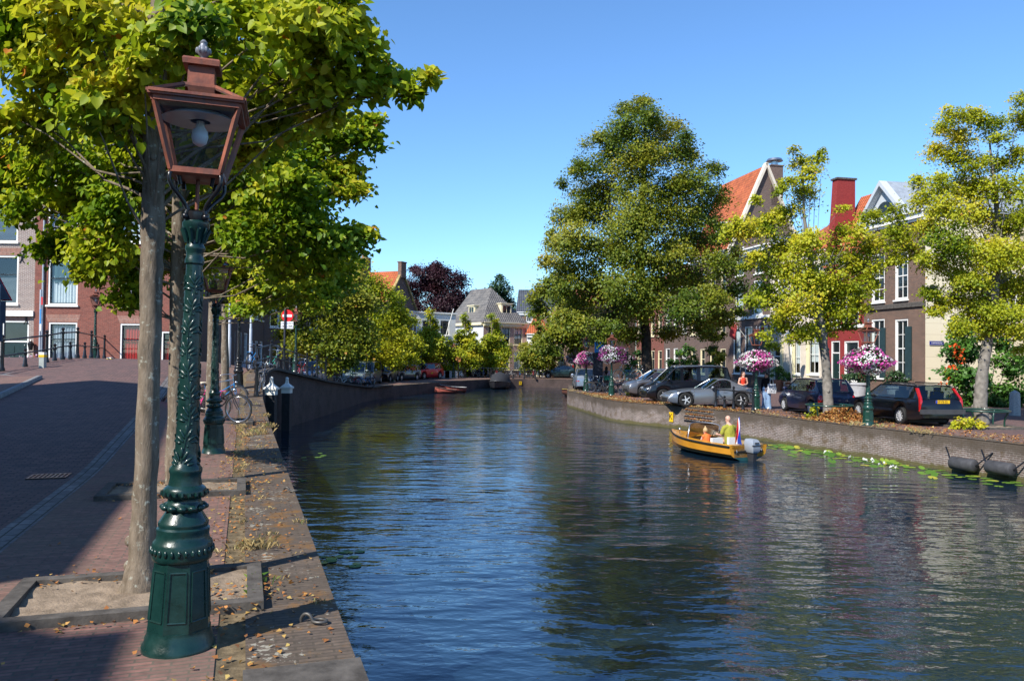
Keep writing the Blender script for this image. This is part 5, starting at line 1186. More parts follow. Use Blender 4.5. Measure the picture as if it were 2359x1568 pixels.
estate_cab = [(1.0, .95), (.25, 1.40), (-1.90, 1.40), (-2.28, .95)]
hatch_prof = [(-1.9, .78), (-1.86, .95), (-1.7, .98), (0, .95), (.9, .96), (1.5, .86), (1.82, .74), (1.9, .55)]
hatch_cab = [(1.25, .93), (.40, 1.46), (-1.35, 1.46), (-1.84, .96)]
saloon_prof = [(-2.3, .78), (-2.27, .98), (-1.7, 1.02), (-1.2, 1.0), (0, .94), (.8, .94), (1.6, .84), (2.15, .72), (2.3, .52)]
saloon_cab = [(1.05, .93), (.25, 1.40), (-.80, 1.40), (-1.75, 1.0)]
suv_prof = [(-2.1, .85), (-2.06, 1.02), (-1.9, 1.06), (0, 1.02), (.95, 1.02), (1.6, .93), (2.0, .80), (2.1, .58)]
suv_cab = [(1.2, 1.0), (.35, 1.55), (-1.45, 1.53), (-2.0, 1.05)]
van_prof = [(-2.2, .85), (-2.19, 1.1), (-2.1, 1.14), (0, 1.10), (1.15, 1.10), (1.7, 1.0), (2.1, .82), (2.2, .55)]
van_cab = [(1.5, 1.06), (.75, 1.78), (-1.95, 1.82), (-2.18, 1.12)]
def quayp(px, py): return G(px, py, RQ)
# black estate seen from behind
a, b_ = G(2074, 978, RQ), G(2180, 976, RQ); rear = (a + b_) / 2; head = R(97)
f = Vector((math.cos(head), math.sin(head), 0)); c = rear + f * 1.33
car('estate_car', 'black estate car seen from behind next to the gnarled tree', (c.x, c.y, RQ), head, 4.72, 1.76, estate_prof, estate_cab, 2.66, .95, .315, P_BLK, tail='tall', plate_rear='HP-FB-02', rails=TRIM, solid=[(-2.2, -1.98)], spokes=10, side_strip=.50)
a = G(1872, 956, RQ); head = R(96); f = Vector((math.cos(head), math.sin(head), 0)); rt_v = Vector((f.y, -f.x, 0)); c = a + f * 1.28 + rt_v * .74
car('hatchback', 'dark blue hatchback parked behind a tree trunk with red tail lights', (c.x, c.y, RQ), head, 3.82, 1.70, hatch_prof, hatch_cab, 2.40, .72, .30, P_NAVY, plate_rear=None, tail='big', solid=[(-1.75, -1.45)], spokes=8)
# silver sports car, side on, nose to the left
a, b_ = G(1578, 937, RQ), G(1710, 938, RQ); mid = (a + b_) / 2; head = math.atan2(a.y - b_.y, a.x - b_.x)
z4 = [(-2.12, .62), (-2.08, .84), (-1.8, .90), (-1.2, .90), (-.6, .86), (.2, .86), (1.1, .80), (1.75, .70), (2.05, .58), (2.12, .45)]
lf = Vector((-math.sin(head), math.cos(head), 0)); c = mid - lf * .86
car('sports_car', 'silver grey low sports car side on at the top of the quay wall', (c.x, c.y, RQ), head, 4.24, 1.79, z4, [(.45, .85), (-.25, 1.28), (-.75, 1.28), (-1.55, .90)], 2.62, .82, .33, P_SIL, spokes=5, zsill=.16, solid=[(-1.5, -.85)])
a = G(1527, 926, RQ); head2 = R(184); f = Vector((math.cos(head2), math.sin(head2), 0)); lf = Vector((-f.y, f.x, 0)); c = a - f * 1.42 - lf * .8
car('delivery_van', 'black delivery van with roof rails behind the silver sports car', (c.x, c.y, RQ), head2, 4.5, 1.80, van_prof, van_cab, 2.75, .86, .33, P_BLK, solid=[(-2.12, -1.95), (-.55, -.35), (.35, .5), (-1.95, -1.8)], rails=STEEL, roof_w=.80, zsill=.24)
a = G(1484, 915, RQ); head3 = R(188); f = Vector((math.cos(head3), math.sin(head3), 0)); lf = Vector((-f.y, f.x, 0)); c = a - f * 1.2 - lf * .78
car('compact_suv', 'metallic grey compact car behind the black van', (c.x, c.y, RQ), head3, 4.16, 1.78, suv_prof, suv_cab, 2.54, .86, .34, P_GRY, solid=[(-1.95, -1.5)], rails=STEEL, spokes=10)
a, b_ = G(1331, 898, RQ), G(1376, 898, RQ); c = (a + b_) / 2; head4 = R(88); f = Vector((math.cos(head4), math.sin(head4), 0)); c = c + f * 1.36
car('saloon_car', 'silver blue saloon seen from behind at the nose of the right bank', (c.x, c.y, RQ), head4, 4.6, 1.80, saloon_prof, saloon_cab, 2.72, .94, .32, P_BLS, plate_rear='', tail='block', solid=[(-1.7, -1.2)])
# across the far water
c = LP(1292, 88.5); car('coupe', 'dark green coupe side on at the far quay', c, R(176), 4.6, 1.75, saloon_prof, saloon_cab, 2.7, .9, .31, P_GRN, plate_front='', solid=[(-1.7, -1.1)])
c = LP(1104, 90); car('saloon_car', 'black car by the lamp before the pink corner house', c, R(238), 4.3, 1.76, suv_prof, suv_cab, 2.6, .86, .32, P_BLK, plate_front='')
c = LP(980, 80.5); car('compact_suv', 'bright red car parked across the canal', c, R(238), 4.2, 1.78, suv_prof, suv_cab, 2.6, .84, .33, P_RED, plate_front='', rails=TRIM)
c = LP(926, 75); car('estate_car', 'slate coloured estate between the navy hatchback and the red car', c, R(245), 4.5, 1.74, estate_prof, estate_cab, 2.66, .92, .31, P_TEAL)
c = LP(888, 71); car('hatchback', 'navy rounded hatchback with yellow plate facing the canal', c, R(262), 3.6, 1.64, hatch_prof, hatch_cab, 2.3, .68, .29, P_DB, plate_front='')
c = LP(846, 65); car('people_carrier', 'dark grey people carrier beside the pale van', c, R(268), 4.2, 1.78, van_prof, van_cab, 2.65, .84, .32, P_TEAL, roof_w=.8)
c = LP(822, 62); car('delivery_van', 'pale green van with the bicycles leaning before it', c, R(272), 4.2, 1.80, van_prof, van_cab, 2.65, .84, .32, P_LIT, roof_w=.82)
c = LP(716, 52); car('hatchback', 'pale blue car glimpsed through the bridge railing', c, R(262), 3.7, 1.66, hatch_prof, hatch_cab, 2.3, .7, .29, paint('pale_blue_car_paint', (.30, .38, .48)), plate_front=None)

# ---------------------------------------------------------------- bicycles (x forward)
FRB = plain('bike_frame_paint', (.014, .014, .016), .3, .5, coat=.3); FENB = plain('bike_fender_paint', (.02, .02, .022), .3, .5); SADB = plain('saddle_leather', (.03, .025, .022), .6); CHROME = plain('chrome', (.55, .56, .58), .18, .5, .9, var=.1); TYRB = plain('bike_tyre', (.03, .03, .032), .7)
def make_bike(label, loc, rz):
    root = thing('bicycle', label, 'bicycle', loc, rz, 'parked bicycles'); r = .345; wx = (.53, -.53)
    for x in wx:
        N = 30; mb = MB(); mb.tube([(x + r * math.cos(2 * math.pi * k / N), 0, r + r * math.sin(2 * math.pi * k / N)) for k in range(N + 1)], .021, 8, caps=False); wh = mb.build('wheel', TYRB, root, smooth=60)
        m2 = MB(); m2.tube([(x + (r - .03) * math.cos(2 * math.pi * k / N), 0, r + (r - .03) * math.sin(2 * math.pi * k / N)) for k in range(N + 1)], .012, 6, caps=False)
        for k in range(18):
            q = 2 * math.pi * k / 18; m2.tube([(x + .02 * math.cos(q + .5), .02 * (-1) ** k, r + .02 * math.sin(q + .5)), (x + (r - .03) * math.cos(q), 0, r + (r - .03) * math.sin(q))], .0022, 3, caps=False)
        m2.tube([(x, -.05, r), (x, .05, r)], .022, 8); m2.build('rim', CHROME, wh, smooth=60)
        m3 = MB(); rr = r + .045; a0, a1 = ((.25, 2.7) if x > 0 else (.55, 3.35)); n_ = 14
        m3.loft([[(x + rr * math.cos(a0 + (a1 - a0) * k / n_), s, r + (rr - abs(s) * .4) * math.sin(a0 + (a1 - a0) * k / n_)) for s in (-.03, 0, .03)] for k in range(n_ + 1)], closed=False, cap=False); m3.build('mudguard', FENB, root, smooth=60)
    bb = Vector((-.08, 0, .29)); hd = Vector((.36, 0, .80)); hl = Vector((.395, 0, .66)); st = Vector((-.25, 0, .82))
    mb = MB()
    for a, b_, q in ((bb, st, .017), (hd, hl, .02), (hl, bb, .018), (hd + Vector((-.01, 0, -.04)), bb + Vector((-.07, 0, .20)), .016)): mb.tube([a, b_], q, 8)
    for s in (-.05, .05):
        mb.tube([bb + Vector((0, s * .5, 0)), (wx[1], s, r)], .010, 6); mb.tube([st + Vector((0, s * .3, -.06)), (wx[1], s, r)], .009, 6); mb.tube([hl + Vector((.01, s * .7, -.02)), (.45, s, .5), (wx[0], s, r)], .010, 6)
    mb.build('frame', FRB, root, smooth=60)
    mb = MB(); mb.tube([hd, hd + Vector((-.05, 0, .20)), hd + Vector((-.03, 0, .25))], .012, 8); mb.tube([hd + Vector((-.30, -.30, .22)), hd + Vector((-.18, -.27, .25)), hd + Vector((-.02, -.14, .27)), hd + Vector((0, 0, .25)), hd + Vector((-.02, .14, .27)), hd + Vector((-.18, .27, .25)), hd + Vector((-.30, .30, .22))], .012, 8); mb.build('handlebar', CHROME, root, smooth=60)
    mb = MB(); mb.tube([st - Vector((0, 0, .05)), st + Vector((-.03, 0, .13))], .013, 8); so = mb.build('seat_post', CHROME, root, smooth=60)
    mb = MB(); mb.loft([[(x - .25, -w, .965), (x - .25, 0, .985), (x - .25, w, .965), (x - .25, w * .6, .94), (x - .25, -w * .6, .94)] for x, w in ((-.17, .02), (-.14, .10), (-.04, .10), (.06, .04), (.14, .022), (.16, .008))]); mb.build('saddle', SADB, root, smooth=60)
    mb = MB(); mb.box((-.56, 0, .755), (.40, .14, .015)); 
    for s in (-.06, .06): mb.tube([(-.66, s, .75), (wx[1], s, r)], .006, 6); mb.tube([(-.40, s, .75), (-.27, s * .4, .72)], .006, 6)
    mb.build('carrier', FRB, root)
    mb = MB(); mb.prism([(-.62, .045, .29), (-.55, .045, .40), (-.02, .045, .385), (.03, .045, .29), (-.02, .045, .20), (-.56, .045, .24)], (0, .03, 0)); mb.build('chain_case', FENB, root)
    mb = MB()
    for s in (-1, 1): mb.bar(bb + Vector((0, s * .04, 0)), bb + Vector((s * .11, s * .06, -s * .13)), .02, .02); mb.box(bb + Vector((s * .11, s * .11, -s * .13)), (.09, .09, .025))
    mb.build('pedal', CHROME, root)
    mb = MB(); mb.ell(hd + Vector((.08, 0, .02)), (.05, .04, .045), 10, 8); mb.build('lamp', CHROME, root, smooth=60)
    return root
PINK = plain('pink_paint', (.72, .05, .24), .35, .5); BLUEB = plain('blue_bike_paint', (.02, .20, .50), .35, .5); TEALB = plain('teal_bike_paint', (.01, .11, .16), .35, .5); WHT = plain('white_bike_paint', (.7, .7, .68), .35, .5); REDB = plain('red_bike_paint', (.5, .02, .03), .35, .5); CRM = plain('cream_rubber', (.62, .55, .42), .6); GREENB = plain('mint_bike_paint', (.05, .35, .26), .4, .5); GRYB = plain('grey_bike_paint', (.2, .21, .22), .35, .5)
bike = make_bike('black bicycle whose front wheel sticks out right of the second lamp', (0, 0, 0), 0)
BK = 'parked bicycles'
def put(o, p, rz, tilt=0.0): o.location = p; o.rotation_euler = (tilt, 0, rz); return o
def bk(p, rz, label, tilt=0.06, **swap):
    o = dup(bike, p, rz, label, BK, swap={{'frame': 'bike_frame_paint', 'fender': 'bike_fender_paint', 'saddle': 'saddle_leather', 'tyre': 'bike_tyre', 'metal': 'chrome'}[k]: v for k, v in swap.items()}); o.rotation_euler = (tilt, 0, rz); return o
q = G(545, 974, .05); put(bike, (q.x - .5, q.y + .15, .05), R(-8), .08)
q = G(402, 966, .05); bk((q.x + .55, q.y, .05), R(184), 'pink framed bicycle with cream saddle and pink bag between the two trunks', .05, frame=PINK, saddle=CRM)
bg_ = MB(); bg_.box((0, 0, 0), (.34, .10, .30)); o = bg_.build('saddle_bag', PINK, loc=(q.x + .10, q.y - .10, .50), rz=R(4)); tag(o, 'pink saddle bag on the pink bicycle', 'bag')
q = G(530, 940, .05); bk((q.x - .25, q.y, .05), R(-14), 'dark bicycle with pale mudguard and blue frame just behind the black one', -.08, frame=BLUEB)
p = W(583, 872, 32.5); bk((-9.35, 29.6, LZ(-9.35, 29.6) - .02), R(100), 'grey bicycle leaning on the end of the bridge railing', .12, frame=GRYB)
bk((-10.85, 33.2, LZ(-10.85, 33.2)), R(92), 'bright blue bicycle chained to the top of the bridge railing', .10, frame=BLUEB)
bk((-10.9, 36.2, LZ(-10.9, 36.2)), R(88), 'bicycle with mint green bag on the bridge', .08, frame=GREENB)
bk((-10.85, 41.0, LZ(-10.85, 41.0)), R(85), 'black bicycle with red lamp low on the bridge railing', .06, frame=REDB)
for k, (px, d, a, lab, c) in enumerate([(792, 57, 20, 'white bicycle leaning on the tree by the bridge foot', WHT), (812, 57.2, 150, 'red bicycle tangled with the white one', REDB), (826, 57.6, 40, 'silver bicycle with raised handlebar in the tangle by the pale van', CHROME), (838, 57.4, 165, 'pale blue bicycle at the right of the tangle by the pale van', BLUEB), (945, 79, 190, 'black bicycle with basket left of the red car', None), (957, 79.2, 20, 'dark bicycle leaning on the lamp by the red car', GRYB), (1056, 85.5, 12, 'lone bicycle standing across the canal near the planters', GRYB)]):
    kw = {'frame': c} if c else {}; bk(LP(px, d), R(a), lab, .07, **kw)
cols = [WHT, None, BLUEB, GRYB, None, REDB, TEALB, None]
for k in range(16):
    px = 1092 + k * 10.5; c = cols[k % 8]; p = LP(px, 87.0 + (k % 3) * .25)
    where = ['first', 'second', 'third', 'fourth', 'fifth', 'sixth', 'seventh', 'eighth', 'ninth', 'tenth', 'eleventh', 'twelfth', 'thirteenth', 'fourteenth', 'fifteenth', 'last'][k]
    bk(p, R(70 + (k % 4) * 9), '%s bicycle from the left in the far bicycle stands%s' % (where, {0: ', white', 2: ', blue', 3: ', grey', 5: ', red', 6: ', teal'}.get(k % 8, ', black')), .05, **({'frame': c} if c else {}))
for px, d, a, lab, c in ((1379, 50.5, 172, 'dark bicycle with white rims at the nose of the right bank', None), (1392, 50.8, 160, 'green bicycle carrying a green crate', TEALB), (1416, 50.2, 20, 'black bicycle in the shade under the big tree', None), (1455, 47.5, 150, 'blue bicycle with white reflector in front of the grey car', BLUEB)):
    p = W(px, 880, d); bk((p.x, p.y, RQ), R(a), lab, .06, **({'frame': c} if c else {}))
p = W(1432, 850, 47.5); o = bk((p.x + .35, p.y, RQ + .85), R(178), 'cream tyred bicycle hung up high in the bicycle pile', .05, tyre=CRM, frame=TEALB)
p = W(1462, 850, 49); bk((p.x, p.y, RQ + .75), R(15), 'teal bicycle lying on top of the bicycle pile', .3, frame=TEALB)
p = W(1396, 862, 50.6); mb = MB()
for s in (-1, 1): mb.box((s * .21, 0, .14), (.02, .30, .28)); mb.box((0, s * .14, .14), (.42, .02, .28))
mb.box((0, 0, .01), (.42, .3, .02)); tag(mb.build('plastic_crate', plain('crate_green', (.01, .13, .08), .5), loc=(p.x + .1, p.y - .1, RQ + .82), rz=R(8)), 'green plastic crate on the front of a bicycle', 'crate')

# ---------------------------------------------------------------- boats
YEL = plain('orange_yellow_gelcoat', (.62, .27, .02), .3, .5, var=.12, scale=1.5, coat=.4); YELD = plain('ochre_lower_hull', (.36, .16, .02), .35, .5, var=.2, scale=2); TEALW = plain('teal_antifouling', (.02, .09, .10), .5, .3)
def hull(L, B, H, sheer=.18, deep=.25, bowpow=2.2, tw=.86):
    """stations from transom (x=0) to bow (x=L): half-breadth, gunwale, chine, keel"""
    out = []
    for i in range(21):
        t = i / 20; x = L * t; w = B / 2 * (tw + (1 - tw) * math.sin(min(1, t * 2.2) * math.pi / 2)) * max(0, 1 - max(0, (t - .35) / .65) ** bowpow); zg = H + sheer * t ** 2
        zc = H * .42 + (zg - H * .42) * .35 * t ** 3; zk = -deep + (deep + H * .75) * max(0, (t - .72) / .28) ** 2; out.append((x + .35 * 0, max(w, .012), zg, zc, zk))
    return out
def boat_hull(root, st, mu, mt_, ml, inner, deckm, deck_from=.62, cock=.12):
    m = MB(); lo = MB(); wt = MB()
    for s in (-1, 1):
        m.loft([[(x, s * w, zg), (x, s * w * .93, zc)] for x, w, zg, zc, zk in st], closed=False, cap=False)
        lo.loft([[(x, s * w * .93, zc), (x, s * w * .78, zc * .3 + zk * .0 + .05)] for x, w, zg, zc, zk in st], closed=False, cap=False)
        wt.loft([[(x, s * w * .78, zc * .3 + .05), (x, 0, zk)] for x, w, zg, zc, zk in st], closed=False, cap=False)
    x, w, zg, zc, zk = st[0]
    m.poly([(x, w, zg), (x, -w, zg), (x, -w * .93, zc), (x, w * .93, zc)]); m.poly([(x, w * .93, zc), (x, -w * .93, zc), (x, -w * .78, zc * .3 + .05), (x, w * .78, zc * .3 + .05)]); wt.poly([(x, w * .78, zc * .3 + .05), (x, -w * .78, zc * .3 + .05), (x, 0, zk)])
    h = m.build('hull', mu, root, smooth=35); lo.build('lower_hull', ml, h, smooth=35); wt.build('keel', mt_, h, smooth=35)
    d = MB()
    for s in (-1, 1):
        d.loft([[(x, s * w, zg), (x, s * max(w - cock, .0) if x < st[-1][0] * deck_from else 0, zg + .02)] for x, w, zg, zc, zk in st], closed=False, cap=False)
    d.build('deck', deckm, root, smooth=40)
    n = MB(); ins = [q for q in st if q[0] <= st[-1][0] * (deck_from + .05)]
    n.loft([[(x, max(w - cock, .01), zg + .015), (x, max(w - cock - .04, .01), .10), (x, -max(w - cock - .04, .01), .10), (x, -max(w - cock, .01), zg + .015)] for x, w, zg, zc, zk in ins], closed=False, cap=True); n.build('cockpit', inner, root)
    g = MB()
    for s in (-1, 1): g.tube([(x, s * (w + .012), zg - .03) for x, w, zg, zc, zk in st], .028, 8)
    g.build('rub_rail', RUBBER, root, smooth=60)
bc = G(1724, 1060, WATER_Z); bhead = math.atan2(.90, -.43)
boat = thing('motor_boat', 'orange yellow motor boat with windscreen heading away along the right wall', 'motor boat', (bc.x, bc.y, WATER_Z), bhead)
st = hull(4.1, 1.72, .50, .16, .12, 2.4, .92); boat_hull(boat, st, YEL, TEALW, YELD, plain('grey_cockpit', (.30, .22, .12), .7), YEL, .60, .16)
mb = MB(); mb.box((.22, 0, .44), (.44, 1.36, .10)); mb.build('stern_well', YEL, boat)
def scr(y, z): return Vector((2.35 + .55 * (1 - (y / .72) ** 2) - (z - .55) * .55, y, z))
g = MB(); ys = np.linspace(-.70, .70, 13); g.loft([[scr(y, .58), scr(y * .93, .62 + .40 * (1 - .18 * (abs(y) / .7) ** 4))] for y in ys], closed=False, cap=False); g.build('windscreen', glassmat('smoked_screen', (.42, .30, .20), .06), boat, smooth=60)
mb = MB(); mb.tube([scr(-.71, .56) + Vector((-.12, 0, 0))] + [scr(y * .93, .625 + .40 * (1 - .18 * (abs(y) / .7) ** 4)) for y in ys] + [scr(.71, .56) + Vector((-.12, 0, 0))], .020, 8); mb.build('screen_frame', STEEL, boat, smooth=60)
for y in (-.36, .36):
    mb = MB(); mb.box((1.35, y, .30), (.46, .46, .12)); mb.box((1.14, y, .46), (.10, .46, .36)); mb.build('seat', plain('white_vinyl', (.78, .77, .74), .5, var=.05), boat)
mb = MB(); N = 16; mb.tube([(1.95 - .05 * math.sin(2 * math.pi * k / N), -.30 + .16 * math.cos(2 * math.pi * k / N), .66 + .16 * math.sin(2 * math.pi * k / N)) for k in range(N + 1)], .014, 6); mb.build('steering_wheel', BLACKP, boat, smooth=60)
mb = MB(); mb.ell((3.0, .48, .78), (.06, .05, .05), 10, 8); mb.tube([(3.0, .48, .62), (3.0, .48, .76)], .012, 6); mb.build('deck_light', CHROME, boat, smooth=60)
OBM = plain('outboard_grey', (.33, .36, .40), .35, .5, .2, var=.06)
om = MB(Matrix.Translation((-.03, 0, -.20)) @ Matrix.Diagonal((.85, .85, 1, 1)))
om.loft([[(cx_ - lx, -w, z), (cx_ - lx * .8, -w * 1.1, z), (cx_ + lx * .8, -w * 1.1, z), (cx_ + lx, -w, z), (cx_ + lx, w, z), (cx_ + lx * .8, w * 1.1, z), (cx_ - lx * .8, w * 1.1, z), (cx_ - lx, w, z)] for cx_, lx, w, z in ((-.17, .20, .13, .48), (-.17, .25, .17, .56), (-.17, .26, .18, .70), (-.16, .25, .175, .78), (-.14, .22, .15, .88), (-.12, .17, .11, .92))]); mo = om.build('outboard_motor', OBM, boat, smooth=40)
mb = MB(); mb.box((-.175, 0, .515), (.455, .33, .045)); mb.box((-.40, 0, .60), (.01, .17, .05)); mb.build('motor_band', plain('motor_dark', (.05, .055, .065), .4), mo)
mb = MB(); mb.loft([[(-.34, -.08, .30), (-.02, -.10, .30), (-.02, .10, .30), (-.34, .08, .30)], [(-.28, -.06, -.05), (-.08, -.07, -.05), (-.08, .07, -.05), (-.28, .06, -.05)], [(-.26, -.04, -.3), (-.12, -.04, -.3), (-.12, .04, -.3), (-.26, .04, -.3)]]); mb.box((.0, 0, .36), (.1, .3, .16)); mb.build('leg', plain('motor_leg', (.035, .036, .04), .4), mo)
for s in (-1, 1):
    mb = MB(); mb.tube([(-.02, s * .52, .36), (-.05, s * .52, .30), (-.02, s * .52, .24)], .012, 6); mb.build('stern_hook', STEEL, boat)
mb = MB(); mb.box((-.012, 0, .30), (.03, 1.2, .05)); mb.build('transom_pad', TRIM, boat)
fl = thing('flag', 'red white and blue flag hanging from a short staff on the boat stern', 'flag', boat.matrix_world @ Vector((0, 0, 0)))
fp = Matrix.Rotation(bhead, 3, 'Z') @ Vector((.16, .42, .52)) + Vector((bc.x, bc.y, WATER_Z)); fl.location = fp; fl.rotation_euler = (0, 0, bhead)
mb = MB(); mb.tube([(0, 0, 0), (-.12, 0, .86)], .012, 6); mb.build('staff', plain('varnished_wood', (.30, .14, .05), .4), fl)
for nm, c, w0, w1 in (('red_stripe', (.62, .02, .03), 0, 1), ('white_stripe', (.80, .80, .80), 1, 2), ('blue_stripe', (.03, .07, .40), 2, 3)):
    mb = MB(); rows = []
    for k in range(9):
        t = k / 8; z = .82 - .76 * t; off = lambda j: (-.115 + .12 * t - .03 * math.sin(t * 5) - .10 * (j / 3) * (.35 + t * .9), -.04 * (j / 3) + .06 * math.sin(j * 2.2 + t * 4) * t - .11 * (j / 3) * t, z + .10 * (j / 3) - .16 * (j / 3) * t)
        rows.append([off(w0), off((w0 + w1) / 2), off(w1)])
    mb.loft(rows, closed=False, cap=False); mb.build(nm, plain('flag_' + nm, c, .8, .1, var=.05), fl, smooth=60)
# small far boats
def small_boat(name, label, px, py, L, B, H, heading, mu, mi, md, dz=0.0):
    p = G(px, py, WATER_Z); o = thing(name, label, 'boat', (p.x, p.y, WATER_Z), heading); s_ = hull(L, B, H, .25, .10, 2.2, .8); boat_hull(o, s_, mu, mu, mu, mi, md, .55, .10)
    mb = MB()
    for x in (L * .25, L * .5): mb.box((x, 0, H * .8), (.25, B * .7, .05))
    mb.build('thwart', md, o); return o
REDH = plain('faded_red_hull', (.30, .07, .05), .6); WHB = plain('white_boat_deck', (.72, .70, .66), .5)
small_boat('rowing_boat', 'faded red boat with white deck moored at the far left quay', 1070, 903, 2.4, 1.3, .46, R(205), REDH, WHB, WHB)
small_boat('rowing_boat', 'small low red boat tied in front of the white decked one', 1050, 905, 1.9, 1.0, .32, R(200), REDH, plain('brown_boards', (.2, .11, .06), .7), plain('salmon_gunwale', (.5, .2, .14), .6))
small_boat('rowing_boat', 'brown wooden boat with yellow gunwale behind the nose of the right bank', 1306, 910, 3.4, 1.3, .55, R(292), plain('brown_hull', (.12, .05, .035), .5), plain('brown_boards2', (.16, .10, .06), .7), plain('yellow_gunwale', (.65, .46, .05), .5))
o = small_boat('covered_boat', 'black boat under a dark canvas cover at the far quay', 1158, 892.5, 5.2, 2.1, .62, R(262), plain('black_hull', (.02, .02, .025), .4), BLACKP, WHB)
mb = MB(); mb.loft([[(x, -w, .66), (x, -w * .75, .66 + h * .7), (x, 0, .66 + h), (x, w * .75, .66 + h * .7), (x, w, .66)] for x, w, h in ((0, .9, .5), (.8, 1.0, .95), (2.4, 1.0, 1.05), (3.6, .8, .6), (4.6, .35, .12))]); mb.build('canvas_cover', plain('dark_canvas', (.035, .036, .04), .8, .2, bmp=.3), o, smooth=50)
for px, py, lab in ((931, 902, 'blue ball fender floating, the lower left one of two'), (946, 898, 'blue ball fender, the upper right one of two')):
    p = G(px, py + 9, WATER_Z); mb = MB(); mb.ell((0, 0, .16), .30, 16, 10); mb.tube([(0, 0, .42), (0, 0, .52)], .05, 8); o = mb.build('buoy', plain('buoy_blue', (.02, .12, .50), .4, .4, var=.1), loc=(p.x - .3, p.y, WATER_Z), smooth=60); tag(o, lab, 'buoy', 'blue buoys')
# ---------------------------------------------------------------- people: tapered limbs grown into one skin
def body_mesh(name, parts, mat, parent, voxel=.014, smooth_it=3):
    mb = MB()
    for kind, a in parts:
        if kind == 't':
            P, r = a; mb.tube(P, r, 12)
            for p, q in zip((P[0], P[-1]), (r[0], r[-1])): mb.ell(p, q * .99, 10, 8)
        else: mb.ell(*a)
    o = mb.build(name, mat, parent); m = o.modifiers.new('skin', 'REMESH'); m.mode = 'VOXEL'; m.voxel_size = voxel; m.use_smooth_shade = True
    s = o.modifiers.new('smooth', 'SMOOTH'); s.iterations = smooth_it; s.factor = .5
    return o
def arm(sh, el, wr, tip):
    sh, el, wr, tip = map(Vector, (sh, el, wr, tip)); P = [('t', ([sh, (sh + el) / 2, el], [.052, .047, .040])), ('t', ([el, (el + wr) / 2, wr], [.040, .036, .026]))]
    d = (tip - wr).normalized(); s = d.cross(Vector((0, 0, 1)) if abs(d.z) < .9 else Vector((0, 1, 0))).normalized(); n = d.cross(s)
    pe = wr + d * .085; P.append(('t', ([wr, wr + d * .04, pe], [.026, .036, .034])))
    for k, (o, L) in enumerate(((-.030, .066), (-.010, .078), (.010, .074), (.029, .058))):
        b = pe + s * o; P.append(('t', ([b, b + d * L * .55 + n * .006, b + d * L * .95 + n * .022], [.0105, .0098, .0085])))
    b = wr + d * .03 - s * .034; P.append(('t', ([b, b + d * .035 - s * .022, b + d * .062 - s * .026], [.012, .011, .009]))); return P
def leg(hip, kn, an, toe):
    hip, kn, an, toe = map(Vector, (hip, kn, an, toe)); return [('t', ([hip, (hip + kn) / 2, kn], [.085, .075, .055])), ('t', ([kn, kn * .65 + an * .35, an], [.055, .056, .036])), ('t', ([an + Vector((0, 0, -.03)), an * .5 + toe * .5 + Vector((0, 0, -.03)), toe], [.04, .042, .034]))]
def head(c, face, s=1.0):
    c = Vector(c); f = Vector(face).normalized(); r_ = f.cross(Vector((0, 0, 1))).normalized(); up = r_.cross(f); rot = Matrix((r_, f, up)).transposed()
    P = [('e', (c, (.075 * s, .095 * s, .115 * s), 16, 12, rot)), ('e', (c + f * .02 * s - up * .06 * s, (.055 * s, .07 * s, .065 * s), 12, 10, rot)), ('e', (c + f * .098 * s - up * .012 * s, (.012 * s, .02 * s, .024 * s), 8, 6, rot))]
    for k in (-1, 1): P.append(('e', (c + r_ * .076 * s * k - up * .005, (.010 * s, .022 * s, .032 * s), 8, 6, rot)))
    return P, f, r_, up
EYE_M = plain('eye_dark', (.02, .015, .012), .2, .6); LIP = plain('lips', (.45, .16, .14), .5)
def face_bits(c, f, r_, up, parent, s=1.0, glasses=False):
    c = Vector(c); mb = MB()
    for k in (-1, 1): mb.ell(c + f * .086 * s + r_ * .030 * s * k + up * .008 * s, (.011 * s,) * 3, 8, 6)
    mb.build('eye', EYE_M, parent)
    mb = MB(); mb.ell(c + f * .086 * s - up * .058 * s, (.024 * s, .010 * s, .008 * s), 8, 6, Matrix((r_, f, up)).transposed()); mb.build('mouth', LIP, parent)
    if glasses:
        mb = MB()
        for k in (-1, 1): mb.ell(c + f * .094 * s + r_ * .034 * s * k + up * .008 * s, (.030 * s, .008 * s, .022 * s), 10, 8, Matrix((r_, f, up)).transposed()); mb.tube([c + f * .09 * s + r_ * .062 * s * k + up * .012 * s, c + r_ * .078 * s * k + up * .012 * s], .005, 6)
        mb.build('sunglasses', BLACKP, parent)
def hair_mesh(parts, mat, parent): return body_mesh('hair', parts, mat, parent, .012, 2)
HB = plain('dark_brown_hair', (.018, .012, .009), .5, .4); HBL = plain('blond_hair', (.50, .34, .17), .55, .3); HBR = plain('brown_hair', (.06, .03, .018), .5, .4)
def person(label, loc, rz): return thing('person', label, 'person', loc, rz)
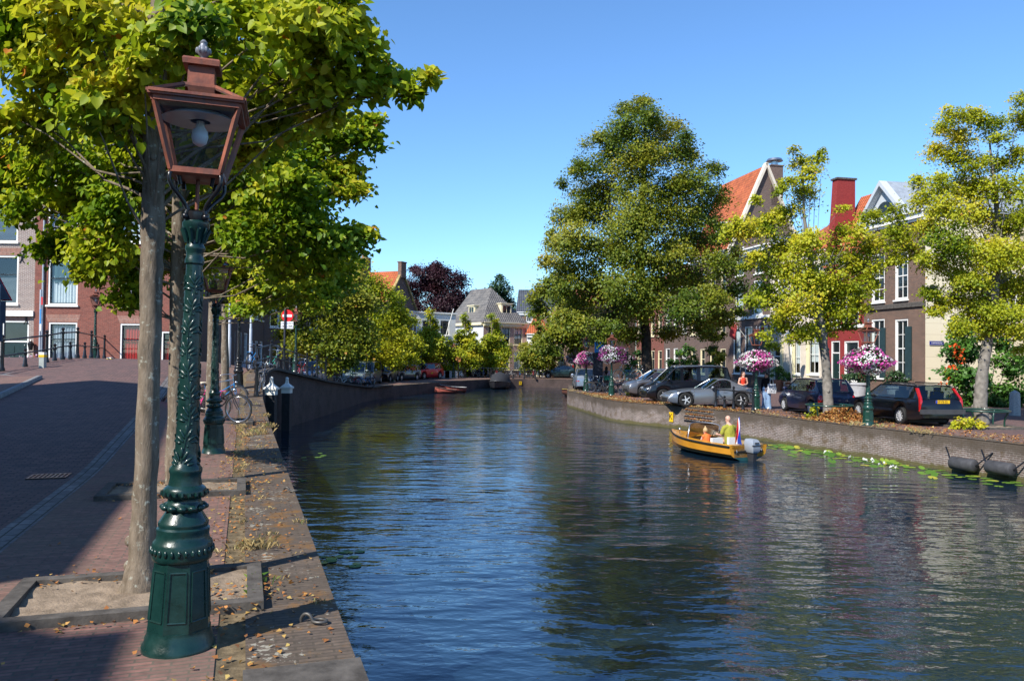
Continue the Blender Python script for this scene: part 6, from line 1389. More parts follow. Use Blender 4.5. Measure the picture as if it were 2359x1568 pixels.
# man at the wheel, in boat coordinates (x forward)
man = person('bald man in an olive shirt and sunglasses steering the yellow boat', (bc.x, bc.y, WATER_Z), bhead)
y0 = -.36; hc = Vector((1.42, y0, 1.24)); P, f, r_, up = head(hc, (1, .55, -.02))
man_body = body_mesh('body', P + [('t', ([hc - Vector((0, 0, .09)), hc - Vector((.03, 0, .19))], [.052, .058])), ('t', ([(1.30, y0, .44), (1.30, y0, .70), (1.36, y0, .98)], [.15, .145, .13]))] + arm((1.36, y0 + .20, .97), (1.42, y0 + .28, .70), (1.70, y0 + .20, .68), (1.90, y0 + .12, .74)) + arm((1.36, y0 - .20, .97), (1.44, y0 - .27, .70), (1.72, y0 - .14, .66), (1.9, y0 - .04, .72)) + leg((1.32, y0 + .1, .48), (1.76, y0 + .13, .50), (1.86, y0 + .13, .14), (2.05, y0 + .13, .10)) + leg((1.32, y0 - .1, .48), (1.76, y0 - .13, .50), (1.86, y0 - .13, .14), (2.05, y0 - .13, .10)), SKIN, man, .013)
face_bits(hc, f, r_, up, man, glasses=True)
OLV = plain('olive_cotton', (.30, .29, .045), .9, .1, bmp=.2)
body_mesh('shirt', [('t', ([(1.28, y0 - .06, .42), (1.28, y0, .68), (1.33, y0, .90)], [.17, .175, .165])), ('t', ([(1.28, y0 + .07, .44), (1.29, y0 + .06, .80)], [.155, .165])), ('t', ([(1.35, y0 - .21, .94), (1.35, y0, 1.0), (1.35, y0 + .21, .94)], [.085, .10, .085])), ('t', ([(1.36, y0 + .21, .95), (1.40, y0 + .275, .76)], [.080, .072])), ('t', ([(1.36, y0 - .21, .95), (1.42, y0 - .265, .76)], [.080, .072]))], OLV, man, .015)
body_mesh('shorts', leg((1.30, y0 + .1, .48), (1.62, y0 + .12, .50), (1.63, y0 + .12, .49), (1.64, y0 + .12, .49))[:1] + leg((1.30, y0 - .1, .48), (1.62, y0 - .12, .50), (1.63, y0 - .12, .49), (1.64, y0 - .12, .49))[:1] + [('e', ((1.28, y0, .46), (.15, .17, .12), 12, 8))], plain('navy_cotton', (.03, .04, .07), .9, .1), man, .016)
# child with a bun
ch = person('small blond child with a topknot in an orange life vest sitting in the yellow boat', (bc.x, bc.y, WATER_Z), bhead)
yc = .34; hc = Vector((1.78, yc, .82)); P, f, r_, up = head(hc, (1, -.15, 0), .84)
body_mesh('body', P + [('t', ([hc - Vector((0, 0, .07)), hc - Vector((.02, 0, .15))], [.038, .042])), ('t', ([(1.72, yc, .36), (1.73, yc, .62)], [.10, .095]))] + [(k, ([Vector(p) for p in a[0]], [q * .8 for q in a[1]])) for k, a in arm((1.74, yc + .13, .62), (1.80, yc + .17, .46), (1.96, yc + .10, .46), (2.1, yc + .06, .48)) + arm((1.74, yc - .13, .62), (1.80, yc - .17, .46), (1.96, yc - .10, .46), (2.1, yc - .06, .48)) + leg((1.72, yc + .07, .38), (2.0, yc + .08, .40), (2.06, yc + .08, .16), (2.18, yc + .08, .12)) + leg((1.72, yc - .07, .38), (2.0, yc - .08, .40), (2.06, yc - .08, .16), (2.18, yc - .08, .12))], SKIN, ch, .012)
face_bits(hc, f, r_, up, ch, .84)
hair_mesh([('e', (hc + Vector((-.025, 0, .025)), (.088, .078, .092), 14, 10)), ('e', (hc + Vector((-.02, 0, .135)), (.035, .035, .038), 10, 8))], HBL, ch)
body_mesh('life_vest', [('t', ([(1.71, yc, .38), (1.71, yc, .60)], [.135, .145])), ('t', ([(1.70, yc - .13, .64), (1.66, yc, .68), (1.70, yc + .13, .64)], [.06, .06, .06]))], plain('orange_vest', (.80, .16, .03), .7, var=.08), ch, .014)
# two women by the lamp (local: facing -y is towards the viewer)
def woman(label, loc, rz, top_parts, top_mat, legs_mat, hair_parts, hair_mat, armL, armR, flare=.0, hd_face=(0, -1, 0), bare=()):
    o = person(label, loc, rz); hc = Vector((0, -.01, 1.53)); P, f, r_, up = head(hc, hd_face)
    legs = leg((.085, 0, .86), (.095, -.02, .47), (.10, .02, .08), (.11, -.14, .045)) + leg((-.085, 0, .86), (-.10, -.03, .47), (-.10, .0, .08), (-.12, -.16, .045))
    body_mesh('body', P + [('t', ([hc - Vector((0, 0, .08)), hc - Vector((0, -.01, .20))], [.042, .050])), ('t', ([(0, .01, .86), (0, .01, 1.06), (0, 0, 1.24), (0, .01, 1.33)], [.135, .105, .125, .10])), ('t', ([(-.15, .01, 1.31), (0, .01, 1.34), (.15, .01, 1.31)], [.05, .06, .05]))] + arm(*armL) + arm(*armR) + legs, SKIN, o, .014)
    face_bits(hc, f, r_, up, o)
    body_mesh('top', top_parts, top_mat, o, .015)
    body_mesh('jeans', [('t', ([(s * .075, 0, .92), (s * .09, -.01, .80), (s * .10, -.02, .46), (s * .115, 0, .10), (s * .118, 0, .055)], [.120, .112, .080 + flare * .3, .075 + flare, .082 + flare])) for s in (-1, 1)] + [('e', ((0, .01, .90), (.16, .125, .14), 14, 10))], legs_mat, o, .016)
    hair_mesh(hair_parts(hc), hair_mat, o); mb = MB()
    for s in (-1, 1): mb.ell((s * .115, -.08, .045), (.05, .13, .05), 10, 8)
    mb.build('shoe', WHITE, o, smooth=60); return o
p = G(1766, 942, RQ)
JE = plain('pale_denim', (.22, .33, .50), .9, .1, var=.18, scale=5, bmp=.2)
wmn = woman('woman with long dark hair, black top and pale wide jeans carrying a tote bag', p, R(-35), [('t', ([(0, .01, .93), (0, .01, 1.10), (0, 0, 1.25), (0, .01, 1.34)], [.118, .118, .135, .105])), ('t', ([(-.16, .01, 1.31), (0, .01, 1.36), (.16, .01, 1.31)], [.066, .07, .066])), ('t', ([(.17, .01, 1.31), (.21, .02, 1.06), (.17, -.10, .90)], [.064, .055, .045])), ('t', ([(-.17, .01, 1.31), (-.22, .02, 1.06), (-.20, -.04, .84)], [.064, .055, .045]))], plain('black_cotton', (.012, .012, .014), .9, .1), JE,
    lambda h: [('e', (h + Vector((0, .025, .02)), (.095, .105, .118), 14, 10)), ('t', ([h + Vector((0, .07, .02)), h + Vector((0, .10, -.18)), h + Vector((0, .10, -.38))], [.085, .085, .05])), ('t', ([h + Vector((.07, .02, 0)), h + Vector((.09, .03, -.26))], [.04, .03])), ('t', ([h + Vector((-.07, .02, 0)), h + Vector((-.09, .03, -.26))], [.04, .03]))], HB,
    ((.17, .01, 1.31), (.21, .02, 1.06), (.17, -.10, .88), (.15, -.16, .74)), ((-.17, .01, 1.31), (-.22, .02, 1.06), (-.20, -.04, .82), (-.20, -.06, .66)), .035, (-.8, -.6, -.05))
tb = thing('tote_bag', 'pale patterned tote bag on the shoulder of the woman in jeans', 'bag', (p.x + .17, p.y - .17, RQ + .72), R(15))
mb = MB(); mb.loft([[(-.19, -.05, 0), (.19, -.05, 0), (.19, .05, 0), (-.19, .05, 0)], [(-.20, -.07, .2), (.20, -.07, .2), (.20, .06, .2), (-.20, .06, .2)], [(-.18, -.02, .44), (.18, -.02, .44), (.18, .02, .44), (-.18, .02, .44)]]); mb.build('bag_body', plain('pale_canvas', (.62, .63, .66), .9, .1, var=.12, scale=9), tb, smooth=50)
mb = MB(); mb.tube([(-.10, -.01, .42), (-.06, .02, .62), (.02, .05, .66), (.08, .03, .60), (.10, -.01, .42)], .012, 6); mb.build('handle', _M['pale_canvas'], tb, smooth=60)
mb = MB()
for i, (x, z) in enumerate(((-.12, .32), (.0, .33), (.11, .31), (-.10, .20), (.03, .21), (.13, .18), (-.05, .09), (.09, .08))):
    N = 8; mb.tube([(x + .03 * math.cos(.5 + 4.2 * k / N), -.071 - .0 * z + (.004 if z < .2 else .045 * (z - .2)), z + .03 * math.sin(.5 + 4.2 * k / N)) for k in range(N + 1)], .006, 4)
mb.build('print', plain('ink', (.05, .05, .07), .8), tb)
p = G(1729, 938, RQ); p = Vector((p.x, p.y + 1.2, RQ))
woman('woman in a red sleeveless top standing beside the lamp with long brown hair', p, R(10), [('t', ([(0, .01, 1.02), (0, .01, 1.10), (0, 0, 1.25), (0, .01, 1.33)], [.116, .116, .134, .10])), ('t', ([(-.10, .01, 1.32), (0, .01, 1.38), (.10, .01, 1.32)], [.05, .06, .05]))], plain('red_cotton', (.62, .055, .03), .85, .1), plain('mid_denim', (.10, .14, .22), .9, .1, var=.15),
    lambda h: [('e', (h + Vector((0, .025, .02)), (.092, .10, .115), 14, 10)), ('t', ([h + Vector((.05, .06, 0)), h + Vector((.08, .08, -.22))], [.055, .03])), ('t', ([h + Vector((-.05, .06, 0)), h + Vector((-.08, .08, -.22))], [.055, .03]))], HBR,
    ((.17, .01, 1.31), (.22, 0, 1.08), (.06, -.17, 1.02), (-.06, -.20, 1.04)), ((-.17, .01, 1.31), (-.24, .01, 1.07), (-.10, -.16, 1.0), (.02, -.20, 1.02)), 0, (.5, -.85, .02))
p = W(1397, 880, 53); woman('black haired woman in a pale pink jacket seen from behind among the bicycles', (p.x, p.y, RQ), R(170), [('t', ([(0, .01, .84), (0, .01, 1.10), (0, 0, 1.25), (0, .01, 1.34)], [.15, .135, .145, .11])), ('t', ([(-.16, .01, 1.31), (0, .01, 1.36), (.16, .01, 1.31)], [.07, .075, .07])), ('t', ([(.17, .01, 1.31), (.22, .02, 1.06), (.18, -.08, .90)], [.066, .056, .046])), ('t', ([(-.17, .01, 1.31), (-.22, .02, 1.06), (-.18, -.08, .90)], [.066, .056, .046]))], plain('pale_pink_cotton', (.60, .44, .46), .9, .1), plain('dark_denim', (.03, .04, .07), .9, .1),
    lambda h: [('e', (h + Vector((0, .025, .02)), (.098, .108, .12), 14, 10)), ('t', ([h + Vector((0, .07, .02)), h + Vector((0, .11, -.20)), h + Vector((0, .11, -.40))], [.095, .10, .07]))], plain('black_hair', (.008, .007, .008), .5, .4),
    ((.17, .01, 1.31), (.22, .02, 1.06), (.18, -.10, .88), (.15, -.16, .76)), ((-.17, .01, 1.31), (-.22, .02, 1.06), (-.18, -.10, .88), (-.15, -.16, .76)), 0, (0, -1, 0))
p = LP(1020, 85.5); woman('distant person in dark clothes at the cafe entrance', p, R(20), [('t', ([(0, .01, .90), (0, .01, 1.10), (0, 0, 1.25), (0, .01, 1.34)], [.15, .135, .145, .11])), ('t', ([(-.16, .01, 1.31), (0, .01, 1.36), (.16, .01, 1.31)], [.07, .075, .07]))], plain('dark_wool', (.02, .02, .025), .9, .1), _M['dark_denim'],
    lambda h: [('e', (h + Vector((0, .02, .025)), (.092, .10, .11), 14, 10))], HBR, ((.17, .01, 1.31), (.21, .02, 1.06), (.19, -.06, .84), (.18, -.09, .70)), ((-.17, .01, 1.31), (-.21, .02, 1.06), (-.19, -.06, .84), (-.18, -.09, .70)))
# ---------------------------------------------------------------- trees
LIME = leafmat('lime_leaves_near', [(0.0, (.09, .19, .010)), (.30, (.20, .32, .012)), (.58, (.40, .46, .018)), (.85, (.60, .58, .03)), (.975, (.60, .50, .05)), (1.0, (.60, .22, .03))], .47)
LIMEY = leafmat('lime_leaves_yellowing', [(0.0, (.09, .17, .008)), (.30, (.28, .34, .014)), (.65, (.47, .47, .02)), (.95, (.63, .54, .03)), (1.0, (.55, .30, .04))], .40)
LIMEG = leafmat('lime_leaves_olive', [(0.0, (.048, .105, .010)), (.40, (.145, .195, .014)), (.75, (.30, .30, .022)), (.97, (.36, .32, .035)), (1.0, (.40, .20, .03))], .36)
BEECH = leafmat('copper_beech_leaves', [(0.0, (.015, .007, .010)), (.6, (.045, .015, .022)), (1.0, (.085, .03, .035))], .2)
DARKG = leafmat('dark_evergreen_leaves', [(0.0, (.018, .045, .018)), (.6, (.045, .095, .035)), (1.0, (.09, .15, .05))], .2)
HEDGE = leafmat('climber_leaves', [(0.0, (.02, .06, .012)), (.5, (.05, .14, .02)), (.93, (.12, .25, .03)), (1, (.25, .32, .03))], .3)
mt, n, l, b = nodes('lime_bark'); co = objco(n)
mp = n.new('ShaderNodeMapping'); mp.inputs['Scale'].default_value = (9, 9, 2.2); l.new(co, mp.inputs[0])
c0 = ramp(n, l, noise(n, l, mp.outputs[0], 1.6, 6, .7), [(.28, (.075, .058, .042)), (.52, (.20, .16, .12)), (.76, (.30, .25, .195))])
c1 = mixrgb(n, l, 'MIX', ramp(n, l, noise(n, l, co, 15, 5, .7), [(.58, (0, 0, 0)), (.67, (.75,) * 3)]), c0, (.44, .46, .39))
c2 = mixrgb(n, l, 'MIX', ramp(n, l, noise(n, l, co, 7, 6, .75), [(.66, (0, 0, 0)), (.70, (.8,) * 3)]), c1, (.40, .28, .03))
l.new(c2, b.inputs['Base Color']); sp(b, .9, .15); bump(n, l, b, noise(n, l, mp.outputs[0], 5, 6, .7), .7, .02)
BARK = mt
DBARK = plain('dark_bark', (.05, .040, .032), .9, .15, var=.5, scale=4, bmp=.5)
GBARK = plain('grey_knotty_bark', (.20, .18, .155), .9, .15, var=.45, scale=5, bmp=.6)

def crown(root, lobes, leaf, layers, mat, seed, kind='pair', base=None, nsub=16, bias=0.0, flat=.8, subr=.36, aspect=None):
    """lobes: (centre, radius); every lobe is split in sprays of leaves, denser on its outside"""
    rng = np.random.default_rng(seed); PP = []; NN = []; SH = []; tw = []
    mid = np.mean([np.array(c) for c, r in lobes], 0)
    for c, r in lobes:
        c = np.array(c); ns = max(4, int(nsub * rng.uniform(.8, 1.2))); d = rng.normal(size=(ns, 3)); d /= np.linalg.norm(d, axis=1)[:, None]
        out = c - mid; out = out / (np.linalg.norm(out) + 1e-6); d = d + out * .35; d /= np.linalg.norm(d, axis=1)[:, None]
        sc_ = c + d * r * rng.uniform(.35, 1.0, ns)[:, None] * np.array([1, 1, flat]); tone = rng.normal(0, .14)
        per = max(3, int(layers * math.pi * r * r / (leaf * leaf * .42) / ns))
        for s in sc_:
            rs = r * subr * rng.uniform(.7, 1.35); p = rng.normal(size=(per, 3)) * rs * np.array([.62, .62, .36]) + s
            p[:, 2] -= ((p[:, :2] - s[:2]) ** 2).sum(1) / rs * .25
            PP.append(p); nn = np.array([0, 0, .45]) + out * .40 + np.array([-.48, -.57, .67]) * .55 + rng.normal(size=3) * .25; NN.append(np.broadcast_to(nn, p.shape))
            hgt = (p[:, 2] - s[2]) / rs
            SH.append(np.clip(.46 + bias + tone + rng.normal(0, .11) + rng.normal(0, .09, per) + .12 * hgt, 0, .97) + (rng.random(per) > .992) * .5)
            tw.append((c, s))
    P = np.concatenate(PP) - np.array(root.location); Nn = np.concatenate(NN); S = np.clip(np.concatenate(SH), 0, 1)
    v, f, k = leaf_cloud(rng, P, leaf, Nn, .55, kind, droop=1.1)
    o = ob('crown', np_mesh('crown', v, f, mat, shade=np.repeat(S, k)), root); return tw
def tree(label, base, trunk, lobes, leaf, layers, mat, seed, bark=BARK, kind='pair', nsub=16, bias=0.0, flat=.8, subr=.36, group=None, name='linden_tree', twigs=True, knots=0, cat='tree'):
    """trunk: [(point, radius)...] in world space"""
    base = Vector(base); root = thing(name, label, cat, base, 0, group)
    tw = crown(root, lobes, leaf, layers, mat, seed, kind, base, nsub, bias, flat, subr)
    rg = random.Random(seed); mb = MB(); P = [Vector(p) - base for p, r in trunk]; r_ = [r for p, r in trunk]
    PP, RR = [], []
    for i in range(len(P) - 1):
        for k in range(6):
            t = k / 6; q = P[i].lerp(P[i + 1], t); rr = r_[i] + (r_[i + 1] - r_[i]) * t; PP.append(q + Vector((rg.uniform(-.06, .06) * rr, rg.uniform(-.06, .06) * rr, 0))); RR.append(rr * rg.uniform(.95, 1.06))
    PP.append(P[-1]); RR.append(r_[-1]); mb.tube(PP, RR, 16)
    for k in range(knots):
        i = rg.randrange(2, len(PP) - 4); a = rg.uniform(0, 6.28); rr = RR[i]; mb.ell(PP[i] + Vector((math.cos(a), math.sin(a), 0)) * rr * .92, (rr * .34, rr * .34, rr * .42), 10, 8)
    for c, r in lobes:
        c = Vector(c) - base; js = [i for i in range(len(PP)) if PP[i].z < c.z - r * .2] or [len(PP) // 3]; zmin = P[0].z + (P[-1].z - P[0].z) * .30
        js2 = [i for i in js if PP[i].z > zmin] or [len(PP) // 2]
        i = max(0, int(js2[0] + (js2[-1] - js2[0]) * rg.uniform(.45, .95))); a = PP[i]; d = c - a; m1 = a + d * .4 + Vector((0, 0, -.06 * d.length)); r0 = min(RR[i] * .5, .008 + .024 * r)
        mb.tube([a, a + d * .15 + Vector((0, 0, -.01 * d.length)), m1, a + d * .75, c, c + d.normalized() * r * .6], [r0, r0 * .9, r0 * .7, r0 * .5, r0 * .32, r0 * .12], 7)
    if twigs:
        for c, s in tw:
            if rg.random() < .7: c = Vector(c) - base; s = Vector(s) - base; mb.tube([c.lerp(s, -.1), c.lerp(s, .55) + Vector((0, 0, .04)), s, s.lerp(c, -.25)], [leaf * .09, leaf * .07, leaf * .05, leaf * .02], 4, caps=False)
    mb.build('trunk', bark, root, smooth=60); return root
def LB(d, L, jit=.0, seed=3):
    rg = random.Random(seed); out = []
    for q in L:
        dd = d + (q[3] if len(q) > 3 else rg.uniform(-1, 1) * jit); out.append((W(q[0], q[1], dd), q[2] * dd / FPX))
    return out
TG = 'linden trees along the near quay'
b1 = Vector((-2.80, 6.0, .03)); tr = lambda d, L: [(W(x, y, d), r) for x, y, r in L]
t1 = tr(6.0, [(325, 1368, .098), (334, 1150, .084), (343, 900, .076), (349, 640, .080), (352, 500, .083), (356, 300, .078), (362, 120, .066), (372, -80, .055), (385, -320, .04), (392, -560, .02)])
t1[0] = (Vector((t1[0][0].x, t1[0][0].y, 0.0)), .150); t1.insert(1, (W(328, 1290, 6.0), .100))
L1 = LB(6.0, [(70, 60, 110, .3), (210, 40, 120, -.2), (390, 60, 110, .5), (560, 40, 120, .2), (700, 70, 110, -.2), (800, 60, 70, 0), (130, 160, 90, .2), (270, 190, 80, -.3), (480, 180, 90, .6), (640, 190, 90, .3), (760, 170, 80, .0), (860, 175, 60, .1), (930, 195, 42, .1), (985, 170, 26, .1), (955, 215, 22, .1), (840, 110, 40, 0), (250, 270, 60, -.2), (90, 280, 70, .5), (30, 270, 50, .4), (620, 280, 70, .6), (730, 250, 50, .3), (200, 240, 60, -.5), (700, 20, 70, -.1), (780, 0, 50, -.1), (120, -20, 100, 0)]) + LB(6.0, [(100, -150, 130, .9), (300, -180, 130, .7), (520, -160, 140, .8), (720, -130, 110, .3), (250, -380, 120, .9), (450, -400, 130, .8), (600, -340, 110, .8), (380, -600, 100, .6), (330, -20, 110, 1.2), (385, 95, 70, -.5), (330, 160, 50, -.45), (455, 60, 70, -.5), (420, 200, 70, .5), (500, 290, 70, .8), (440, 370, 60, .9), (560, 330, 60, .7), (520, 220, 70, .6), (560, -60, 110, 1.3), (560, -180, 100, .9), (-60, 60, 100, .6)])
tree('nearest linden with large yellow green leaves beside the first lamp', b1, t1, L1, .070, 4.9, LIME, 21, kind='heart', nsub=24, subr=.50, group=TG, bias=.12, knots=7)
b2 = Vector((*G(403, 1112, .03).xy, .03)); d2 = b2.y
t2 = tr(d2, [(402, 1118, .115), (404, 950, .10), (408, 700, .092), (412, 480, .085), (420, 250, .07), (430, 40, .05), (440, -120, .025)])
t2[0] = (Vector((b2.x, b2.y, 0)), .14)
L2 = LB(d2, [(60, 420, 75, .3), (140, 380, 85, -.3), (230, 400, 85, .4), (60, 470, 50, -.4), (200, 470, 65, .5), (270, 480, 80, -.4), (150, 560, 60, .3), (230, 560, 70, -.5), (310, 600, 65, .3), (215, 620, 40, .1), (290, 680, 42, 0), (340, 680, 30, 0), (260, 300, 80, .6), (120, 300, 70, .7),
    (520, 330, 90, .5), (620, 340, 85, -.4), (700, 330, 80, .4), (790, 300, 60, 0), (560, 440, 85, .7), (660, 440, 85, -.5), (750, 420, 70, .3), (810, 430, 42, 0), (610, 530, 80, .4), (710, 530, 75, -.3), (790, 545, 50, 0), (840, 535, 28, 0), (560, 535, 55, -.5), (660, 610, 60, .3), (740, 600, 45, 0), (840, 320, 40, 0), (860, 280, 30, 0), (800, 380, 40, .2)]) + LB(d2, [(430, 380, 110, 1.6), (480, 500, 100, 1.8), (330, 420, 100, 1.5), (425, 585, 60, 1.6), (400, 200, 130, .8), (560, 200, 120, .9), (300, 180, 110, -.8), (450, 40, 120, .3), (700, 220, 80, .8), (30, 360, 60, .2), (-40, 430, 70, .2), (-50, 330, 60, 0)])
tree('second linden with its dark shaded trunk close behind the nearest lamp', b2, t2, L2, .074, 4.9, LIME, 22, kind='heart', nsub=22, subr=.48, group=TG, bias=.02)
b3 = Vector((*W(487, 950, 20).xy, .03))
t3 = tr(20, [(486, 975, .13), (487, 850, .11), (490, 700, .10), (497, 560, .08), (505, 420, .05), (512, 330, .02)]); t3[0] = (Vector((b3.x, b3.y, 0)), .15)
L3 = LB(20, [(600, 610, 60), (660, 640, 60), (720, 610, 55), (770, 640, 40), (800, 600, 34), (640, 560, 60), (700, 530, 50), (560, 655, 48), (605, 665, 46), (650, 705, 40), (705, 705, 38), (555, 700, 34), (740, 670, 40), (540, 610, 46), (530, 640, 45), (590, 610, 55), (650, 620, 55), (700, 650, 50), (560, 690, 34), (620, 690, 42), (680, 700, 36), (730, 690, 30), (760, 600, 42), (720, 570, 50), (660, 540, 60), (590, 520, 60), (800, 540, 30), (520, 560, 50), (450, 600, 45), (480, 480, 60), (560, 430, 60), (420, 520, 50), (640, 450, 50), (500, 380, 50)], 1.2, 5)
_sg = lambda q, d: (lambda v: math.hypot(CX + FPX * v.x / v.y - 661, 815 - FPX * (v.z - EYE) / v.y - 738) > q[1] / d * FPX + 26)(q[0])   # keeps the road sign clear of leaves
L3 = [q for q in L3 if _sg(q, 20)]
tree('third linden with speckled trunk behind the second lamp', b3, t3, L3, .115, 4.4, LIME, 23, nsub=18, subr=.46, group=TG, bias=.02)
b4 = Vector((*W(519, 900, 27.5).xy, .2)); b4.z = LZ(b4.x, b4.y)
t4 = tr(27.5, [(519, 905, .13), (518, 780, .11), (517, 650, .09), (515, 520, .05), (514, 440, .02)]); t4[0] = (b4.copy(), .15)
L4 = LB(27.5, [(620, 640, 52), (690, 660, 50), (750, 640, 44), (600, 700, 34), (660, 710, 34), (800, 630, 36), (540, 660, 36), (590, 680, 36), (640, 690, 36), (690, 700, 34), (740, 690, 32), (780, 660, 34), (720, 640, 42), (650, 630, 46), (580, 610, 46), (760, 610, 36), (520, 590, 44), (680, 570, 40), (600, 540, 44), (530, 500, 40), (470, 620, 36)], 1.4, 6)
L4 = [q for q in L4 if _sg(q, 27.5)]
tree('fourth linden half hidden behind the blackened lamp', b4, t4, L4, .13, 4.2, LIMEG, 24, nsub=18, subr=.46, group=TG, bias=.02)
def qtree(label, px, d, lobes, leaf, mat, seed, tb=.10, group='young lindens along the far quay', zb=None, jit=None, layers=4.6, bias=0.0, name='linden_tree', bark=BARK, top=None):
    p = LP(px, d) if zb is None else Vector((W(px, 870, d).x, d, zb)); L = [(c, r * 1.18) for c, r in LB(d, lobes, (d * .012 if jit is None else jit), seed)]; tp = max(L, key=lambda q: q[0].z)[0]
    return tree(label, p, [(p, tb * 1.3), (p.lerp(Vector((p.x, p.y, tp.z)), .25), tb), (p.lerp(Vector((tp.x, tp.y, tp.z)), .65), tb * .7), (tp, tb * .25)], L, leaf, layers, mat, seed, bark, group=group, bias=bias, nsub=16, subr=.46, twigs=False, name=name)
qtree('dense dark linden at the foot of the bridge wall', 762, 47, [(700, 660, 40), (740, 640, 42), (690, 720, 38), (740, 710, 44), (790, 680, 42), (700, 780, 36), (750, 780, 44), (800, 750, 44), (760, 830, 26), (800, 820, 28), (830, 780, 30), (770, 610, 30), (720, 610, 26), (660, 690, 30), (830, 700, 30), (670, 760, 26)], .17, LIMEG, 31, .12, layers=4.8, bias=.05)
qtree('tall yellow green linden behind the navy hatchback', 859, 68, [(820, 640, 26), (850, 660, 34), (880, 690, 36), (830, 710, 38), (870, 740, 38), (910, 730, 30), (830, 780, 36), (880, 790, 38), (850, 825, 24), (920, 780, 28), (800, 740, 28), (800, 800, 26), (905, 825, 20), (836, 605, 14)], .20, LIMEY, 32, .13)
qtree('slender yellow green linden left of the red car', 924, 76, [(922, 690, 14), (918, 715, 22), (935, 745, 24), (905, 760, 24), (925, 790, 30), (950, 790, 22), (900, 810, 24), (930, 825, 26), (885, 835, 20)], .21, LIMEY, 33, .11)
def pyramid(label, px, d, top, bot, hw, mat, seed, leaf=.22, tb=.10, **k):
    rg = random.Random(seed); L = []; n_ = 15
    for i in range(n_):
        t = i / (n_ - 1); y = top + 12 + (bot - top - 18) * t ** .85; wdt = hw * (.16 + .84 * min(1, t * 1.35)) * (1 if t < .85 else .75); L.append((px + rg.uniform(-1, 1) * wdt * .72, y, max(9, wdt * .50)))
        if t > .3: L.append((px - (L[-1][0] - px) * rg.uniform(.6, 1), y + rg.uniform(-8, 8), max(9, wdt * .46)))
    return qtree(label, px, d, L, leaf, mat, seed, tb, **k)
pyramid('young linden in front of the white cafe house', 990, 84, 706, 832, 44, LIMEY, 34)
pyramid('young linden between the cafe and the pink corner house', 1070, 86, 718, 838, 40, LIMEY, 35)
pyramid('young linden in front of the pink corner house, the one nearest the dark car', 1134, 90, 716, 848, 42, LIMEY, 36)
pyramid('young linden by the narrow white house with the green door', 1242, 88, 722, 848, 44, LIMEG, 37, bias=.12)
qtree('linden half hidden behind the big tree at its lower left', 1332, 62, [(1262, 670, 30), (1300, 690, 36), (1250, 710, 26), (1290, 740, 36), (1330, 720, 36), (1260, 770, 26), (1310, 780, 30), (1340, 770, 26), (1285, 640, 24), (1236, 690, 18)], .2, LIMEG, 38, .2, zb=RQ, bias=.08, group='lindens of the right bank')
# copper beech and dark conifer-like tree behind the roofs
qtree('dark purple copper beech rising behind the orange roofs', 1010, 128, [(1010, 630, 26), (975, 640, 28), (1045, 650, 26), (950, 660, 24), (1000, 670, 32), (1050, 690, 28), (960, 700, 30), (1020, 710, 32), (1070, 700, 16), (985, 735, 30), (1040, 735, 26), (945, 735, 24), (1000, 620, 16), (960, 620, 12), (930, 680, 24), (1030, 690, 34), (990, 650, 32), (965, 720, 32), (1075, 720, 18)], .30, BEECH, 41, .4, zb=FQ, name='copper_beech', bark=DBARK, group=None, layers=6)
qtree('dark green pointed tree behind the grey slate roof', 1152, 126, [(1152, 640, 10), (1148, 655, 16), (1160, 668, 16), (1142, 676, 18), (1162, 690, 18), (1140, 700, 18), (1172, 705, 14), (1150, 715, 20), (1128, 705, 10), (1180, 712, 9)], .30, DARKG, 42, .3, zb=FQ, name='pointed_tree', bark=DBARK, group=None, layers=6)
# big linden of the right bank
bB = Vector((W(1492, 860, 51).x, 51, RQ))
tB = [(bB, .48), (bB + Vector((-.02, 0, .6)), .36), (W(1488, 770, 51), .30), (W(1478, 680, 51), .26), (W(1475, 560, 51), .22), (W(1482, 420, 51), .14), (W(1488, 270, 51), .05)]
LBg = LB(51, [(1488, 232, 14), (1470, 255, 34), (1505, 265, 30), (1435, 250, 20), (1440, 300, 46), (1495, 310, 48), (1545, 300, 36), (1580, 320, 24), (1385, 330, 34), (1420, 350, 48), (1480, 370, 55), (1545, 365, 50), (1590, 360, 26), (1360, 390, 40), (1410, 420, 52), (1475, 440, 56), (1545, 430, 55), (1600, 420, 40), (1640, 390, 26), (1345, 440, 34), (1350, 480, 40), (1300, 420, 16), (1320, 395, 10), (1400, 490, 55), (1465, 510, 58), (1535, 500, 58), (1600, 490, 48), (1645, 450, 34), (1310, 500, 36), (1330, 550, 46), (1390, 560, 55), (1455, 580, 58), (1530, 575, 58), (1600, 560, 52), (1650, 530, 36), (1290, 560, 32), (1275, 535, 14), (1268, 600, 24), (1310, 610, 42), (1370, 630, 52), (1440, 650, 55), (1510, 640, 55), (1585, 630, 52), (1650, 610, 42), (1690, 580, 20), (1300, 660, 34), (1350, 690, 42), (1420, 710, 46), (1490, 700, 46), (1560, 700, 46), (1630, 680, 44), (1690, 660, 30), (1330, 740, 30), (1390, 755, 34), (1450, 760, 32), (1540, 755, 30), (1610, 740, 36), (1665, 730, 28), (1695, 715, 18), (1300, 720, 26), (1640, 770, 16)], 2.6, 9)
tree('huge olive green linden towering over the parked cars', bB, tB, [(c, r * 1.10) for c, r in LBg], .15, 4.4, LIMEG, 51, bark=DBARK, nsub=22, subr=.46, group='lindens of the right bank', bias=.10, knots=3)
